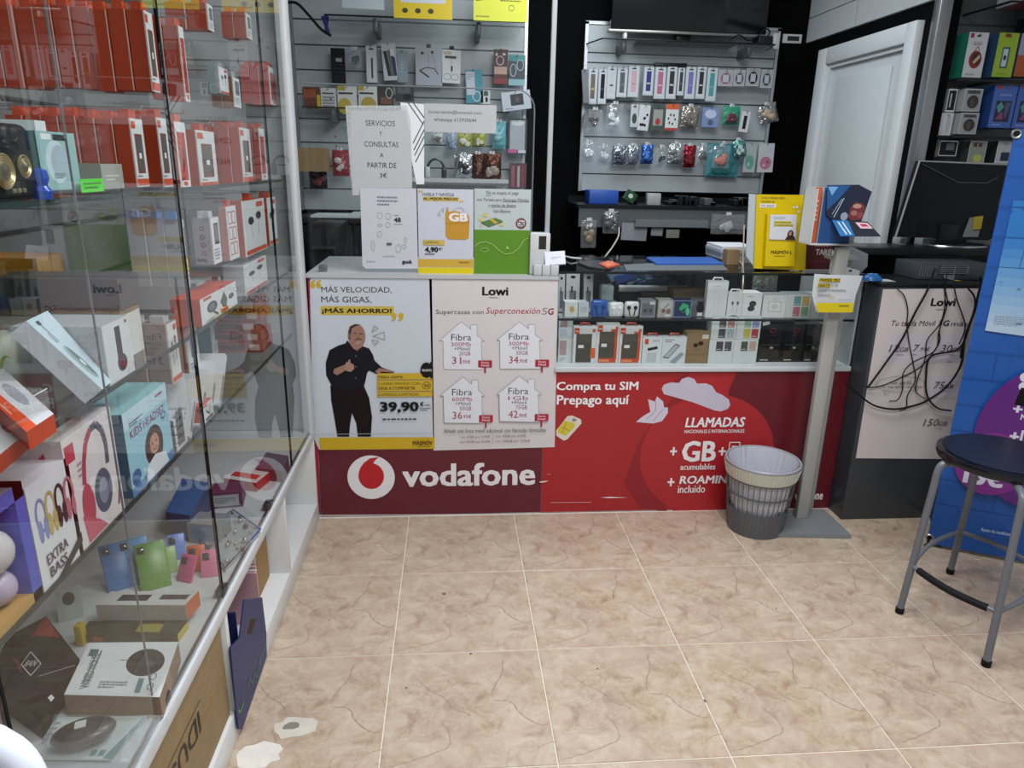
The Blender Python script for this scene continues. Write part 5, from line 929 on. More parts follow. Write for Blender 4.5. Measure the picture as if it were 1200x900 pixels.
# glass shelf under it
gs = thing('display_shelf', 'glass shelf on metal brackets directly under the television', 'shelf', (1.49, 2.78, 2.07))
zz = (1.4288,2.69,2.106)[2]
mb = MB(); mb.plate(cvZ(mb, zz), [(.94, 2.87), (.99, 2.68), (1.94, 2.68), (1.98, 2.87)], .006, GLASS2); gg = build('glass', mb, gs)
mb = MB(); mb.tube([(.94, 2.87, zz - .003), (.99, 2.68, zz - .003), (1.94, 2.68, zz - .003), (1.97, 2.87, zz - .003)], .004, M('141719', 'plastic'), 6); build('glass_edge', mb, gg)
for x in (1.12, 1.82):
    mb = MB(); mb.rbox(x - .012, x + .012, 2.72, 2.885, zz - .06, zz - .008, M('3c4246', 'plastic'), .004); build('bracket', mb, gs)
mb = MB(); a = (1.1185,2.72,2.1045); mb.rbox(a[0] - .01, a[0] + .008, 2.70, 2.74, zz + .001, zz + .032, M('c9cccd', 'plastic'), .004); build('small_adapter', mb, None, 'small white plug standing on the glass shelf under the television', 'adapter')
mb = MB(); P = [((1.7094,2.75,2.1285)), ((1.7592,2.75,2.1557)), ((1.8104,2.75,2.1319)), ((1.8571,2.75,2.1462)), ((1.9047,2.75,2.1904)), ((1.931,2.75,2.1743)), ((1.9075,2.75,2.1308))]
P = [(x, y, max(z, zz + .006)) for x, y, z in P]
mb.tube(smooth(P, 5), .004, M('0c0d0f', 'rubber'), 6); build('tv_cable', mb, None, 'black cable looping on the shelf under the television', 'cable')
mb = MB(); mb.rbox(1.87, 1.95, 2.74, 2.84, zz + .001, zz + .05, M('1b1d20', 'plastic'), .006); build('tv_receiver', mb, None, 'small black box at the right end of the shelf under the television', 'receiver')
mb = MB(); mb.rbox(1.955, 1.99, 2.74, 2.80, 2.09, 2.17, M('a9adb0', 'plastic'), .004); build('wall_socket', mb, cs)
a = (2.0779,2.1496,2.1907,2.1975); mb = MB(); mb.rbox(a[0], a[2], 2.905, 2.92, a[1], a[3], M('c4c6c8', 'plastic'), .003); cv = cvY(mb, 2.905); cv.rect((2.1042,2.1621,2.1741,2.1864), M('0e0f12', 'gloss')); build('thermostat', mb, None, 'small white framed black display on the wall right of the television', 'thermostat')

# bench under the central panel
bn = thing('work_bench', 'dark cluttered shelf with grey front under the central slatted panel', 'shelf', (1.4, 2.7, 1.15))
zb = (1.3524,2.5,1.2542)[2]
mb = MB(); mb.box(.87, 2.05, 2.5, 2.878, zb - .02, zb - .001, M('1c1f22', 'plastic')); build('top_board', mb, bn)
a = (0.8759,1.1345,1.5966,1.2307); mb = MB(); mb.box(a[0], 1.88, 2.505, 2.52, a[1], zb - .02, M('54595c', 'plastic')); build('front_board', mb, bn)
mb = MB(); a = (1.1846,1.1416,1.5922,1.1785); mb.box(a[0], a[2], 2.47, 2.505, a[1], a[3], M('6c7276', 'plastic')); build('drawer_front', mb, bn)
mb = MB(); mb.box(.87, 2.05, 2.86, 2.878, zb, 1.285, M('0f1012', 'plastic')); build('splash_board', mb, bn)
a = (0.9395,1.2621,1.102,1.3268); mb = MB(); mb.rbox(a[0], a[2], 2.56, 2.70, zb, a[3], M('1f4fa8', 'card'), .003); build('tool_box', mb, None, 'bright blue box on the bench under the central panel', 'box')
a = (1.1043,1.2723,1.154,1.3304); mb = MB(); mb.T = rot_about((a[0], 2.6, zb), y=R(30)); mb.box(a[0] + .01, a[0] + .07, 2.58, 2.61, zb + .045, zb + .1, M('1c4a30', 'plastic')); cv = face(mb, 'ny', a[0] + .01, a[0] + .07, 2.58, 2.61, zb + .045, zb + .1); cv.ell((.25, .3, .7, .75), 'c4ccc8'); build('circuit_card', mb, None, 'dark green card beside the bright blue box on the bench', 'card')
a = (1.2602,1.2349,1.3389,1.3162); mb = MB(); mb.T = rot_about((a[0], 2.55, zb), z=R(-8)); mb.rbox(a[0], a[2] - .005, 2.54, 2.62, zb, a[3], M('9a9d9c', 'card'), .002); build('small_carton', mb, None, 'small pale carton in the middle of the bench', 'box')
cl = MB()
for k in range(22):
    x = random.uniform(1.05, 1.95); 
    if 1.2 < x < 1.33 or x > 1.88: continue
    h = random.uniform(.015, .05); w = random.uniform(.02, .06); cl.rbox(x, x + w, 2.6, 2.7, zb, zb + h, M(random.choice(['24282a', '1a1c1e', '3a3e40', '6c6a40', '50565a']), 'plastic'), .003, 1)
build('clutter', cl, None, 'low dark heap of small parts along the bench', 'clutter', None, 'stuff')
for B_, l in (((1.1173,1.0677,1.2593,1.1405), 'larger blank white sheet hanging under the bench front'), ((1.2832,1.0932,1.3484,1.1389), 'smaller blank white sheet hanging under the bench front')):
    mb = MB(); mb.T = rot_about((B_[0], 2.5, B_[3]), y=R(2)); mb.box(B_[0], B_[2], 2.498, 2.4995, B_[1], B_[3] + .02, M('868c94', 'paper')); build('note_sheet', mb, None, l, 'paper')
a = (1.366,1.0815,1.4403,1.113); mb = MB(); mb.rbox(a[0], a[2], 2.49, 2.50, a[1], a[3] + .015, M('7c8078', 'paper'), .002); build('name_tag', mb, None, 'grey green tag hanging right of the white sheets under the bench', 'tag')
bag('parts_bag', (0.8838,1.0269,0.9676,1.1746), 2.44, '8a9094', '8a7450', 'clear pouch with tan parts hanging at the left end of the bench', 'pouch', None, clear=True, hung=False)
bag('parts_bag', (1.0025,1.1053,1.0838,1.2231), 2.44, '868c90', '4a4e54', 'silver pouch hanging beside the white cable under the bench', 'pouch', None, hung=False)
bag('parts_bag', (1.5956,1.1121,1.7801,1.2165), 2.42, '5c6064', 'a9adb0', 'wide dark pouch of parts at the right end of the bench', 'pouch', None, clear=True, hung=False)
mb = MB(); mb.tube(smooth([((1.0859,2.43,1.1382)), ((1.0659,2.35,1.0999)), ((1.0051,2.2,1.0622)), ((0.9232,2,1.0306))], 5), .004, M('b9b6a8', 'rubber'), 6); build('charging_cable', mb, None, 'cream cable dropping from the bench to the counter', 'cable')

# left panel goods
LH = 2.80
GL = 'packs hanging on the panel behind the glass screen'
def L(name, B, col, label, cat='pack', fn=None, t=.014, tab=None, tilt=0, Y=LH, group=GL): return hang(name, B, Y, col, label, cat, group, fn, t, ls, tab, tilt)
L('remote_control', (-0.4555,1.8505,-0.3824,2.0276), '17181c', 'black gridded keypad hanging left in the upper row behind the screen', 'keypad', lambda cv: [cv.pline([(.1, .1 + k * .11), (.9, .1 + k * .11)], .0015, '3c3e44') for k in range(7)] + [cv.ring((.3, .5, .6, .95), .004, '0c0c0e'), cv.rect((.35, .62, .8, .72), '8a8c90')])
bag('cable_pack', (-0.3675,1.9361,-0.2943,2.0273), LH, 'a9b0b4', '24262a', 'clear pack with black adapter in the upper row behind the screen', 'pack', GL, ls, True, .02)
L('pen_pack', (-0.2695,1.8544,-0.2116,2.0465), 'a3aab0', 'slim white pack with black stylus in the upper row', 'stylus', lambda cv: (cv.rect((.06, .04, .94, .98), 'b9c0c6'), cv.rect((.45, .15, .62, .68), '2c2e34'), cv.rect((.3, .88, .7, .93), '3c3e44'), cv.rect((0, 0, 1, .04), '2c3648')))
L('pen_pack', (-0.1881,1.8756,-0.1124,2.0591), 'b4babf', 'white pack with green and navy pens in the upper row', 'pen set', lambda cv: (cv.poly([(.1, .8), (.35, .8), (.55, .12), (.3, .12)], '20242c'), cv.poly([(.38, .82), (.6, .82), (.75, .12), (.55, .12)], '5a6654'), cv.poly([(.62, .72), (.9, .6), (.95, .12), (.75, .12)], '1f2a5c'), cv.rect((.6, .66, .85, .84), 'd4d8da')), tilt=-4)
L('cable_box', (-0.1031,1.8679,-0.0469,2.0252), '7f9098', 'dull blue grey slim box in the upper row', 'box', lambda cv: cv.fake((.3, .3, .6, .7), 'a8b4ba', 4))
def neck(cv): cv.rect((.03, .02, .97, .98), '9ba3ad'); cv.pline([(.15, .4), (.4, .48), (.7, .46), (.85, .3)], .005, '22242c'); cv.pline([(.15, .4), (.5, .22)], .008, '22242c'); cv.pline([(.5, .48), (.48, .85)], .0015, '5a5e66'); cv.pline([(.78, .45), (.62, .85)], .0015, '5a5e66'); cv.ell((.2, .82, .32, .9), '22242c', 8); cv.ell((.58, .85, .68, .93), '22242c', 8)
L('earphone_pack', (-0.0054,1.8558,0.1384,2.0433), '9ba3ad', 'large grey pack with neckband earphones in the upper row', 'earphones', neck, .02, '3c4046')
def earp(cv): cv.rect((.03, .02, .97, .98), 'c9cdcf'); cv.rect((.15, .74, .75, .82), '3c3430'); cv.pline([(.5, .74), (.5, .3)], .002, '3c3e44'); cv.rect((.48, .36, .58, .52), '26262c'); cv.ring((.1, .1, .5, .28), .002, '4c4e54'); cv.ring((.5, .1, .9, .28), .002, '4c4e54'); cv.rect((.05, .86, .5, .95), 'b0a890')
L('earphone_pack', (0.1398,1.8711,0.2412,2.0378), 'c9cdcf', 'white earphone pack under a black clip in the upper row', 'earphones', earp, .02, '16181c', 2)
L('cable_pack', (0.2615,1.7728,0.355,1.9425), '3a8696', 'white and teal cable pack hanging lower behind the screen top', 'cable', lambda cv: (cv.rect((.05, .25, .55, .95), 'b8bcc8'), cv.ring((.4, .06, .85, .35), .006, 'b4c4cc'), cv.fake((.1, .7, .5, .9), '7a8c9c', 3)), .018, None, -3)
L('cable_pack', (0.3498,1.77,0.4008,1.8385), 'c4c9c8', 'small white pack with green square beside the teal cable pack', 'pack', lambda cv: (cv.rect((.3, .6, .8, .95), '2c5a44'), cv.rect((.5, .15, .75, .5), '1c2024')))
L('camera_pack', (0.4573,1.7396,0.6163,1.8367), 'b4bcc6', 'tilted white box with black dash camera above the screen corner', 'camera', lambda cv: (cv.rect((.3, .25, .75, .85), '26282e'), cv.ell((.45, .4, .62, .7), '4a4648', 12), cv.fake((.1, .06, .4, .16), '4a4e58', 1)), .04, None, -8, 2.76)
L('earphone_pack', (0.4186,1.8755,0.4958,2.0495), '4a2a2e', 'dark red earphone pack near the panel right edge', 'earphones', lambda cv: (cv.rect((.05, .28, .95, .5), 'b09484'), cv.ring((.2, .55, .7, .8), .006, 'b4a8a8'), cv.ell((.1, .8, .3, .9), 'c0b8b8', 8), cv.ell((.6, .82, .85, .9), 'c0b8b8', 8), cv.rect((.0, 0, 1, .16), '7a2c30')))
L('earphone_pack', (0.5018,1.8696,0.5913,2.0236), '3c8a90', 'teal earphone pack at the panel right edge', 'earphones', lambda cv: (cv.rect((0, .22, 1, .8), '3a444c'), cv.ring((.1, .3, .45, .7), .004, 'a8b4b8'), cv.ring((.5, .5, .9, .85), .004, 'a8b4b8'), cv.rect((0, 0, 1, .2), '7fa8ac')))
# batteries and small blisters above the middle shelf
GBT = 'battery and blister cards in the row above the middle glass shelf'
bt = [((-0.6136,1.7173,-0.5187,1.8291), '5c3020', 'orange brown and yellow blister card left of the batteries', lambda cv: (cv.rect((.8, .0, 1, .65), 'b4a424'), cv.rect((.1, .5, .75, .9), '8a4424'))), ((-0.5156,1.7197,-0.4349,1.8255), 'b9bcbc', 'white battery card with grey cells left of the two yellow ones', lambda cv: [cv.rect((.1, .1 + k * .14, .9, .18 + k * .14), '7c8084') for k in range(4)] + [cv.rect((.1, .72, .85, .78), '26282c')]),
      ((-0.4268,1.7192,-0.3247,1.8376), 'c4c6c2', 'first white battery card with yellow arc', lambda cv: (cv.rect((.05, .66, .8, .74), '26282c'), cv.ell((.0, -.2, .7, .5), 'b09a3c', 16), cv.rect((.0, .82, .4, 1), 'a8922c'))), ((-0.3148,1.7221,-0.2142,1.8407), 'c4c6c2', 'second white battery card with yellow arc', lambda cv: (cv.rect((.05, .66, .8, .74), '26282c'), cv.ell((.1, -.2, .95, .55), 'a8903c', 16), cv.rect((.0, .82, .3, 1), 'a8922c'))),
      ((-0.2139,1.7434,-0.1289,1.8446), '2c2422', 'dark card with brown cells right of the battery cards', lambda cv: (cv.rect((.2, .1, .9, .45), '6c4430'), cv.ring((.55, .4, .95, .9), .005, 'a8a8a4'))), ((-0.1153,1.7702,-0.0155,1.8476), '24282c', 'dark grey blister at the right of the battery row', lambda cv: (cv.rect((.1, .5, .8, .9), '4c5256'), cv.ell((.4, .1, .9, .5), '17191c')))]
for B_, c, l, f in bt: hang('battery_card', B_, 2.78, c, l, 'battery card', GBT, f, .012, ls)
# glass shelves of the left panel
def gshelf(x0, x1, y0, z, label, br):
    t = thing('display_shelf', label, 'shelf', ((x0 + x1) / 2, 2.8, z))
    mb = MB(); mb.box(x0, x1, y0, 2.875, z - .006, z, GLASS2); build('glass', mb, t)
    mb = MB(); mb.box(x0, x1, y0 - .003, y0, z - .007, z + .001, M('101315', 'plastic')); build('glass_edge', mb, t)
    for x in br: mb = MB(); mb.rbox(x - .012, x + .012, y0 + .02, 2.885, z - .07, z - .007, M('4a5054', 'plastic'), .004); build('bracket', mb, t)
z1_ = (0.0635,2.62,2.1578)[2]; gshelf(-.45, .565, 2.62, z1_, 'upper glass shelf with yellow signs behind the glass screen', (-.2, .33))
z2_ = (-0.0356,2.68,1.7235)[2]; gshelf(-.60, .50, 2.68, z2_, 'middle glass shelf under the battery cards', (-.45, .35))
for B_, l, f in (((-0.1,2.1496,0.1942,2.3879), 'yellow framed sign with white field on the upper glass shelf', lambda cv: (cv.rect((.12, .3, .88, .95), 'c9ccd4'), cv.ell((.14, .1, .24, .2), '3a3414', 12), cv.ell((.36, .1, .46, .2), '3a3414', 12), cv.ell((.58, .1, .68, .2), '3a3414', 12))),
                 ((0.3017,2.1516,0.5748,2.4033), 'lime yellow sign reading 24 HOUR on the upper glass shelf', lambda cv: (cv.rect((.5, .42, .93, .52), '22220c'), cv.text((.53, .44, .9, .50), '24 HOUR', 'd8d8b0', .02), cv.poly([(.05, .42), (.05, .36), (.2, .38), (.26, .48), (.4, .6), (.2, .62)], '26260c'), cv.ring((.66, .2, .76, .3), .002, '3a3a14'), cv.fake((.05, .06, .5, .1), '5c5c10', 1), cv.fake((.5, .36, .93, .4), '3a3a14', 1)))):
    mb = MB(); c = 'd4ba1e' if 'framed' in l else 'c6cc1a'; mb.box(B_[0], B_[2], 2.60, 2.606, B_[1], B_[3], M(c, 'plastic')); f(face(mb, 'ny', B_[0], B_[2], 2.60, 2.606, B_[1], B_[3])); mb.box(B_[0] + .02, B_[2] - .02, 2.606, 2.66, z1_ + .0005, z1_ + .004, M(c, 'plastic'))
    build('shelf_sign', mb, None, l, 'sign')
mb = MB(); a = (-0.3571,2.188,-0.1473,2.2616); mb.T = rot_about((a[0], 2.61, a[3]), y=R(1)); mb.box(a[0], a[2], 2.61, 2.613, a[1], a[3], M('b4bfc6', 'paper')); build('shelf_sign', mb, None, 'white sheet hanging over the upper glass shelf edge', 'paper')
mb = MB(); a = (-0.4755,2.0644,-0.4072,2.1589)
for k in range(4): mb.T = rot_about((a[0] + .02, 2.66, a[3]), y=R(-20 + k * 9)); mb.box(a[0] + k * .008, a[0] + .016 + k * .008, 2.66 + k * .004, 2.664 + k * .004, a[1] + .01, a[3], M(['2c2a6c', '3a3884', '221f58', '34327a'][k], 'plastic'))
build('tag_bundle', mb, None, 'bundle of dark blue tags hanging at the left of the upper glass shelf', 'tags', None, 'stuff')
mb = MB(); mb.tube(smooth([(-0.6397,2.66,2.2104), (-0.5892,2.66,2.2083), (-0.5333,2.66,2.1558), (-0.4771,2.66,2.0946), (-0.4272,2.66,2.0645)], 5), .007, M('0f1012', 'rubber'), 7); build('power_cable', mb, None, 'thick black cable crossing the top left of the panel', 'cable')
# things on and around lower shelf
a = (-0.6221,1.3946,-0.4882,1.5154); mb = MB(); mb.box(a[0] - .03, a[2], 2.62, 2.80, a[1], a[3], M('8a7350', 'kraft')); build('cardboard_box', mb, None, 'small brown carton at the left edge behind the punched sleeve', 'cardboard box')
bag('charger_pack', (-0.4707,1.3704,-0.3822,1.5104), 2.76, '8a2c34', 'c0b4b4', 'dark red blister left of the punched sleeve', 'pack', None, ls, mat='plastic')
bag('charger_pack', (-0.6029,1.3044,-0.5063,1.3936), 2.76, '2c1c20', '7a2c38', 'black and crimson blister under the small brown carton', 'pack', None, ls)
for k, (B_, c, c2, l) in enumerate((((0.1579,1.5217,0.2159,1.6099), '8fa0b4', '6c7c94', 'pale blue pouch under the address strip'), ((0.2229,1.5411,0.3019,1.6139), 'a8a84c', 'd4d4c4', 'yellow green pouch under the address strip'), ((0.3089,1.5474,0.3765,1.6158), 'a0a43c', 'd0d4c0', 'olive yellow pouch right of the yellow green one'), ((0.416,1.5365,0.4908,1.682), '5fa4b0', '88b4bc', 'light turquoise pouch right of the address strip'), ((0.0771,1.5531,0.1395,1.6124), 'b4b8b8', '5c6064', 'white pouch left of the pale blue one'))):
    bag('goods_pouch', B_, 2.78, c, c2, l, 'pouch', 'pouches behind the glass screen', ls, mat='plastic')
# white tray shelf with headphones
tz = (0.2756,2.62,1.3715)[2]; a = (-0.0297,1.3246,0.4986,1.3794)
tt = thing('wire_tray', 'white slanted tray with ribbed front holding headphones behind the screen', 'tray', ((a[0] + a[2]) / 2, 2.7, tz))
mb = MB(); mb.add([(a[0], 2.62, tz), (a[2], 2.62, tz), (a[2] - .05, 2.87, tz), (a[0], 2.87, tz), (a[0], 2.62, tz - .02), (a[2], 2.62, tz - .02), (a[2] - .06, 2.66, a[1] - .02), (a[0], 2.66, a[1] - .02)], [(0, 1, 2, 3), (4, 5, 1, 0), (7, 6, 5, 4), (6, 2, 1, 5), (7, 3, 2, 6)], M('b9bdc0', 'plastic')); build('shell', mb, tt)
mb = MB()
for k in range(38): x = a[0] + .03 + k * .0115; mb.box(x, x + .005, 2.63, 2.645, a[1] - .0, tz - .024, M('5c6064', 'plastic'))
build('rib_slots', mb, tt, kind='stuff')
def headphones(x, c, l):
    t = thing('headphones', l, 'headphones', (x, 2.7, tz), 'headphones and pouches on the slanted tray')
    mb = MB(); mb.tube([(x + .045 * math.cos(R(q)), 2.70, tz + .045 + .055 * math.sin(R(q))) for q in range(0, 181, 15)], .007, M(c, 'plastic'), 6); build('headband', mb, t)
    for s_ in (-1, 1): mb = MB(); mb.rbox(x + s_ * .045 - .014, x + s_ * .045 + .014, 2.685, 2.72, tz + .001, tz + .06, M('b4b8bc' if s_ < 0 else c, 'plastic'), .008); build('ear_cup', mb, t)
headphones(-.02, '17181a', 'black headphones with pale cups at the left of the tray'); headphones(.10, '24262a', 'black headphones in the middle of the tray')
for B_, c, c2, l in (((0.2023,1.3766,0.3055,1.4996), 'a0a4a8', '26282c', 'silver pouch with black print on the tray'), ((0.2974,1.3781,0.3664,1.5068), '44241a', '6c4630', 'brown pouch beside the silver one on the tray'), ((0.3595,1.3796,0.461,1.5085), '4e2a1e', '8a7c74', 'reddish brown pouch at the right of the tray')):
    bag('goods_pouch', (B_[0], tz + .002, B_[2], B_[3]), 2.68, c, c2, l, 'pouch', 'headphones and pouches on the slanted tray', ls)
L('phone_case_pack', (0.5041,1.5078,0.6103,1.6988), '3a3e44', 'pack with silver phone and pink corner near the screen right edge', 'pack', lambda cv: (cv.rect((.1, .12, .9, .95), 'a0a6ac'), cv.ell((.15, .8, .85, .95), 'd0d4d8'), cv.rect((.0, .04, .5, .14), 'b8568a'), cv.rect((.55, .04, .95, .12), 'c9ccd0')))
L('phone_case_pack', (0.5177,1.3229,0.6136,1.4604), '5c3840', 'dark red striped pack low near the screen right edge', 'pack', lambda cv: (cv.rect((.1, .05, .3, .9), '8a5a64'), cv.rect((.45, .05, .6, .9), 'a8a0a4'), cv.rect((.7, .05, .85, .9), '7a3c48')))
# base shelf and black cupboards under the left panel
bz = (-0.4403,2.6,1.1607)[2]
lb = thing('low_cupboard', 'low black cupboard with pale top edge under the left slatted panel', 'cupboard', (-.05, 2.75, 0))
mb = MB(); mb.rbox(-.66, .58, 2.52, 2.876, bz - .03, bz - .001, M('232629', 'plastic'), .003); build('top_board', mb, lb)
for k in range(4): mb = MB(); x = -.65 + k * .307; mb.rbox(x, x + .30, 2.54, 2.874, .02, bz - .035, M('1e2022', 'plastic'), .004); mb.box(x + .02, x + .28, 2.536, 2.54, .4, .41, M('2c2e30', 'plastic')); build('door', mb, lb)
mb = MB(); a0, a1 = (-0.5622,2.54,1.163)[0], (-0.3033,2.54,1.1669)[0]; mb.box(a0, a1, 2.53, 2.74, bz, bz + .012, M('c4ccd0', 'paper')); mb.box(a0 + .2, a1 + .05, 2.55, 2.76, bz + .0125, bz + .02, M('b4bcc0', 'paper')); build('paper_stack', mb, None, 'loose white papers on the low cupboard behind the screen', 'papers')
pr_ = thing('printer', 'dark grey printer behind the left end of the glass screen', 'printer', (-.42, 2.2, .75))
a = (-0.5223,0.9136,-0.3633,1.1533); mb = MB(); mb.rbox(a[0], a[2], 2.2, 2.5, .80, a[3], M('1f2325', 'plastic'), .012); build('body', mb, pr_)
mb = MB(); mb.rbox(a[0] + .02, a[2] - .02, 2.17, 2.2, (a[1] + a[3]) / 2, (a[1] + a[3]) / 2 + .012, M('303538', 'plastic'), .003); build('paper_tray', mb, pr_)
mb = MB(); mb.box(a[0] - .03, a[2] + .05, 2.15, 2.52, .0, .799, M('141517', 'plastic')); build('printer_stand', mb, None, 'black stand carrying the dark printer behind the counter', 'stand')


# ================= SHOWCASE CONTENTS =================
ZS = .6645; ZG = .8615
def sb(name, B, Y, z, col, label, cat='box', group=None, fn=None, d=.06, tab=None, tiltx=0, top=None, mat='card', h=None, rz=0):
    x0, _, x1, z1 = B; z1 = z + h if h else z1; mb = MB()
    if rz or tiltx: mb.T = rot_about((x0, Y, z), z=R(rz), x=R(tiltx))
    mb.box(x0, x1, Y, Y + d, z, z1, M(col, mat), pz=M(top or col, mat))
    if tab:
        xm = (x0 + x1) / 2; mb.tube([(xm - .022, Y + .01, z1), (xm - .016, Y + .01, z1 + .012), (xm + .016, Y + .01, z1 + .012), (xm + .022, Y + .01, z1)], .0035, M(tab, 'plastic'), 6)
    cv = face(mb, 'ny', x0, x1, Y, Y + d, z, z1); cv.h = .0003
    if fn: fn(cv)
    return build(name, mb, None, label, cat, group)
GS = 'boxes standing on the showcase floor'
def pcase(orange):
    def f(cv):
        cv.rect((.02, .01, .98, .99), 'c9ccce'); 
        if orange: cv.rect((.1, .02, .9, .5), 'b8441c'); cv.rect((.62, .1, .92, .86), 'b8441c')
        cv.rect((.12, .14 if orange else .03, .8, .8), '3f3d38'); cv.rect((.22, .42, .46, .5), 'd4d6d6'); cv.rect((.03, .8, .25, .96), 'b83c1e'); cv.rect((.06, .86, .22, .88), 'e0d4d0'); cv.ell((.8, .84, .95, .94), 'c05a4a', 10)
        if orange: cv.rect((.14, .05, .6, .1), 'd88a5a')
        if not orange: cv.rect((.76, .15, .97, .42), 'c85a2c')
    return f
sb('earphone_box', (0.6248,0.7301,0.6823,0.8385), 1.42, ZS + .105, 'b9c4c8', 'upper of two white boxes at the left end of the showcase floor', 'box', GS, lambda cv: (cv.rect((.08, .5, .6, .9), '9a8088'), cv.rect((.08, .08, .6, .4), 'a9acc0')), h=.09)
sb('earphone_box', (0.6265,0.6627,0.6864,0.7301), 1.42, ZS, 'c4ccce', 'lower of two white boxes at the left end of the showcase floor', 'box', GS, lambda cv: (cv.rect((.08, .3, .55, .9), 'a88c92'), cv.fake((.1, .05, .5, .2), '8a8c94', 2)), h=.104)
sb('phone_case_box', (0.6839,0.6669,0.7802,0.8222), 1.40, ZS, 'c9ccce', 'white phone case box with orange tag, first of three from the left', 'phone case', GS, pcase(False), .03, 'c0402c', top='cfd2d4')
sb('phone_case_box', (0.781,0.6667,0.8754,0.8344), 1.40, ZS, 'c9ccce', 'orange phone case box, second of three and tallest', 'phone case', GS, pcase(True), .03, None, top='cfd2d4')
sb('phone_case_box', (0.877,0.6665,0.9732,0.8227), 1.40, ZS, 'c9ccce', 'orange phone case box, third of three from the left', 'phone case', GS, pcase(True), .03, 'c0402c', top='cfd2d4')
sb('power_bank_box', (0.9761,0.6664,1.0585,0.779), 1.40, ZS, 'c9cfd4', 'white box picturing a black stick device with red tab', 'box', GS, lambda cv: (cv.rect((.1, .72, .3, .92), 'b8442c'), cv.pline([(.28, .52), (.78, .6)], .012, '1c1c22'), cv.fake((.5, .8, .9, .9), '8a8c98', 2), cv.rect((.25, .05, .75, .4), 'b0b6be')), .03, 'c0402c')
sb('tablet_cover_box', (1.0597,0.6662,1.162,0.7791), 1.40, ZS, 'c4ccd2', 'wide pale box picturing a tilted tablet with red tab', 'box', GS, lambda cv: (cv.poly([(.05, .22), (.3, .18), (.75, .68), (.55, .74)], '2c3444'), cv.poly([(.1, .25), (.3, .22), (.7, .66), (.55, .70)], 'a4acb4'), cv.poly([(.35, .05), (.6, .0), (.95, .35), (.8, .42)], '8a929a'), cv.fake((.1, .78, .5, .92), '6a707c', 2)), .03, 'c0402c')
sb('earbud_box', (1.1623,0.666,1.2614,0.7975), 1.40, ZS, '806848', 'brown kraft box with black earbud print on the showcase floor', 'box', GS, lambda cv: (cv.ell((.3, .52, .5, .66), '17130f', 12), cv.ell((.5, .58, .74, .72), '17130f', 12), cv.rect((.66, .8, .94, .93), 'c4c0b8'), cv.pline([(0, .28), (1, .3)], .001, '5c4830'), cv.fake((.35, .42, .65, .46), '3a2c1c', 1)), .06, mat='kraft')
def colour_grid(cs_):
    def f(cv):
        cv.rect((.02, .01, .98, .99), 'c4cace')
        for k, c in enumerate(cs_): i, j = k % 2, k // 2; cv.rect((.3 + i * .34, .52 - j * .46, .58 + i * .34, .92 - j * .46), c); cv.fake((.32 + i * .34, .56 - j * .46, .56 + i * .34, .62 - j * .46), 'c9cccf', 1)
    return f
for k, (B_, z, h, cc, l) in enumerate((((1.2586,0.6658,1.366,0.7352), ZS, .103, ('3c3a44', '4a4854'), 'lower left white box with two dark phone backs'), ((1.2629,0.7377,1.3693,0.8388), ZS + .104, .098, ('4c4a4c', '9c7470', '3a4248', '9aa4b0'), 'upper left white box with four coloured phone backs'),
                                    ((1.3672,0.6656,1.4715,0.7353), ZS, .103, ('4a5048', 'b09490'), 'lower right white box with black and pink phone backs'), ((1.3718,0.7377,1.474,0.8392), ZS + .104, .098, ('7aa48a', '7c84b4', 'b0b04c', 'a83c4c'), 'upper right white box with green, blue, yellow and red backs'))):
    sb('phone_cover_box', B_, 1.40, z, 'c4cace', l + ' on the showcase floor', 'box', 'white cover boxes with coloured phone backs', colour_grid(cc), h=h)
for k, (B_, l) in enumerate((((1.4806,0.6599,1.5857,0.829), 'first'), ((1.5882,0.6597,1.6814,0.8293), 'second'), ((1.6839,0.6595,1.7572,0.8296), 'third'))):
    sb('modem_box', B_, 1.42, ZS, '17171a', l + ' from the left of the glossy black boxes with faint red emblem', 'box', GS, lambda cv: (cv.ring((.45, .78, .7, .9), .004, '6a1c28'), cv.fake((.3, .7, .85, .73), '4c1c24', 1), cv.rect((.15, .04, .5, .07), 'a8a8a4'), cv.rect((.1, .44, .95, .47), '2c2c30'), cv.ell((.5, .35, .66, .41), '9a9a98', 8), cv.rect((.1, .1, .9, .3), '26261f')), mat='gloss', d=.08)
mb = MB(); mb.T = rot_about((1.50, 1.417, .83), y=R(-15)); mb.box(1.49, 1.52, 1.4165, 1.4185, .825, .84, M('c9cccc', 'paper')); build('price_tag', mb, None, 'tiny white price sticker on the first glossy black box', 'price tag')
GU = 'small boxes on the showcase glass shelf'
gold = lambda cv: cv.ell((.35, .3, .75, .75), 'b4925c', 10)
sb('cable_box', (0.6431,0.8676,0.6956,0.922), 1.40, ZG, 'c4c8ca', 'white box with gold mark at the left of the glass shelf', 'box', GU, gold)
sb('cable_box', (0.6992,0.8678,0.7425,0.9206), 1.40, ZG, 'b4bac0', 'tilted plain white box second on the glass shelf', 'box', GU, lambda cv: cv.fake((.2, .3, .8, .7), '8a9098', 3), rz=8)
def buds(c, c2):
    def f(cv): cv.rect((0, 0, 1, 1), c); cv.ell((.18, .45, .42, .8), c2, 12); cv.ell((.58, .45, .82, .8), c2, 12); cv.pline([(.32, .45), (.42, .1)], .003, c2); cv.pline([(.68, .45), (.58, .1)], .003, c2); cv.rect((.15, .78, .5, .93), 'b4c4d8')
    return f
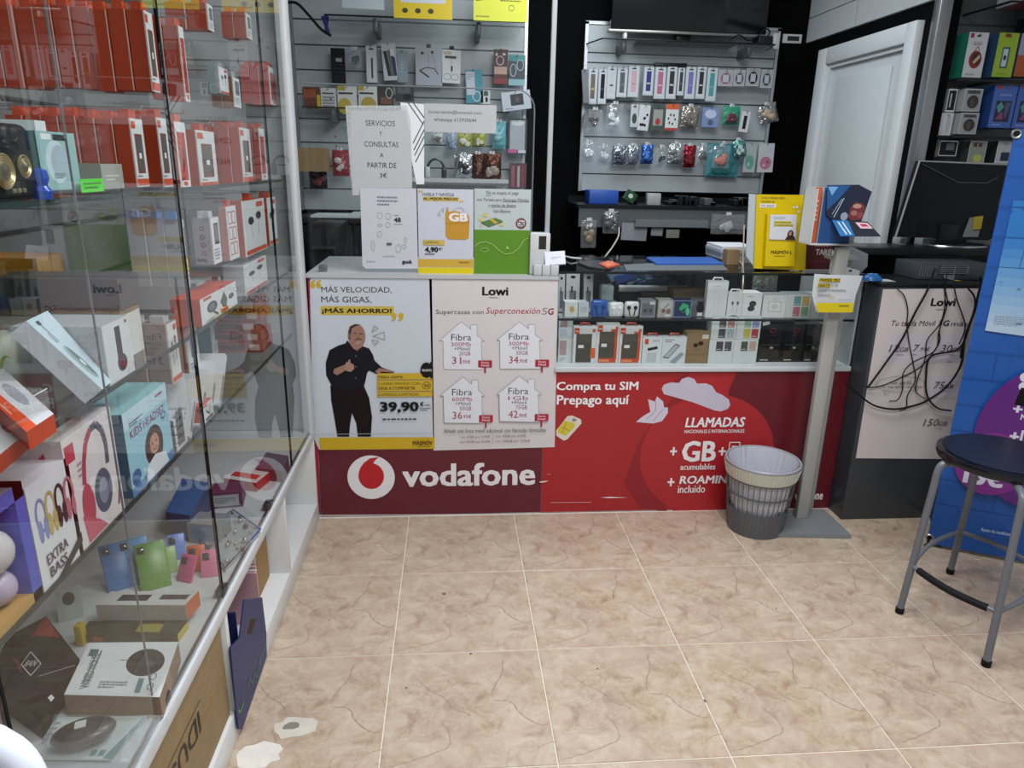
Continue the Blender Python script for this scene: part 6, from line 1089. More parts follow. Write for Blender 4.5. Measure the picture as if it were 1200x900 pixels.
def rcase(B_, c, c2, l):
    t = thing('earphone_case', l, 'earphones', ((B_[0] + B_[2]) / 2, 1.40, ZG), GU)
    mb = MB(); mb.rbox(B_[0], B_[2], 1.395, 1.42, ZG, B_[3], M(c, 'gloss'), .012, 3); build('shell', mb, t)
    mb = MB(); w = B_[2] - B_[0]; h = B_[3] - ZG
    for u in (.28, .72): mb.lathe([(0, -.004), (w * .12, -.002), (w * .14, .002)], (B_[0] + w * u, 1.394, ZG + h * .62), M(c2, 'plastic'), 10, 'y'); mb.tube([(B_[0] + w * u, 1.394, ZG + h * .55), (B_[0] + w * (u * .6 + .2), 1.394, ZG + h * .12)], .0025, M(c2, 'plastic'), 5)
    build('earbuds', mb, t, kind='stuff')
rcase((0.7502,0.8521,0.8207,0.9326), '2456a0', '17386c', 'blue transparent earphone case on the glass shelf')
rcase((0.824,0.8523,0.886,0.923), 'c4c9cc', 'dfe2e4', 'white square earphone case with white buds on the glass shelf')
rcase((0.8888,0.8526,0.951,0.9263), 'bfc3c6', '1c1c20', 'white square earphone case with black buds on the glass shelf')
sb('earbud_box', (0.955,0.8528,1.018,0.9314), 1.40, ZG, '7a8088', 'grey window box with two small buds on the glass shelf', 'earphones', GU, lambda cv: (cv.rect((.1, .1, .9, .85), '5a6068'), cv.ell((.22, .3, .42, .5), '2c3038'), cv.ell((.58, .3, .78, .5), '2c3038'), cv.rect((.6, .75, .95, .92), 'b4b8bc')))
sb('earbud_box', (1.0281,0.853,1.0919,0.933), 1.40, ZG, '9a9694', 'round topped grey and pink earphone pack on the glass shelf', 'earphones', GU, lambda cv: (cv.ell((.1, .45, .9, 1), 'a8aaac'), cv.ell((.25, .25, .5, .5), '6a4848'), cv.ell((.55, .2, .85, .5), '7a5858'), cv.rect((.5, .02, .85, .18), 'c0b8bc'), cv.pline([(.4, .5), (.7, .8)], .004, '4c6a70')))
sb('gamepad_box', (1.0938,0.8533,1.1687,0.9322), 1.40, ZG, '17284c', 'dark blue box with bright green gadget picture on the glass shelf', 'box', GU, lambda cv: (cv.frame((.02, .02, .98, .98), .002, '8aa0c0'), cv.poly([(.3, .5), (.5, .85), (.85, .7), (.8, .4), (.55, .25)], '2c9c6c'), cv.poly([(.4, .35), (.7, .6), (.62, .3)], '0c2430'), cv.ell((.7, .1, .92, .55), '4cb08c', 12)))
sb('plug_pack', (1.1708,0.8565,1.2334,0.935), 1.42, ZG, '4c4e58', 'grey blister with black plug beside the dark blue box', 'pack', GU, lambda cv: (cv.ell((.42, .2, .95, .72), '15161a'), cv.rect((.5, .5, .85, .85), '15161a'), cv.rect((.5, .03, .85, .22), 'c4c6cc'), cv.fake((.05, .6, .4, .9), '7c7e88', 3)), .03)
sb('earphone_box', (1.2294,0.855,1.3161,1.0127), 1.40, ZG, 'c4cacd', 'tallest white box with hang tab on the glass shelf', 'earphones', GU, lambda cv: (cv.pline([(.4, .6), (.42, .2)], .002, 'a8b0b4'), cv.pline([(.6, .6), (.58, .2)], .002, 'a8b0b4'), cv.fake((.3, .84, .7, .87), '8a9094', 1)), .03, 'cfd3d5')
sb('earphone_box', (1.32,0.8553,1.383,0.9653), 1.40, ZG, 'c9ced0', 'white hang-tab box with grey wired earphones on the glass shelf', 'earphones', GU, lambda cv: (cv.ell((.25, .5, .42, .66), '5c626a', 10), cv.ell((.6, .5, .77, .66), '5c626a', 10), cv.pline([(.34, .5), (.36, .2)], .0015, '8a9098'), cv.pline([(.68, .5), (.66, .2)], .0015, '8a9098'), cv.rect((.3, .06, .7, .09), '3c4046')), .03, 'cfd3d5')
sb('earbud_box', (1.3843,0.8555,1.4646,0.9646), 1.40, ZG, 'cdd1d3', 'white box with black earbud pair picture on the glass shelf', 'earphones', GU, lambda cv: (cv.ell((.35, .44, .72, .68), '1f2128', 18), cv.ell((.28, .26, .66, .48), '262830', 18), cv.ell((.45, .5, .62, .6), '4a4c56', 10), cv.fake((.25, .84, .6, .88), '3c4046', 1)), d=.08, top='d2d5d6')
sb('earbud_box', (1.4713,0.8558,1.5704,0.9564), 1.40, ZG, 'c9cdcd', 'white box with rounded square case outline on the glass shelf', 'earphones', GU, lambda cv: (cv.rect((.24, .26, .8, .72), 'a8aeb0'), cv.rect((.28, .3, .76, .68), 'd0d4d4'), cv.ell((.36, .36, .68, .62), 'b9bfc0', 16), cv.fake((.4, .8, .7, .84), '5a6064', 1)), d=.08, top='8a8e90')
sb('phone_cover_box', (1.5714,0.8562,1.6772,0.96), 1.40, ZG, 'bcc2c4', 'white box with four pastel phone backs on the glass shelf', 'box', GU, colour_grid(('6a9494', 'b49a5c', 'b4687c', '7a9c7c')), d=.08, top='8a8e90')
sb('phone_cover_box', (1.6797,0.8565,1.7217,0.9604), 1.40, ZG, 'b9bfc1', 'plain white box at the right end of the glass shelf', 'box', GU, None, d=.08)
# behind them
for k, (B_, l) in enumerate((((0.6292,0.9063,0.6573,1.0193), 'first'), ((0.6631,0.9065,0.7201,1.0256), 'second'), ((0.738,0.9129,0.7771,1.0232), 'third'))):
    mb = MB(); mb.T = rot_about((B_[0], 1.5, ZG), x=R(-8)); mb.box(B_[0], B_[2], 1.5, 1.53, ZG + .001, B_[3], M('9a9ea0', 'card'), ny=M('a4a8aa', 'card')); cv = face(mb, 'ny', B_[0], B_[2], 1.5, 1.53, ZG, B_[3]); cv.rect((.25, .1, .75, .55), '5c6064'); cv.rect((.35, .5, .5, .66), '24262a'); cv.ell((.3, .85, .7, .93), '1c1e20', 10); cv.rect((.6, .2, .7, .5), '33363a')
    build('charger_pack', mb, None, l + ' tall grey charger blister at the back left of the showcase', 'charger', 'tall charger blisters at the back left of the showcase')
mb = MB(); a = (0.8082,0.9255,0.8657,0.9764); mb.rbox(a[0], a[2], 1.5, 1.56, ZG + .045, a[3], M('8fa0a0', 'gloss'), .01, 2); mb.rbox(a[0] - .01, a[2] + .02, 1.49, 1.57, ZG, ZG + .044, M('a4adad', 'gloss'), .008, 2); build('earbud_case', mb, None, 'pale turquoise box on a white one behind the earphone cases', 'box')
mb = MB(); a = (0.907,0.935,1.191,0.9587); z_ = (a[1] + a[3]) / 2; mb.tube([(a[0], 1.6, z_), (a[2] + .02, 1.6, z_)], .014, M('c4c7c4', 'paper'), 12); mb.tube([(a[0] - .006, 1.6, z_), (a[0] + .004, 1.6, z_)], .005, M('1c1e20', 'rubber'), 8); build('paper_roll', mb, None, 'long white paper roll lying across the showcase behind small boxes', 'roll')
mb = MB(); mb.box(1.0, 1.25, 1.56, 1.70, ZG, z_ - .0145, M('2c2c2a', 'card')); build('goods_carton', mb, None, 'dark carton supporting the white roll in the showcase', 'box')
a = (0.92,0.9508,1.1941,1.0027); cl = MB()
for k in range(14):
    x = a[0] + (a[2] - a[0]) * random.random(); z = a[1] + (a[3] - a[1]) * random.uniform(.0, .5); cl.T = rot_about((x, 1.68, z), y=R(random.uniform(-40, 40)), x=R(random.uniform(-40, 10))); cl.rbox(x - .04, x + .04, 1.66, 1.69, z, z + random.uniform(.02, .05), M(random.choice(['1e3c7a', '24406a', '3c5a70', '16222c', '4a6478', '20304c']), 'plastic'), .004, 1)
cl.T = None; cl.box(a[0], a[2], 1.62, 1.74, ZG, a[1] + .004, M('1c2430', 'card'))
build('blister_heap', cl, None, 'heap of blue and black blisters at the back of the showcase', 'blisters', None, 'stuff')
a = (1.1294,0.9167,1.2693,0.9582); mb = MB(); mb.box(a[0] - .01, a[2], 1.50, 1.62, ZG + .06, a[3], M('6c5a42', 'kraft')); mb.box(a[0], a[2], 1.51, 1.62, ZG, ZG + .0595, M('57493a', 'kraft')); build('cardboard_box', mb, None, 'two flat brown cartons behind the dark blue gadget box', 'cardboard box')
bag('plastic_bag', (1.5006,0.9401,1.6131,1.0126), 1.58, 'a9adae', None, 'crumpled white plastic bag at the back of the showcase', 'bag', None, hung=False)
mb = MB(); a = (1.2867,0.932,1.5313,1.0028); mb.rbox(a[0], a[2], 1.73, 1.85, ZS, a[3], M('2a2d30', 'plastic'), .004); build('storage_box', mb, None, 'dark grey box at the back middle of the showcase', 'box')

# ---- things on top of the glass counter ----
ZC = 1.0545
mb = MB(); P = [(0.7175,1.583),(0.7998,1.6613),(0.8931,1.5735),(0.8702,1.447),(0.7998,1.3917),(0.7417,1.4507)]; mb.plate(cvZ(mb, 1.0605), P, .005, M('3c3e42', 'plastic')); mb.plate(cvZ(mb, 1.066), [(0.7933,1.5037),(0.8579,1.6099),(0.8785,1.4835),(0.804,1.3847)], .005, M('c4583a', 'card')); mb.plate(cvZ(mb, 1.067), [(0.8069,1.4971),(0.846,1.5543),(0.8586,1.4745),(0.8143,1.4198)], .001, M('cf7a58', 'card')); build('phone_tray', mb, None, 'dark tablet with orange card on the glass counter top', 'tablet')
mb = MB(); mb.plate(cvZ(mb, 1.064), [(1.061,1.7585),(1.3721,1.7853),(1.3507,1.5615),(1.0464,1.5387)], .008, M('2c5aa8', 'card')); build('folder', mb, None, 'flat blue folder at the back of the glass counter top', 'folder')
mb = MB(); mb.plate(cvZ(mb, 1.0565), [(0.9086,1.5504),(1.0677,1.6125),(1.3588,1.6087),(1.312,1.4128),(0.8805,1.3761)], .0018, M('5c6468', 'paper')); build('counter_mat', mb, None, 'grey translucent mat on the glass counter below the blue folder', 'mat')
a = (1.3731,1.0312,1.4848,1.1145)
for k in range(5):
    mb = MB(); z = ZC + .0005 + k * .014; x = a[0] + random.uniform(-.008, .008); mb.box(x, x + .16, 1.66, 1.86, z, z + .0135, M(['8a8f92', '9aa0a2', '7c8184', 'a8adb0', 'cdd2d4'][k], 'paper')); build('paper_stack', mb, None, ('topmost white' if k == 4 else o_[k] + ' grey') + ' sheaf of the paper pile left of the yellow brochure holder', 'papers', 'paper pile on the counter')
mb = MB(); mb.box(1.375, 1.43, 1.60, 1.65, ZC, ZC + .062, M('86704e', 'kraft')); build('cardboard_box', mb, None, 'small brown box beside the paper pile', 'cardboard box')
mb = MB(); mb.tube(smooth([(1.4276,1.62,1.0844), (1.438,1.6,1.0645), (1.4304,1.55,1.0531), (1.3493,1.34,1.031), (1.351,1.34,0.9806)], 6), .0028, M('c9c0b0', 'rubber'), 6); mb.tube(smooth([(1.4439,1.62,1.2229), (1.4425,1.6,1.1362), (1.4398,1.58,1.0761), (1.4304,1.55,1.0531)], 5), .0028, M('c9c0b0', 'rubber'), 6); build('charging_cable', mb, None, 'thin cream cable hanging over the front of the showcase', 'cable')
# white cable scrap near the card holder
mb = MB(); mb.tube(smooth([(0.6628,1.8179,1.06), (0.686,1.7771,1.062), (0.7097,1.6853,1.066), (0.7548,1.7074,1.06)], 5), .004, M('c9ccd0', 'rubber'), 6); build('charging_cable', mb, None, 'short white cable on the counter beside the card holder', 'cable')
# yellow brochure holder
yh = thing('brochure_holder', 'yellow brochure holder with white leaflet standing on the glass counter', 'brochure holder', (1.54, 1.40, ZC))
YH = 1.395
mb = MB(); mb.plate(cvY(mb, YH + .03), [(x, max(z, ZC + .001)) for x, z in [(1.4,1.356),(1.6142,1.3573),(1.6457,1.0557),(1.4247,1.0622)]], .006, M('cdb400', 'plastic')); build('back_plate', mb, yh)
cv = None
mb = MB(); P = [(1.4444,1.2814),(1.5624,1.2832),(1.5834,1.0757),(1.4583,1.0745)]; mb.plate(cvY(mb, YH + .005), [(x, max(z, ZC + .001)) for x, z in P], .022, M('d2b800', 'plastic')); build('pocket', mb, yh)
mb = MB(); mb.plate(cvY(mb, YH + .0), [(1.4541,1.2799),(1.5627,1.2816),(1.5727,1.1814),(1.4598,1.1833)], .004, M('c9ccd4', 'paper')); cv = cvY(mb, YH)
cv.fake((1.4678,1.2626,1.5196,1.2724), '8a8c94', 2); cv.rect((1.4718,1.2457,1.5445,1.2555), 'c9b41c'); cv.rect((1.4734,1.2351,1.553,1.2433), 'c9b41c'); cv.text((1.4736,1.2473,1.5427,1.2538), 'CON MASMOVIL', '2a2408', .01); cv.text((1.4751,1.2359,1.5513,1.2425), 'SIN PERMANENCIA', '2a2408', .01)
cv.ell((1.5334,1.1911,1.5595,1.2207), '33221e', 16); cv.poly([(1.5262,1.1825),(1.5346,1.1975),(1.5625,1.1979),(1.5718,1.1814)], '33221e'); cv.ell((1.5384,1.1993,1.5523,1.2158), 'a8806c', 12); build('leaflet', mb, yh)
mb = MB(); cv = cvY(mb, YH + .0295); cv.text((1.4215,1.3395,1.5206,1.3476), 'SI NO TIENES FIBRA', '4c420c', .01); cv.text((1.4233,1.3254,1.4776,1.3335), 'PODRÍA IR', '4c420c', .02); cv.rect((1.4176,1.306,1.4849,1.3206), 'd8dadc'); cv.text((1.4227,1.3084,1.478,1.3181), 'YA AQUÍ', '26240c', .03)
for b in ((1.5553,1.3028,1.564,1.3126), (1.5671,1.3046,1.5775,1.316), (1.5767,1.2868,1.5872,1.2966)): cv.ell(b, 'd8dadc', 10)
cv.h = .001; build('lettering', mb, yh)
mb = MB(); cv = cvY(mb, YH + .0045); cv.text((1.477,1.1249,1.5663,1.1416), 'MÁSMÓV L', '2a2408', .03); cv.fake((1.4932,1.1148,1.5511,1.1182), '5c5010', 1, .8); build('lettering', mb, yh)
mb = MB(); P = [(1.3722,1.3576),(1.4095,1.3558),(1.4303,1.0652),(1.3891,1.1116)]; mb.plate(cvY(mb, 1.434), [(x, max(z, ZC + .001)) for x, z in P], .004, M('aeb8c0', 'plastic')); build('poster_board', mb, None, 'pale board standing behind the left of the yellow brochure holder', 'board')
# maroon tariff sign
mb = MB(); a0, a1 = (1.6385,1.46,1.2383)[0], (1.7682,1.46,1.1379)[0]; zt_ = (1.6424,1.46,1.3134)[2]; z2 = (1.7007,1.46,1.1526)[2]
mb.box(a0, a0 + .05, 1.46, 1.466, ZC + .001, zt_, M('4a0c14', 'plastic')); mb.box(a0 + .05, a1, 1.462, 1.467, ZC + .001, z2, M('5a0c18', 'plastic')); cv = cvY(mb, 1.4615); cv.text((1.6981,1.1167,1.7687,1.1391), 'TARIF', 'd8d0d0', .03); cv.text((1.7002,1.0812,1.7747,1.0985), 'MÓVILES', '8a3a48', .0)
build('tariff_sign', mb, None, 'dark red sign reading TARIF behind the silver stand', 'sign')


# ================= RIGHT SIDE =================
# ---- silver stand with brochure shelf ----
st = thing('brochure_stand', 'silver brochure stand on a flat rectangular foot beside the waste bin', 'stand', (1.67, 1.22, 0))
sm = M('9a9c9a', 'metal'); sm2 = M('8b8f93', 'plastic')
mb = MB(); P = [(1.485,1.1055),(1.8255,1.0763),(1.827,1.3045),(1.4967,1.318)]; mb.plate(cvZ(mb, .018), [P[0], P[1], P[2], (P[0][0] + .03, P[2][1])], .017, M('7c8286', 'plastic')); build('foot_plate', mb, st)
mb = MB(); mb.rbox(1.659, 1.709, 1.222, 1.252, .018, 1.17, M('a4a5a2', 'plastic'), .004); build('pole', mb, st)
mb = MB(); mb.rbox(1.742, 1.772, 1.30, 1.33, .018, 1.12, M('9b9d9b', 'plastic'), .004); mb.rbox(1.66, 1.77, 1.25, 1.32, 1.12, 1.135, sm2, .003); build('rear_pole', mb, st)
mb = MB(); a0 = (1.5352,1.2,1.1958)[0]; a1 = (1.7612,1.2,1.1845)[0]; zt_ = (1.5955,1.2,1.1872)[2]
mb.rbox(a0, a1, 1.20, 1.30, zt_ - .006, zt_ + .0, M('b4b8ba', 'plastic'), .002); mb.box(a0, a0 + .003, 1.2, 1.3, zt_, zt_ + .20, M('c4c8ca', 'plastic')); mb.box(a0, a1, 1.297, 1.30, zt_, zt_ + .20, M('b4b8ba', 'plastic')); build('brochure_tray', mb, st)
GBR = 'brochures in the tray of the silver stand'
mb = MB(); mb.box(a0 + .004, a0 + .03, 1.225, 1.29, zt_ + .001, zt_ + .205, M('b4b0ac', 'paper'), ny=M('b8502c', 'paper')); c = face(mb, 'ny', a0 + .004, a0 + .03, 1.225, 1.29, zt_ + .001, zt_ + .205); c.rect((0, .1, .8, .9), 'c0572c'); c.fake((.1, .3, .7, .8), 'd8c0b0', 6); build('brochure', mb, None, 'orange edged leaflets at the left of the stand tray', 'brochure', GBR)
for k in range(6):
    x = a0 + .034 + k * .004; mb = MB(); mb.box(x, x + .125, 1.215 + .012 * k, 1.215 + .012 * k + .009, zt_ + .001, zt_ + .20 + .004 * (k % 2), M('b9bcbe', 'paper'), ny=M('16427a', 'paper'), pz=M('c4c8ca', 'paper'))
    build('brochure', mb, None, ['frontmost blue brochure upright in the stand tray', 'blue brochure second from the front in the stand tray', 'blue brochure third from the front in the stand tray', 'blue brochure fourth from the front in the stand tray', 'blue brochure fifth from the front in the stand tray', 'rearmost blue brochure in the stand tray'][k], 'brochure', GBR)
# open brochure drooping forward
ob_ = thing('open_brochure', 'open dark and blue brochure drooping over the front of the stand tray', 'brochure', (1.68, 1.20, zt_ + .03))
mb = MB(); Y0 = 1.205
mb.plate(cvY(mb, Y0), [(1.5711,1.4009),(1.6931,1.4047),(1.7477,1.3802),(1.7246,1.2689),(1.6086,1.2764),(1.5827,1.2959)], .002, M('0d1c34', 'paper')); cv = cvY(mb, Y0)
cv.poly([(1.5713,1.3994),(1.6613,1.4011),(1.6213,1.3495),(1.5828,1.311)], '1c5088'); cv.poly([(1.5752,1.395),(1.6138,1.3958),(1.5947,1.364)], '6fa4d0'); cv.pline([(1.643,1.3558),(1.6138,1.2849)], .003, 'a8b8cc'); cv.pline([(1.6354,1.3527),(1.6055,1.2962)], .002, 'a8b8cc')
cv.poly([(1.6743,1.3239),(1.6914,1.3431),(1.7212,1.336),(1.7313,1.3248),(1.7246,1.2789),(1.6826,1.2744),(1.6681,1.288)], '6c2c34'); cv.ell((1.6819,1.319,1.7161,1.3356), 'b08878'); cv.ell((1.678,1.2929,1.7025,1.3112), '9a6c60'); cv.ell((1.7038,1.2841,1.7283,1.3055), '8a3c44'); cv.ell((1.6393,1.274,1.6678,1.3045), '8a98ac'); build('upper_page', mb, ob_)
mb = MB(); p = [(1.6089,1.205,1.2749),(1.7489,1.205,1.2716)]; q = [(1.7657,1.13,1.2247),(1.6093,1.13,1.2227)]
mb.add([p[0], p[1], q[0], q[1]] + [(x, y, z - .0015) for x, y, z in (p[0], p[1], q[0], q[1])], [(3, 2, 1, 0), (4, 5, 6, 7), (0, 1, 5, 4), (1, 2, 6, 5), (2, 3, 7, 6), (3, 0, 4, 7)], M('1a2230', 'paper'))
def onpage(u, v): a = Vector(p[0]).lerp(Vector(p[1]), u); b = Vector(q[1]).lerp(Vector(q[0]), u); return a.lerp(b, v)
nrm = (Vector(p[1]) - Vector(p[0])).cross(Vector(q[1]) - Vector(p[0])).normalized(); nrm = nrm if nrm.z > 0 else -nrm
def pagepoly(uv, m): mb.add([onpage(u, v) + nrm * .0008 for u, v in uv], [tuple(range(len(uv)))], m)
pagepoly([(0, 0), (.45, 0), (.35, 1), (0, 1)], '2c6ca4'); pagepoly([(.62, .1), (.95, .1), (.97, .5), (.64, .5)], 'd4b4c0')
nrm = nrm * 1.4; pagepoly([(.70, .2), (.88, .2), (.9, .38), (.72, .38)], 'a83c50'); pagepoly([(.12, .1), (.16, .1), (.2, .9), (.16, .9)], 'c4d4e4'); pagepoly([(.24, .1), (.28, .1), (.3, .9), (.26, .9)], 'c4d4e4')
build('lower_page', mb, ob_)
# hanging sign PRIMER MES GRATIS
sn = thing('hanging_sign', 'curled white and yellow sign reading PRIMER MES GRATIS on the silver stand', 'sign', (1.68, 1.17, .93))
mb = MB(); pts = [(1.5613,1.0747),(1.7469,1.0715),(1.7338,1.0123),(1.731,0.9295),(1.5885,0.929),(1.5647,0.9871)]; X0 = min(x for x, z in pts)
grid = []; top = [(1.561,1.0762),(1.6139,1.0751),(1.6717,1.0748),(1.7486,1.0715)]; midr = [(1.5634,0.9951),(1.6182,0.9955),(1.6847,0.9959),(1.7332,0.9962)]; bot = [(1.5893,0.929),(1.637,0.9292),(1.6873,0.9294),(1.7319,0.9296)]
ys = (1.185, 1.172, 1.168, 1.176)
vs = []; 
for r_ in (top, midr, bot):
    for (x, z), y in zip(r_, ys): vs.append((x, y, z))
fs = [(j * 4 + i + 4, j * 4 + i + 5, j * 4 + i + 1, j * 4 + i) for j in range(2) for i in range(3)]
mb.add(vs + [(x, y + .0012, z) for x, y, z in vs], fs + [tuple(k + 12 for k in f[::-1]) for f in fs], M('c4c8ce', 'paper'), True); build('sheet', mb, sn)
mb = MB(); cv = cvY(mb, 1.1668)
cv.rect((1.5726,1.0487,1.6567,1.0621), 'c4ae20'); cv.text((1.5759,1.0495,1.655,1.0613), 'PRIMER MES', '26240c', .03, .1); cv.rect((1.5708,1.0278,1.6203,1.0414), 'c4ae20'); cv.text((1.5725,1.0286,1.6187,1.0406), 'GRATIS', '26240c', .03, .1); cv.text((1.6237,1.0297,1.6502,1.0393), 'SI TE', '3c3e44'); cv.text((1.572,1.0113,1.6863,1.0217), 'VIENES A MÁSMÓVIL', '3c3e44'); cv.text((1.5749,0.9919,1.6246,1.0023), 'PREPAGO', '3c3e44')
cv.ring((1.6238,0.988,1.6321,0.9961), .0015, 'c4ae20'); cv.ring((1.6341,0.9849,1.6424,0.9945), .0015, 'c4ae20'); cv.pline([(1.6573,0.9801),(1.7157,0.9805)], .001, '6a6c74')
cv.poly([(1.5726,0.9684),(1.7227,0.9692),(1.7256,0.9318),(1.5883,0.9312)], 'd0bc10'); cv.text((1.6668,0.9528,1.7078,0.9625), 'MÁSMÓVIL', '2a2408', .03); build('lettering', mb, sn)
mb = MB(); mb.rbox(1.672, 1.70, 1.185, 1.222, .99, 1.01, sm2, .002); build('clip', mb, sn)
mb = MB(); mb.plate(cvY(mb, 1.26), [(1.7178,1.0953),(1.7838,1.0797),(1.786,1.0469),(1.7248,1.0529)], .002, M('c0c4c8', 'paper')); cvY(mb, 1.26).rect((1.7377,1.0744,1.7514,1.0826), '2c2e34'); build('note_sheet', mb, None, 'white card with small black print behind the hanging sign', 'paper')
mb = MB(); mb.plate(cvY(mb, 1.45), [(1.7953,1.1497),(1.8496,1.1503),(1.9207,1.1235),(1.9271,1.0715),(1.8964,1.0362),(1.8048,1.0354)], .004, M('7c8084', 'plastic')); build('backing_board', mb, None, 'grey board with cut corner behind the silver stand', 'board')

# ---- waste bin ----
bx, by = 1.462, 1.195
bn_ = thing('waste_bin', 'grey slotted plastic waste basket with clear liner in front of the red panel', 'waste bin', (bx, by, 0))
H = .31; r0, r1 = .112, .144; gp = M('585c62', 'plastic')
rr = lambda z: r0 + (r1 - r0) * z / H
mb = MB(); mb.lathe([(0, .004), (r0 - .006, .004), (r0, 0), (r0 + .001, .004), (rr(.11), .11), (rr(.11) - .003, .11), (r0 - .003, .008), (0, .008)], (bx, by, 0), gp, 48)
for k in range(48):
    a = 6.2832 * k / 48; mb.tube([(bx + rr(.01) * math.cos(a), by + rr(.01) * math.sin(a), .01), (bx + rr(.11) * math.cos(a), by + rr(.11) * math.sin(a), .108)], .0018, gp, 4)
build('base_wall', mb, bn_)
for k in range(38):
    a = 6.2832 * k / 38; mb = MB(); mb.tube([(bx + rr(.105) * math.cos(a), by + rr(.105) * math.sin(a), .105), (bx + rr(.25) * math.cos(a), by + rr(.25) * math.sin(a), .25)], .0019, gp, 4); build('slat', mb, bn_)
for z in (.178, .245):
    mb = MB(); mb.lathe([(rr(z) - .003, z - .004), (rr(z) + .002, z - .004), (rr(z) + .002, z + .004), (rr(z) - .003, z + .004), (rr(z) - .003, z - .004)], (bx, by, 0), gp, 48); build('hoop', mb, bn_)
mb = MB(); mb.lathe([(rr(H) - .004, H - .012), (rr(H) + .007, H - .012), (rr(H) + .008, H), (rr(H) + .004, H + .005), (rr(H) - .002, H + .003), (rr(H) - .004, H - .012)], (bx, by, 0), M('9a9da6', 'plastic'), 48); build('rim', mb, bn_)
mb = MB(); mb.lathe([(rr(.25) + .003, .248), (rr(.27) + .006, .268), (rr(H) + .009, H - .008)], (bx, by, 0), M('c4c4b8', 'plastic'), 48)
for k in range(60): 
    a = 6.2832 * k / 60; mb.tube([(bx + (rr(.25) + .004) * math.cos(a), by + (rr(.25) + .004) * math.sin(a), .25), (bx + (rr(H) + .009) * math.cos(a + .02), by + (rr(H) + .009) * math.sin(a + .02), H - .01)], .0011, M('dcdcd6', 'plastic'), 4)
build('liner_cuff', mb, bn_)
mb = MB(); vs = []; n = 72; prof = [(rr(H) - .005, H + .002), (rr(.25) - .005, .25), (rr(.18) - .005, .18), (rr(.12) - .007, .12), (rr(.05) - .02, .04), (.02, .02)]
for r_, z in prof:
    for j in range(n):
        a = 6.2832 * j / n; q = r_ - (abs(math.sin(j * 1.7 + z * 9)) * .011 if z < .29 else 0); vs.append((bx + q * math.cos(a), by + q * math.sin(a), z + (.004 * math.sin(j * 2.3) if z < .29 else 0)))
mb.add(vs, [(i * n + (j + 1) % n, i * n + j, (i + 1) * n + j, (i + 1) * n + (j + 1) % n) for i in range(len(prof) - 1) for j in range(n)], M('c4c6d0', 'gloss'), True); build('bin_liner', mb, bn_)

# ---- kiosk: dark pedestal with poster, monitor and machine on top ----
kg = M('34393f', 'plastic')
kk = thing('kiosk_pedestal', 'tall dark grey pedestal with cream tariff poster beside the counter', 'pedestal', (2.1, 1.4, 0))
mb = MB(); mb.rbox(1.872, 2.36, 1.242, 1.50, 0, 1.02, kg, .003); build('body', mb, kk)
mb = MB(); mb.rbox(1.868, 2.38, 1.236, 1.51, 1.021, 1.034, M('17191c', 'plastic'), .003); build('top_board', mb, kk)
mb = MB(); mb.plate(cvY(mb, 1.239), [(1.8798,1.0102),(2.2891,1.0164),(2.3324,0.2802),(1.8898,0.2904)], .002, M('c8bfbe', 'paper')); cv = cvY(mb, 1.239)
D_ = '2c2c30'; C_ = '5a3a44'
cv.rect((1.9392,0.7041,2.0342,0.8273), 'c4c0c8'); cv.rect((2.0426,0.7039,2.1296,0.8291), 'c4c0c8'); cv.rect((2.1527,0.7122,2.2662,0.8293), 'c4c0c8'); cv.rect((2.154,0.5573,2.2851,0.6525), 'c4c0c8')
cv.text((2.0884,0.945,2.1925,0.9755), 'Lowi', '1c1c1e', .045); cv.fake((2.1164,0.9256,2.1686,0.9353), '77777c', 1)
cv.text((1.936,0.8634,2.1211,0.8854), 'Tu tarifa Móvil', D_, .0, .15); cv.text((2.1344,0.8638,2.1547,0.8883), '5', '8a8a8e', -.02, .15); cv.text((2.1566,0.8638,2.182,0.8867), 'G', D_, .04, .1); cv.text((2.191,0.864,2.2608,0.882), 'más', D_, 0, .15)
cv.text((1.9484,0.7561,1.9908,0.786), '12', C_, 0, .2); cv.text((1.9919,0.7561,2.0293,0.7744), 'GB', C_, .02, .2); cv.text((2.0484,0.7577,2.0706,0.7861), '7', C_, 0, .2); cv.text((2.075,0.7577,2.1211,0.7761), ',95€', C_, 0, .2); cv.fake((1.9858,0.7394,2.0301,0.7478), '8a848c', 1); cv.fake((2.0485,0.741,2.0827,0.7494), '8a848c', 1)
cv.text((2.1682,0.756,2.2145,0.7861), '30', C_, 0, .2); cv.text((2.214,0.756,2.2571,0.7744), 'GB', C_, .02, .2); cv.fake((2.2118,0.7392,2.255,0.7476), '8a848c', 1); cv.fake((2.2058,0.7121,2.2526,0.7172), '5a545c', 1)
cv.text((2.1696,0.5992,2.2132,0.6286), '75', C_, 0, .2); cv.text((2.2143,0.599,2.2563,0.618), 'GB', C_, .02, .2); cv.fake((2.2133,0.5851,2.2571,0.5921), '8a848c', 1)
cv.text((2.1574,0.4338,2.223,0.4659), '150', C_, 0, .2); cv.text((2.2239,0.435,2.263,0.4547), 'GB', C_, .02, .2); cv.fake((2.2143,0.419,2.2535,0.4262), '8a848c', 1)
b_ = (1.9197,0.5862,2.1286,0.6532); cv.ring(b_, .0016, '8a848c', 40); cv.pline([(1.9578,0.5901),(1.9679,0.5727),(1.9809,0.5865)], .0016, '8a848c')
cv.text((1.9806,0.6172,2.0721,0.6327), 'Con este 5G,', '4a4450', .01, .2); cv.text((1.9426,0.6,2.1173,0.6138), 'no hay quien me pare', '4a4450', .01, .2)
build('poster', mb, kk, label='cream poster listing gigabyte tariffs from 12 to 150')
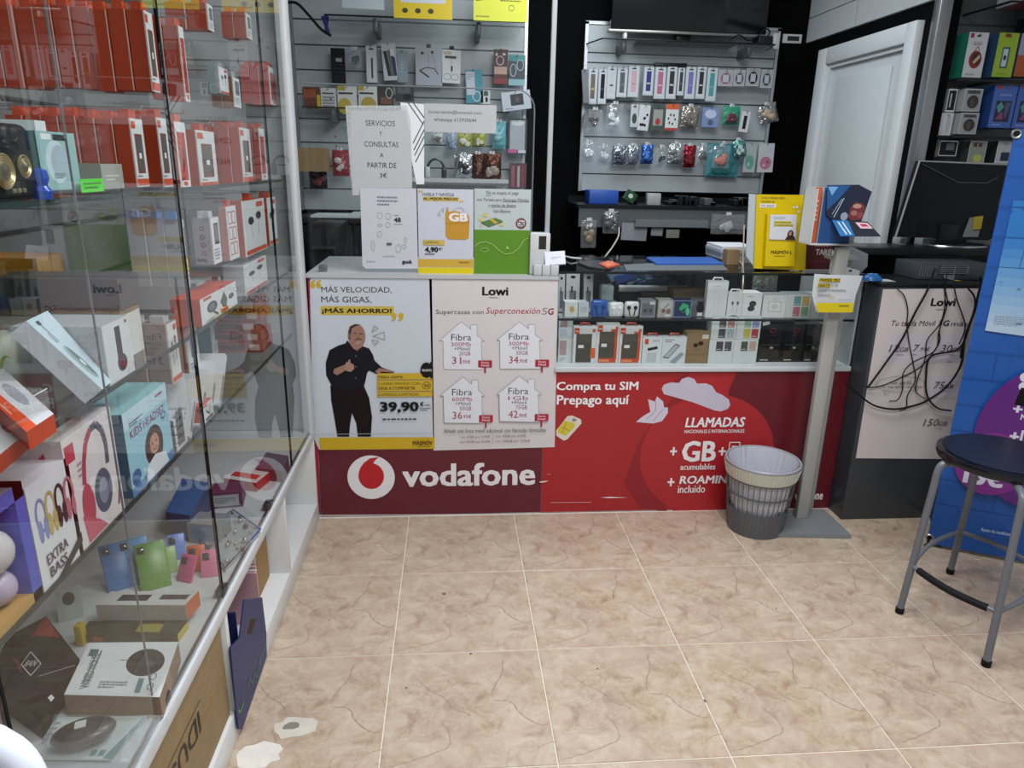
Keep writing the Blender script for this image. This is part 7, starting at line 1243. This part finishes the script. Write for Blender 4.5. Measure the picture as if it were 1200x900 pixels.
# black cables looping over the poster
def cable(name, pts, r, label):
    mb = MB(); mb.tube(smooth(pts, 6), r, M('0f1013', 'rubber'), 6); return build(name, mb, None, label, 'cable', 'black cables looping over the pedestal poster')
cable('power_cable', [(2.0693,1.225,1.0954),(2.0539,1.225,1.0092),(2.0216,1.225,0.9215),(1.9851,1.225,0.8076),(1.9293,1.225,0.6998),(1.8842,1.225,0.6196),(1.8733,1.225,0.6086)], .0042, 'thick cable falling left from the machine to the pedestal corner')
cable('power_cable', [(2.2692,1.222,1.0428),(2.2614,1.222,0.8906),(2.2357,1.222,0.7754),(2.1232,1.222,0.7421),(2.1181,1.222,0.6579),(2.1406,1.222,0.5721),(2.195,1.222,0.5195),(2.259,1.222,0.5067)], .0038, 'cable bulging in a wide C loop over the lower right of the poster')
cable('power_cable', [(2.2573,1.219,1.0668),(2.2746,1.219,1.0276),(2.2669,1.219,0.9318),(2.2481,1.219,0.8258),(2.2566,1.219,0.7092),(2.2162,1.219,0.6157),(2.1423,1.219,0.554),(2.078,1.219,0.5284),(2.0022,1.219,0.5167),(1.9128,1.219,0.5348),(1.8259,1.219,0.592),(1.7764,1.219,0.6347)], .0042, 'longest cable sweeping from the right edge to the left side')
cable('data_cable', [(1.9324,1.23,1.0139),(1.967,1.23,0.9841),(1.9919,1.23,0.9284),(1.9995,1.23,0.8719),(2.0255,1.23,0.7899),(2.0588,1.23,0.7065),(2.0808,1.23,0.6386),(2.0596,1.23,0.5699),(2.0654,1.23,0.5177),(2.0374,1.23,0.5048)], .0022, 'thin wavy cable falling left of the poster heading')
cable('data_cable', [(2.1109,1.228,1.0642),(2.1391,1.228,0.9695),(2.1393,1.228,0.8808),(2.097,1.228,0.807),(2.1036,1.228,0.7322),(2.0879,1.228,0.6392),(2.0938,1.228,0.5877),(2.1486,1.228,0.5527)], .0022, 'thin cable falling behind the poster heading and curling right')
cable('data_cable', [(2.1226,1.226,1.0802),(2.1276,1.226,1.0175),(2.1494,1.226,0.9539),(2.1379,1.226,0.8486),(2.138,1.226,0.7661),(2.0543,1.226,0.716),(2.0206,1.226,0.6697),(2.0302,1.226,0.5972),(2.0169,1.226,0.5542),(1.9833,1.226,0.5492)], .0022, 'thin cable crossing down to the speech bubble')
cable('data_cable', [(2.1364,1.224,0.8491),(2.145,1.224,0.7915),(2.0904,1.224,0.6997),(2.0065,1.224,0.6475),(1.9273,1.224,0.6138),(1.8684,1.224,0.609)], .0026, 'thin cable slanting left below the small tariff boxes')
cable('data_cable', [(2.1554,1.221,1.0343),(2.184,1.221,0.9711),(2.231,1.221,0.8908),(2.2425,1.221,0.85),(2.2313,1.221,0.7923)], .0026, 'short cable hanging along the poster right edge')
cable('power_cable', [(2.2172,1.218,1.0194),(2.2493,1.218,0.9879),(2.2626,1.218,0.94),(2.2546,1.218,0.8507),(2.2454,1.218,0.7764),(2.2486,1.218,0.7347)], .0036, 'cable bending over the poster top right corner')
# machine behind, on the pedestal
mc = thing('receipt_machine', 'grey machine with ribbed side and ports on the pedestal', 'machine', (2.3, 1.4, 1.034))
a = (2.0785,0.9956,2.3611,1.1011)
mb = MB(); mb.rbox(a[0], a[2] + .04, 1.34, 1.50, 1.0345, a[3], M('3c4146', 'plastic'), .004); cv = cvY(mb, 1.34)
for k in range(7): x = a[0] + .008 + k * .011; cv.rect((x, 1.045, x + .004, a[3] - .006), '5c646a')
for b in ((2.1768,1.0585,2.2394,1.0945), (2.2463,1.059,2.2952,1.0951), (2.1913,1.0255,2.2402,1.0552)): cv.rect(b, '6c7278'); 
for k in range(5):
    b = (2.1774,1.088,2.2329,1.0926); cv.rect((b[0], b[1] - k * .008, b[2], b[3] - k * .008 - .001), '1c1f22'); b = (2.2468,1.0886,2.2886,1.0932); cv.rect((b[0], b[1] - k * .008, b[2], b[3] - k * .008 - .001), '1c1f22')
build('body', mb, mc)
mb = MB(); p_ = [(2.2357,1.325,1.028),(2.2682,1.325,1.0229),(2.3075,1.325,1.01)]; mb.tube(p_, [.009, .011, .006], M('b49c20', 'plastic'), 8); build('yellow_plug', mb, mc)
mb = MB(); p_ = [(2.2357,1.325,1.028),(2.2099,1.325,1.0344),(2.1849,1.325,1.0375),(2.171,1.325,1.0209)]; mb.tube(smooth(p_, 4), .005, M('101114', 'rubber'), 6); build('plug_cable', mb, mc)
mb = MB(); a = (1.8644,1.3,1.0517); mb.lathe([(0, .03), (.02, .027), (.035, .016), (.04, .004), (.036, 0)], (a[0], 1.30, 1.0345), M('1c5c9c', 'plastic'), 20, sx=1, sy=.8)
for k in range(5): w = k * 1.257; mb.lathe([(0, .0285), (.004, .028), (.005, .025)], (a[0] + .015 * math.cos(w), 1.30 + .012 * math.sin(w), 1.0345), M('a8c0d4', 'plastic'), 8)
build('computer_mouse', mb, None, 'bright blue rounded mouse on the pedestal top left corner', 'mouse')
mb = MB(); mb.box((1.8242,1.28,1.0415)[0], (1.9526,1.28,1.0393)[0], 1.28, 1.34, 1.0343, 1.0353, M('a8acb0', 'paper')); build('note_sheet', mb, None, 'white paper strip on the pedestal top beside the blue mouse', 'paper')
# desk level behind with monitor
dk = thing('side_desk', 'black desk shelf carrying the monitor behind the pedestal', 'desk', (2.3, 1.75, 0))
zd = (2.0764,1.52,1.1413)[2]
mb = MB(); mb.rbox((1.892,1.52,1.1425)[0], 2.9, 1.52, 1.73, zd - .03, zd, M('1a1c1f', 'plastic'), .003); build('desk_top', mb, dk)
for x in (1.92, 2.8): mb = MB(); mb.rbox(x, x + .03, 1.64, 1.72, 0, zd - .031, M('17191b', 'plastic'), .003); build('leg', mb, dk)
mb = MB(); mb.box(1.93, 2.82, 1.70, 1.72, .3, zd - .032, M('0c0d0f', 'plastic')); build('back_board', mb, dk)
mn = thing('computer_monitor', 'black monitor seen from behind on a silver rimmed round base', 'monitor', (2.38, 1.62, zd))
P = [(2.1709,1.4996),(2.5753,1.4934),(2.5641,1.1714),(2.1235,1.1827)]
mb = MB(); mb.plate(cvY(mb, 1.60), P, .028, M('121316', 'plastic')); bsh = build('back_shell', mb, mn)
mb = MB(); mb.tube([(x, 1.598, z) for x, z in (P[3], P[0], P[1])], .0045, M('8a8d90', 'plastic'), 6); build('edge_trim', mb, bsh)
mb = MB(); q = [(2.1845,1.488),(2.3597,1.4161),(2.4923,1.4159),(2.5382,1.4409)]; mb.tube([(x, 1.596, z) for x, z in q], .0028, M('3c3f44', 'plastic'), 5); mb.plate(cvY(mb, 1.598), [(2.2237,1.2455),(2.4318,1.2485),(2.4365,1.193),(2.2199,1.1902)], .003, M('0b0c0e', 'plastic')); build('back_ridge', mb, bsh)
a = (2.3175,1.1147,2.4227,1.2023); mb = MB(); mb.rbox(a[0], a[2] - .02, 1.585, 1.61, zd + .012, a[3] + .04, M('1c1e22', 'plastic'), .008); build('neck', mb, mn)
a = (2.4202,1.6,1.101); mb = MB(); mb.lathe([(0, .018), (.11, .016), (.125, .008), (.127, .0)], (a[0], 1.60, zd + .0005), M('17181b', 'plastic'), 36, sx=1, sy=.55); mb.lathe([(.128, .0), (.131, .004), (.128, .010)], (a[0], 1.60, zd + .0005), M('b9bdc2', 'metal'), 36, sx=1, sy=.55); build('round_base', mb, mn)
mb = MB(); mb.T = None; mb.plate(cvY(mb, 1.594), [(2.4467,1.2698),(2.5089,1.2762),(2.5028,1.1872),(2.4313,1.1863)], .003, M('7c7f80', 'paper')); mb.plate(cvY(mb, 1.588), [(2.4622,1.2738),(2.5017,1.2779),(2.5053,1.2227),(2.4686,1.2187)], .005, M('a8962c', 'paper')); build('sticker', mb, bsh, label='silver and yellow tag hanging on the monitor back')
for B_, l, c in (((2.2939,1.1375,2.3827,1.1735), 'white carton under the monitor', 'b4b9bb'), ((2.1878,1.1373,2.2184,1.1718), 'narrow pale block left of the white carton under the monitor', 'a8acae'), ((2.5452,1.1164,2.6352,1.1709), 'pale folded bag right of the monitor neck', '9a9d9e')):
    mb = MB(); mb.rbox(B_[0], B_[2], 1.66, 1.72, zd, B_[3], M(c, 'card'), .003); build('small_carton', mb, None, l, 'box')
# ---- shelving recess on the far right ----
rs = slatwall('slatwall', 'grey slatted recess wall of screen protector packs at the far right', 2.37, 3.35, [2.7, 2.5, 2.3, 2.1, 1.9, 1.7, 1.5, 1.3], 1.98, '4c5456', False)
z3 = (2.5245,1.86,2.1266)[2]
mb = MB()
sh = thing('display_shelf', 'glass shelf with a red box in the recess at the far right', 'shelf', (2.9, 1.85, 2.15))
mb = MB(); mb.box(2.50, 3.35, 1.68, 1.975, 2.134, 2.142, GLASS2); build('glass', mb, sh)
mb = MB(); mb.tube([(2.50, 1.975, 2.138), (2.50, 1.68, 2.138), (3.35, 1.68, 2.138)], .005, M('181c1e', 'plastic'), 6); build('glass_edge', mb, sh)
mb = MB(); mb.rbox(2.77, 2.80, 1.80, 1.975, 2.07, 2.132, M('2c3234', 'plastic'), .004); build('bracket', mb, sh)
mb = MB(); mb.box(2.56, 2.9, 1.70, 1.85, 2.1425, 2.24, M('a02438', 'card'), nx=M('a8acb0', 'card')); cv = face(mb, 'ny', 2.56, 2.9, 1.70, 1.85, 2.1425, 2.24); cv.text((.1, .2, .5, .6), 'TV', 'c8b0b4', .02, .2); build('gift_box', mb, None, 'red box with pale lettering on the far right glass shelf', 'box')
def rpack(B, Y, n, side, label, back, fn, col='b9bec2', t=.02, tab=None, group=None):
    x0, z0, x1, z1 = B
    for i in range(n):
        mb = MB(); y = Y + i * (t + .004); mb.box(x0, x1, y, y + t, z0, z1, M(side if i else col, 'card'), nx=M(side, 'card')); cv = face(mb, 'ny', x0, x1, y, y + t, z0, z1)
        if i == 0: fn(cv)
        build('screen_protector_pack', mb, None, label if i == 0 else '%s, %s from the front' % (back, o_[i]), 'pack', group)
    mb = MB(); mb.tube([((x0 + x1) / 2, 1.98, z1 - .008), ((x0 + x1) / 2, Y - .012, z1 - .008)], .0025, M('9a9da0', 'metal'), 5); build('hook', mb, rs)
glassp = lambda cv: (cv.rect((.04, .02, .96, .98), 'b4babd'), cv.rect((.08, .88, .26, .98), '8a2430'), cv.rect((.4, .9, .6, .94), '26282c'), cv.text((.28, .72, .72, .80), 'GLASS', '6c3038', .02), cv.ell((.2, .2, .85, .6), '7c2028', 20), cv.ell((.34, .28, .8, .56), '2a1c1c', 18), cv.poly([(.4, .35), (.7, .52), (.76, .44), (.5, .3)], 'b09a80'), cv.pline([(.4, .58), (.55, .7), (.66, .6)], .003, '7c2028'), cv.fake((.15, .05, .8, .09), '6a6e72', 1))
GR = 'screen protector packs in the far right recess'
rpack((2.427,1.8593,2.5173,2.0395), 1.80, 6, '1f7a60', 'white pack lettered GLASS with a red watch picture', 'green edged pack behind the white GLASS one', glassp, group=GR)
rpack((2.5652,1.8649,2.6579,2.0426), 1.80, 4, '2c4a70', 'lime green pack with a pale watch band picture', 'blue edged pack behind the lime green one', lambda cv: (cv.rect((.04, .02, .96, .98), '8aa82c'), cv.rect((.3, .2, .68, .68), '3c4a50'), cv.rect((.36, .24, .6, .64), 'a4c0c8'), cv.ell((.4, .38, .56, .5), '26303a'), cv.rect((.3, .9, .6, .98), '7a2428'), cv.fake((.2, .05, .8, .09), '5a6c1c', 1)), col='8aa82c', group=GR)
rpack((2.6689,1.8696,2.7602,2.0423), 1.80, 3, '3c4468', 'lilac and orange pack at the picture right edge', 'pack behind the lilac and orange one', lambda cv: (cv.rect((.0, 0, 1, .5), '9a4c24'), cv.rect((0, .5, 1, 1), '8c90a8')), col='8c90a8', group=GR)
heart = lambda cv: (cv.rect((.03, .02, .97, .98), '3f5fa8'), cv.rect((.18, .14, .85, .64), '1c2440'), cv.poly([(.22, .5), (.38, .62), (.55, .5), (.36, .34)], '4c8a84'), cv.poly([(.25, .2), (.5, .4), (.6, .2)], '7c3c68'), cv.poly([(.58, .6), (.82, .6), (.7, .2), (.6, .3)], '46506c'), cv.text((.3, .74, .78, .82), 'Luxury', 'a8b4d4', -.01, .2), cv.rect((.1, .92, .35, .99), '9a3038'), cv.fake((.15, .05, .8, .09), 'a0acd0', 1))
rpack((2.5947,1.6545,2.7039,1.8309), 1.80, 7, '244480', 'blue pack with a coloured heart phone picture, left of two alike', 'blue edged pack behind the left heart pack', heart, col='3f5fa8', group=GR)
rpack((2.7098,1.654,2.8141,1.8341), 1.80, 4, '244480', 'blue pack with a coloured heart phone picture, right of two alike', 'blue edged pack behind the right heart pack', heart, col='3f5fa8', group=GR)
lens = lambda cv: (cv.rect((.03, .03, .97, .97), '8a8d90'), cv.ell((.2, .12, .85, .72), '2c2826', 14), cv.ell((.38, .2, .62, .6), '4a403c', 10), cv.rect((.15, .78, .85, .92), '3c4044'))
for B_, l in (((2.4583,1.7201,2.5413,1.8136), 'upper'), ((2.4616,1.6245,2.5453,1.7133), 'lower')): rpack(B_, 1.80, 5, 'a8acb0', l + ' silver pack with dark lens picture', l + ' pale pack behind the lens picture', lens, group=GR, t=.018)
for x_, l in (((2.3951,1.7161,2.4366,1.8131), 'upper white framed cable pack at the recess left edge'), ((2.3816,1.6165,2.4399,1.7122), 'lower white cable pack at the recess left edge'), ((2.3939,1.5243,2.4897,1.5987), 'black cable pack with white outline, bottom row of the recess')):
    rpack(x_, 1.82, 2, 'a4a8ac', l, l.replace('pack', 'pack behind'), (lambda cv: (cv.rect((.1, .08, .9, .92), '1c1e22'), cv.rect((.3, .2, .45, .8), 'a8b0b4'))) if 'framed' in l else ((lambda cv: (cv.ell((.15, .1, .5, .9), 'b9bec2'), cv.ell((.5, .1, .85, .9), 'a4a9ad'))) if 'lower' in l else (lambda cv: (cv.rect((.0, .0, 1, 1), '15171a'), cv.frame((.06, .08, .94, .92), .004, 'b4b8bc'), cv.rect((.4, .4, .8, .8), '5a5e62'))))  , group=GR, t=.016)
rpack((2.5305,1.5002,2.6117,1.5953), 1.80, 3, '3c3e3c', 'grey green pack with two dark squares, bottom row of the recess', 'dark pack behind the grey green one', lambda cv: (cv.rect((.03, .03, .97, .97), '7c8078'), cv.rect((.2, .74, .42, .94), '4a2a2c'), cv.rect((.5, .74, .72, .94), '4a2a2c'), cv.ell((.3, .05, .85, .4), 'a0aa50')), group=GR)
rpack((2.6636,1.5028,2.7323,1.5982), 1.80, 3, '26282a', 'pale pack with navy patch, bottom row beside the blue banner', 'dark pack behind the navy patched one', lambda cv: (cv.rect((.05, .05, .95, .95), 'a4a8ac'), cv.rect((.35, .1, .95, .5), '1c2440')), group=GR)
for k, (z, a, b) in enumerate((((2.5282,1.78,1.8457)[2], 2.39, 3.3), ((2.4454,1.78,1.6091)[2], 2.35, 3.3))):
    mb = MB(); mb.rbox(a, b, 1.775, 1.79, z - .006, z + .006, M('1c1f22', 'plastic'), .003); mb.rbox(a + .2, a + .215, 1.79, 1.985, z - .005, z + .005, M('2c2f32', 'plastic'), .002); build('label_rail', mb, rs)

# ---- blue banner ----
bb = thing('display_banner', 'tall blue brick patterned banner with purple spot behind the bar stool', 'banner', (2.3, .9, 0))
BT = Vector((.88400649, -.46747462, 0)); BN = Vector((-.46747462, -.88400649, 0))
def cvB(mb, off=0): return Canvas(mb, Vector((2.105, 1.005, 0)) + BN * off, BT, (0, 0, 1), BN)
mb = MB(); cv = cvB(mb); mb.plate(cv, [(0, .015), (.85, .015), (.85, 1.60), (.0, 1.60)], .012, M('1c55a4', 'plastic'))
DB = '164688'
for r_ in range(15):
    z = .09 + r_ * .1045; cv.pline([(.0, z), (.85, z + .0)], .0022, DB)
    for k in range(5):
        x = .09 + (.11 if r_ % 2 else 0) + k * .2 + random.uniform(-.012, .012)
        if x < .84: cv.pline([(x, z), (x + random.uniform(-.004, .004), z + .1)], .002, DB)
for k in range(60):
    x, z = random.uniform(.01, .8), random.uniform(.05, 1.5); w = random.uniform(.004, .03); cv.poly([(x, z), (x + w, z + .002), (x + w, z + .005), (x, z + .003)], '1a4e98')
pu = M('5c1f78', 'plastic'); pk = M('7a2a84', 'plastic')
cv.ell((0.031,0.2701,0.2711,0.5128), pk, 30)
cv.ell((0.0724,0.2393,0.5553,0.8116), pu, 48)
cv.ell((0.0301,0.2701,0.2701,0.5229), pk, 30)
w_ = M('cfd2e0', 'plastic')
cv.text((0.0701,0.3083,0.2025,0.3782), '15€', w_, .06); cv.text((0.1766,0.6128,0.2058,0.6378), '+', w_, .06); cv.text((0.186,0.5034,0.2155,0.5339), '+', w_, .06); cv.text((0.219,0.5005,0.2864,0.5459), '1GB', w_, .06); cv.text((0.2057,0.5861,0.2518,0.6078), 'MIN', w_, .03)
cv.ell((0.1734,0.7299,0.2088,0.7656), w_, 20); cv.ell((0.1762,0.6939,0.2183,0.7315), w_, 20); cv.poly([(0.1849,0.7068),(0.2165,0.7112),(0.2314,0.6358),(0.1772,0.6412)], '0f0f14')
cv.text((0.1662,0.1141,0.274,0.1324), 'Ajusto de condiciones', 'c4d0e4', .02)
build('banner_sheet', mb, bb)
for p_ in ([(0.0039,1.5842)], [(0.0051,0.041)]):
    mb = MB(); u, z = p_[0]; z = max(z, .035); cv = cvB(mb, .001)
    pr = [cv.at(u + .013 * math.cos(q / 12 * 6.2832), z + .013 * math.sin(q / 12 * 6.2832), .002) for q in range(13)]; mb.tube(pr, .004, M('a8acb0', 'metal'), 6, False); cv.ell((u - .009, z - .009, u + .009, z + .009), '0a0a0c', 12); build('grommet', mb, bb)
mb = MB(); q = [(-0.008,-0.002),(0.0034,0.0326)]; cv = cvB(mb, .006); mb.tube([cv.at(q[0][0], max(.004, q[0][1]), 0), cv.at(q[0][0] + .01, .02, .004), cv.at(*p_[0], 0)], .004, M('0f1012', 'rubber'), 6); build('tie_cord', mb, bb)
for u in (.05, .8):
    mb = MB(); c = Vector((2.105, 1.005, 0)) + BT * u - BN * .02; mb.tube([c + Vector((0, 0, .004)), c + Vector((0, 0, 1.6))], .009, M('3c4044', 'metal'), 8); mb.tube([c + BN * .004 + Vector((0, 0, .008)), c - BN * .25 + Vector((0, 0, .008))], .008, M('3c4044', 'metal'), 6); build('support_pole', mb, bb)
# flyer taped on the banner
mb = MB(); cv = cvB(mb, .006); P = [(0.0363,1.3652),(0.2139,1.3717),(0.3153,0.8866),(0.0378,0.9029)]
n_ = 14; (ax, az), (bx_, bz_), (cx_, cz_), (dx_, dz_) = P
for k in range(n_):
    t0, t1 = k / n_, (k + 1) / n_; l_ = lambda a, b, t: a + (b - a) * t
    c0 = [int(l_(p, q, max(0, (t0 - .25) / .75) ** .8)) for p, q in zip((0x1c, 0x6e, 0xb8), (0xb4, 0xc6, 0xd8))]
    mb.plate(cv, [(l_(dx_, ax, 1 - t0), l_(dz_, az, 1 - t0)), (l_(dx_, ax, 1 - t1), l_(dz_, az, 1 - t1)), (l_(cx_, bx_, 1 - t1), l_(cz_, bz_, 1 - t1)), (l_(cx_, bx_, 1 - t0), l_(cz_, bz_, 1 - t0))], .0015, M('%02x%02x%02x' % tuple(c0), 'paper'))
cv.fake((0.0584,0.9262,0.1559,0.9639), '7a8498', 6, .4); build('flyer', mb, None, 'blue to white flyer taped to the brick patterned banner', 'flyer')

# ---- bar stool ----
bs = thing('bar_stool', 'bar stool with round black seat and grey tube legs at the right edge', 'bar stool', (1.945, .55, 0))
sx, sy, sz = 1.94, .548, .60
mb = MB(); mb.lathe([(0, sz - .035), (.17, sz - .035), (.185, sz - .028), (.19, sz - .016), (.187, sz - .006), (.176, sz), (.10, sz + .001), (0, sz + .001)], (sx, sy, 0), M('111219', 'gloss'), 64); seat = build('seat', mb, bs)
mb = MB(); mb.lathe([(.100, sz + .0012), (.172, sz + .0016), (.172, sz + .0024), (0, sz + .003)], (sx, sy, 0), M('1a1c26', 'plastic'), 64); build('seat_pad', mb, seat)
lg = M('686d75', 'plastic'); feet = [Vector((1.719, .575, 0)), Vector((1.824, .297, 0)), Vector((2.171, .527, 0)), Vector((2.066, .805, 0))]
c0 = Vector((sx, sy, 0)); rung = []
for i, f in enumerate(feet):
    d = (f - c0); tp = c0 + d * .87; tp.z = sz - .065; inn = c0 + d * .55; inn.z = sz - .040; mdp = c0 + d * .80; mdp.z = sz - .042
    foot = f.copy(); foot.z = .012
    mb = MB(); mb.tube([foot] + smooth([foot.lerp(tp, .9), tp, mdp, inn], 5), .0115, lg, 12); leg_ = build('leg', mb, bs)
    mb = MB(); mb.lathe([(0, 0), (.013, 0), (.014, .004), (.014, .02), (.011, .022)], (f.x, f.y, 0), M('101114', 'rubber'), 14); build('foot_cap', mb, leg_)
    rung.append(foot.lerp(tp, .33))
for i in range(4):
    a, b = rung[i], rung[(i + 1) % 4]; m_ = (a + b) / 2; out = (m_ - Vector((sx, sy, m_.z))); out.z = 0; out.normalize()
    zb_ = 0 if i != 0 else 0
    P = smooth([a, a.lerp(b, .25) + out * .018, m_ + out * .026, a.lerp(b, .75) + out * .018, b], 5)
    mb = MB(); mb.tube(P, .008, lg, 10); rg_ = build('rung', mb, bs)
    if i == 0: mb = MB(); mb.tube(P[2:-2], .0115, M('15161a', 'rubber'), 12); build('foot_grip', mb, rg_)

def sub(f,pairs):
    s=open(f).read()
    for a,b in pairs:
        if a not in s: print('MISSING',f,a[:70]); continue
        s=s.replace(a,b)
    open(f,'w').write(s)
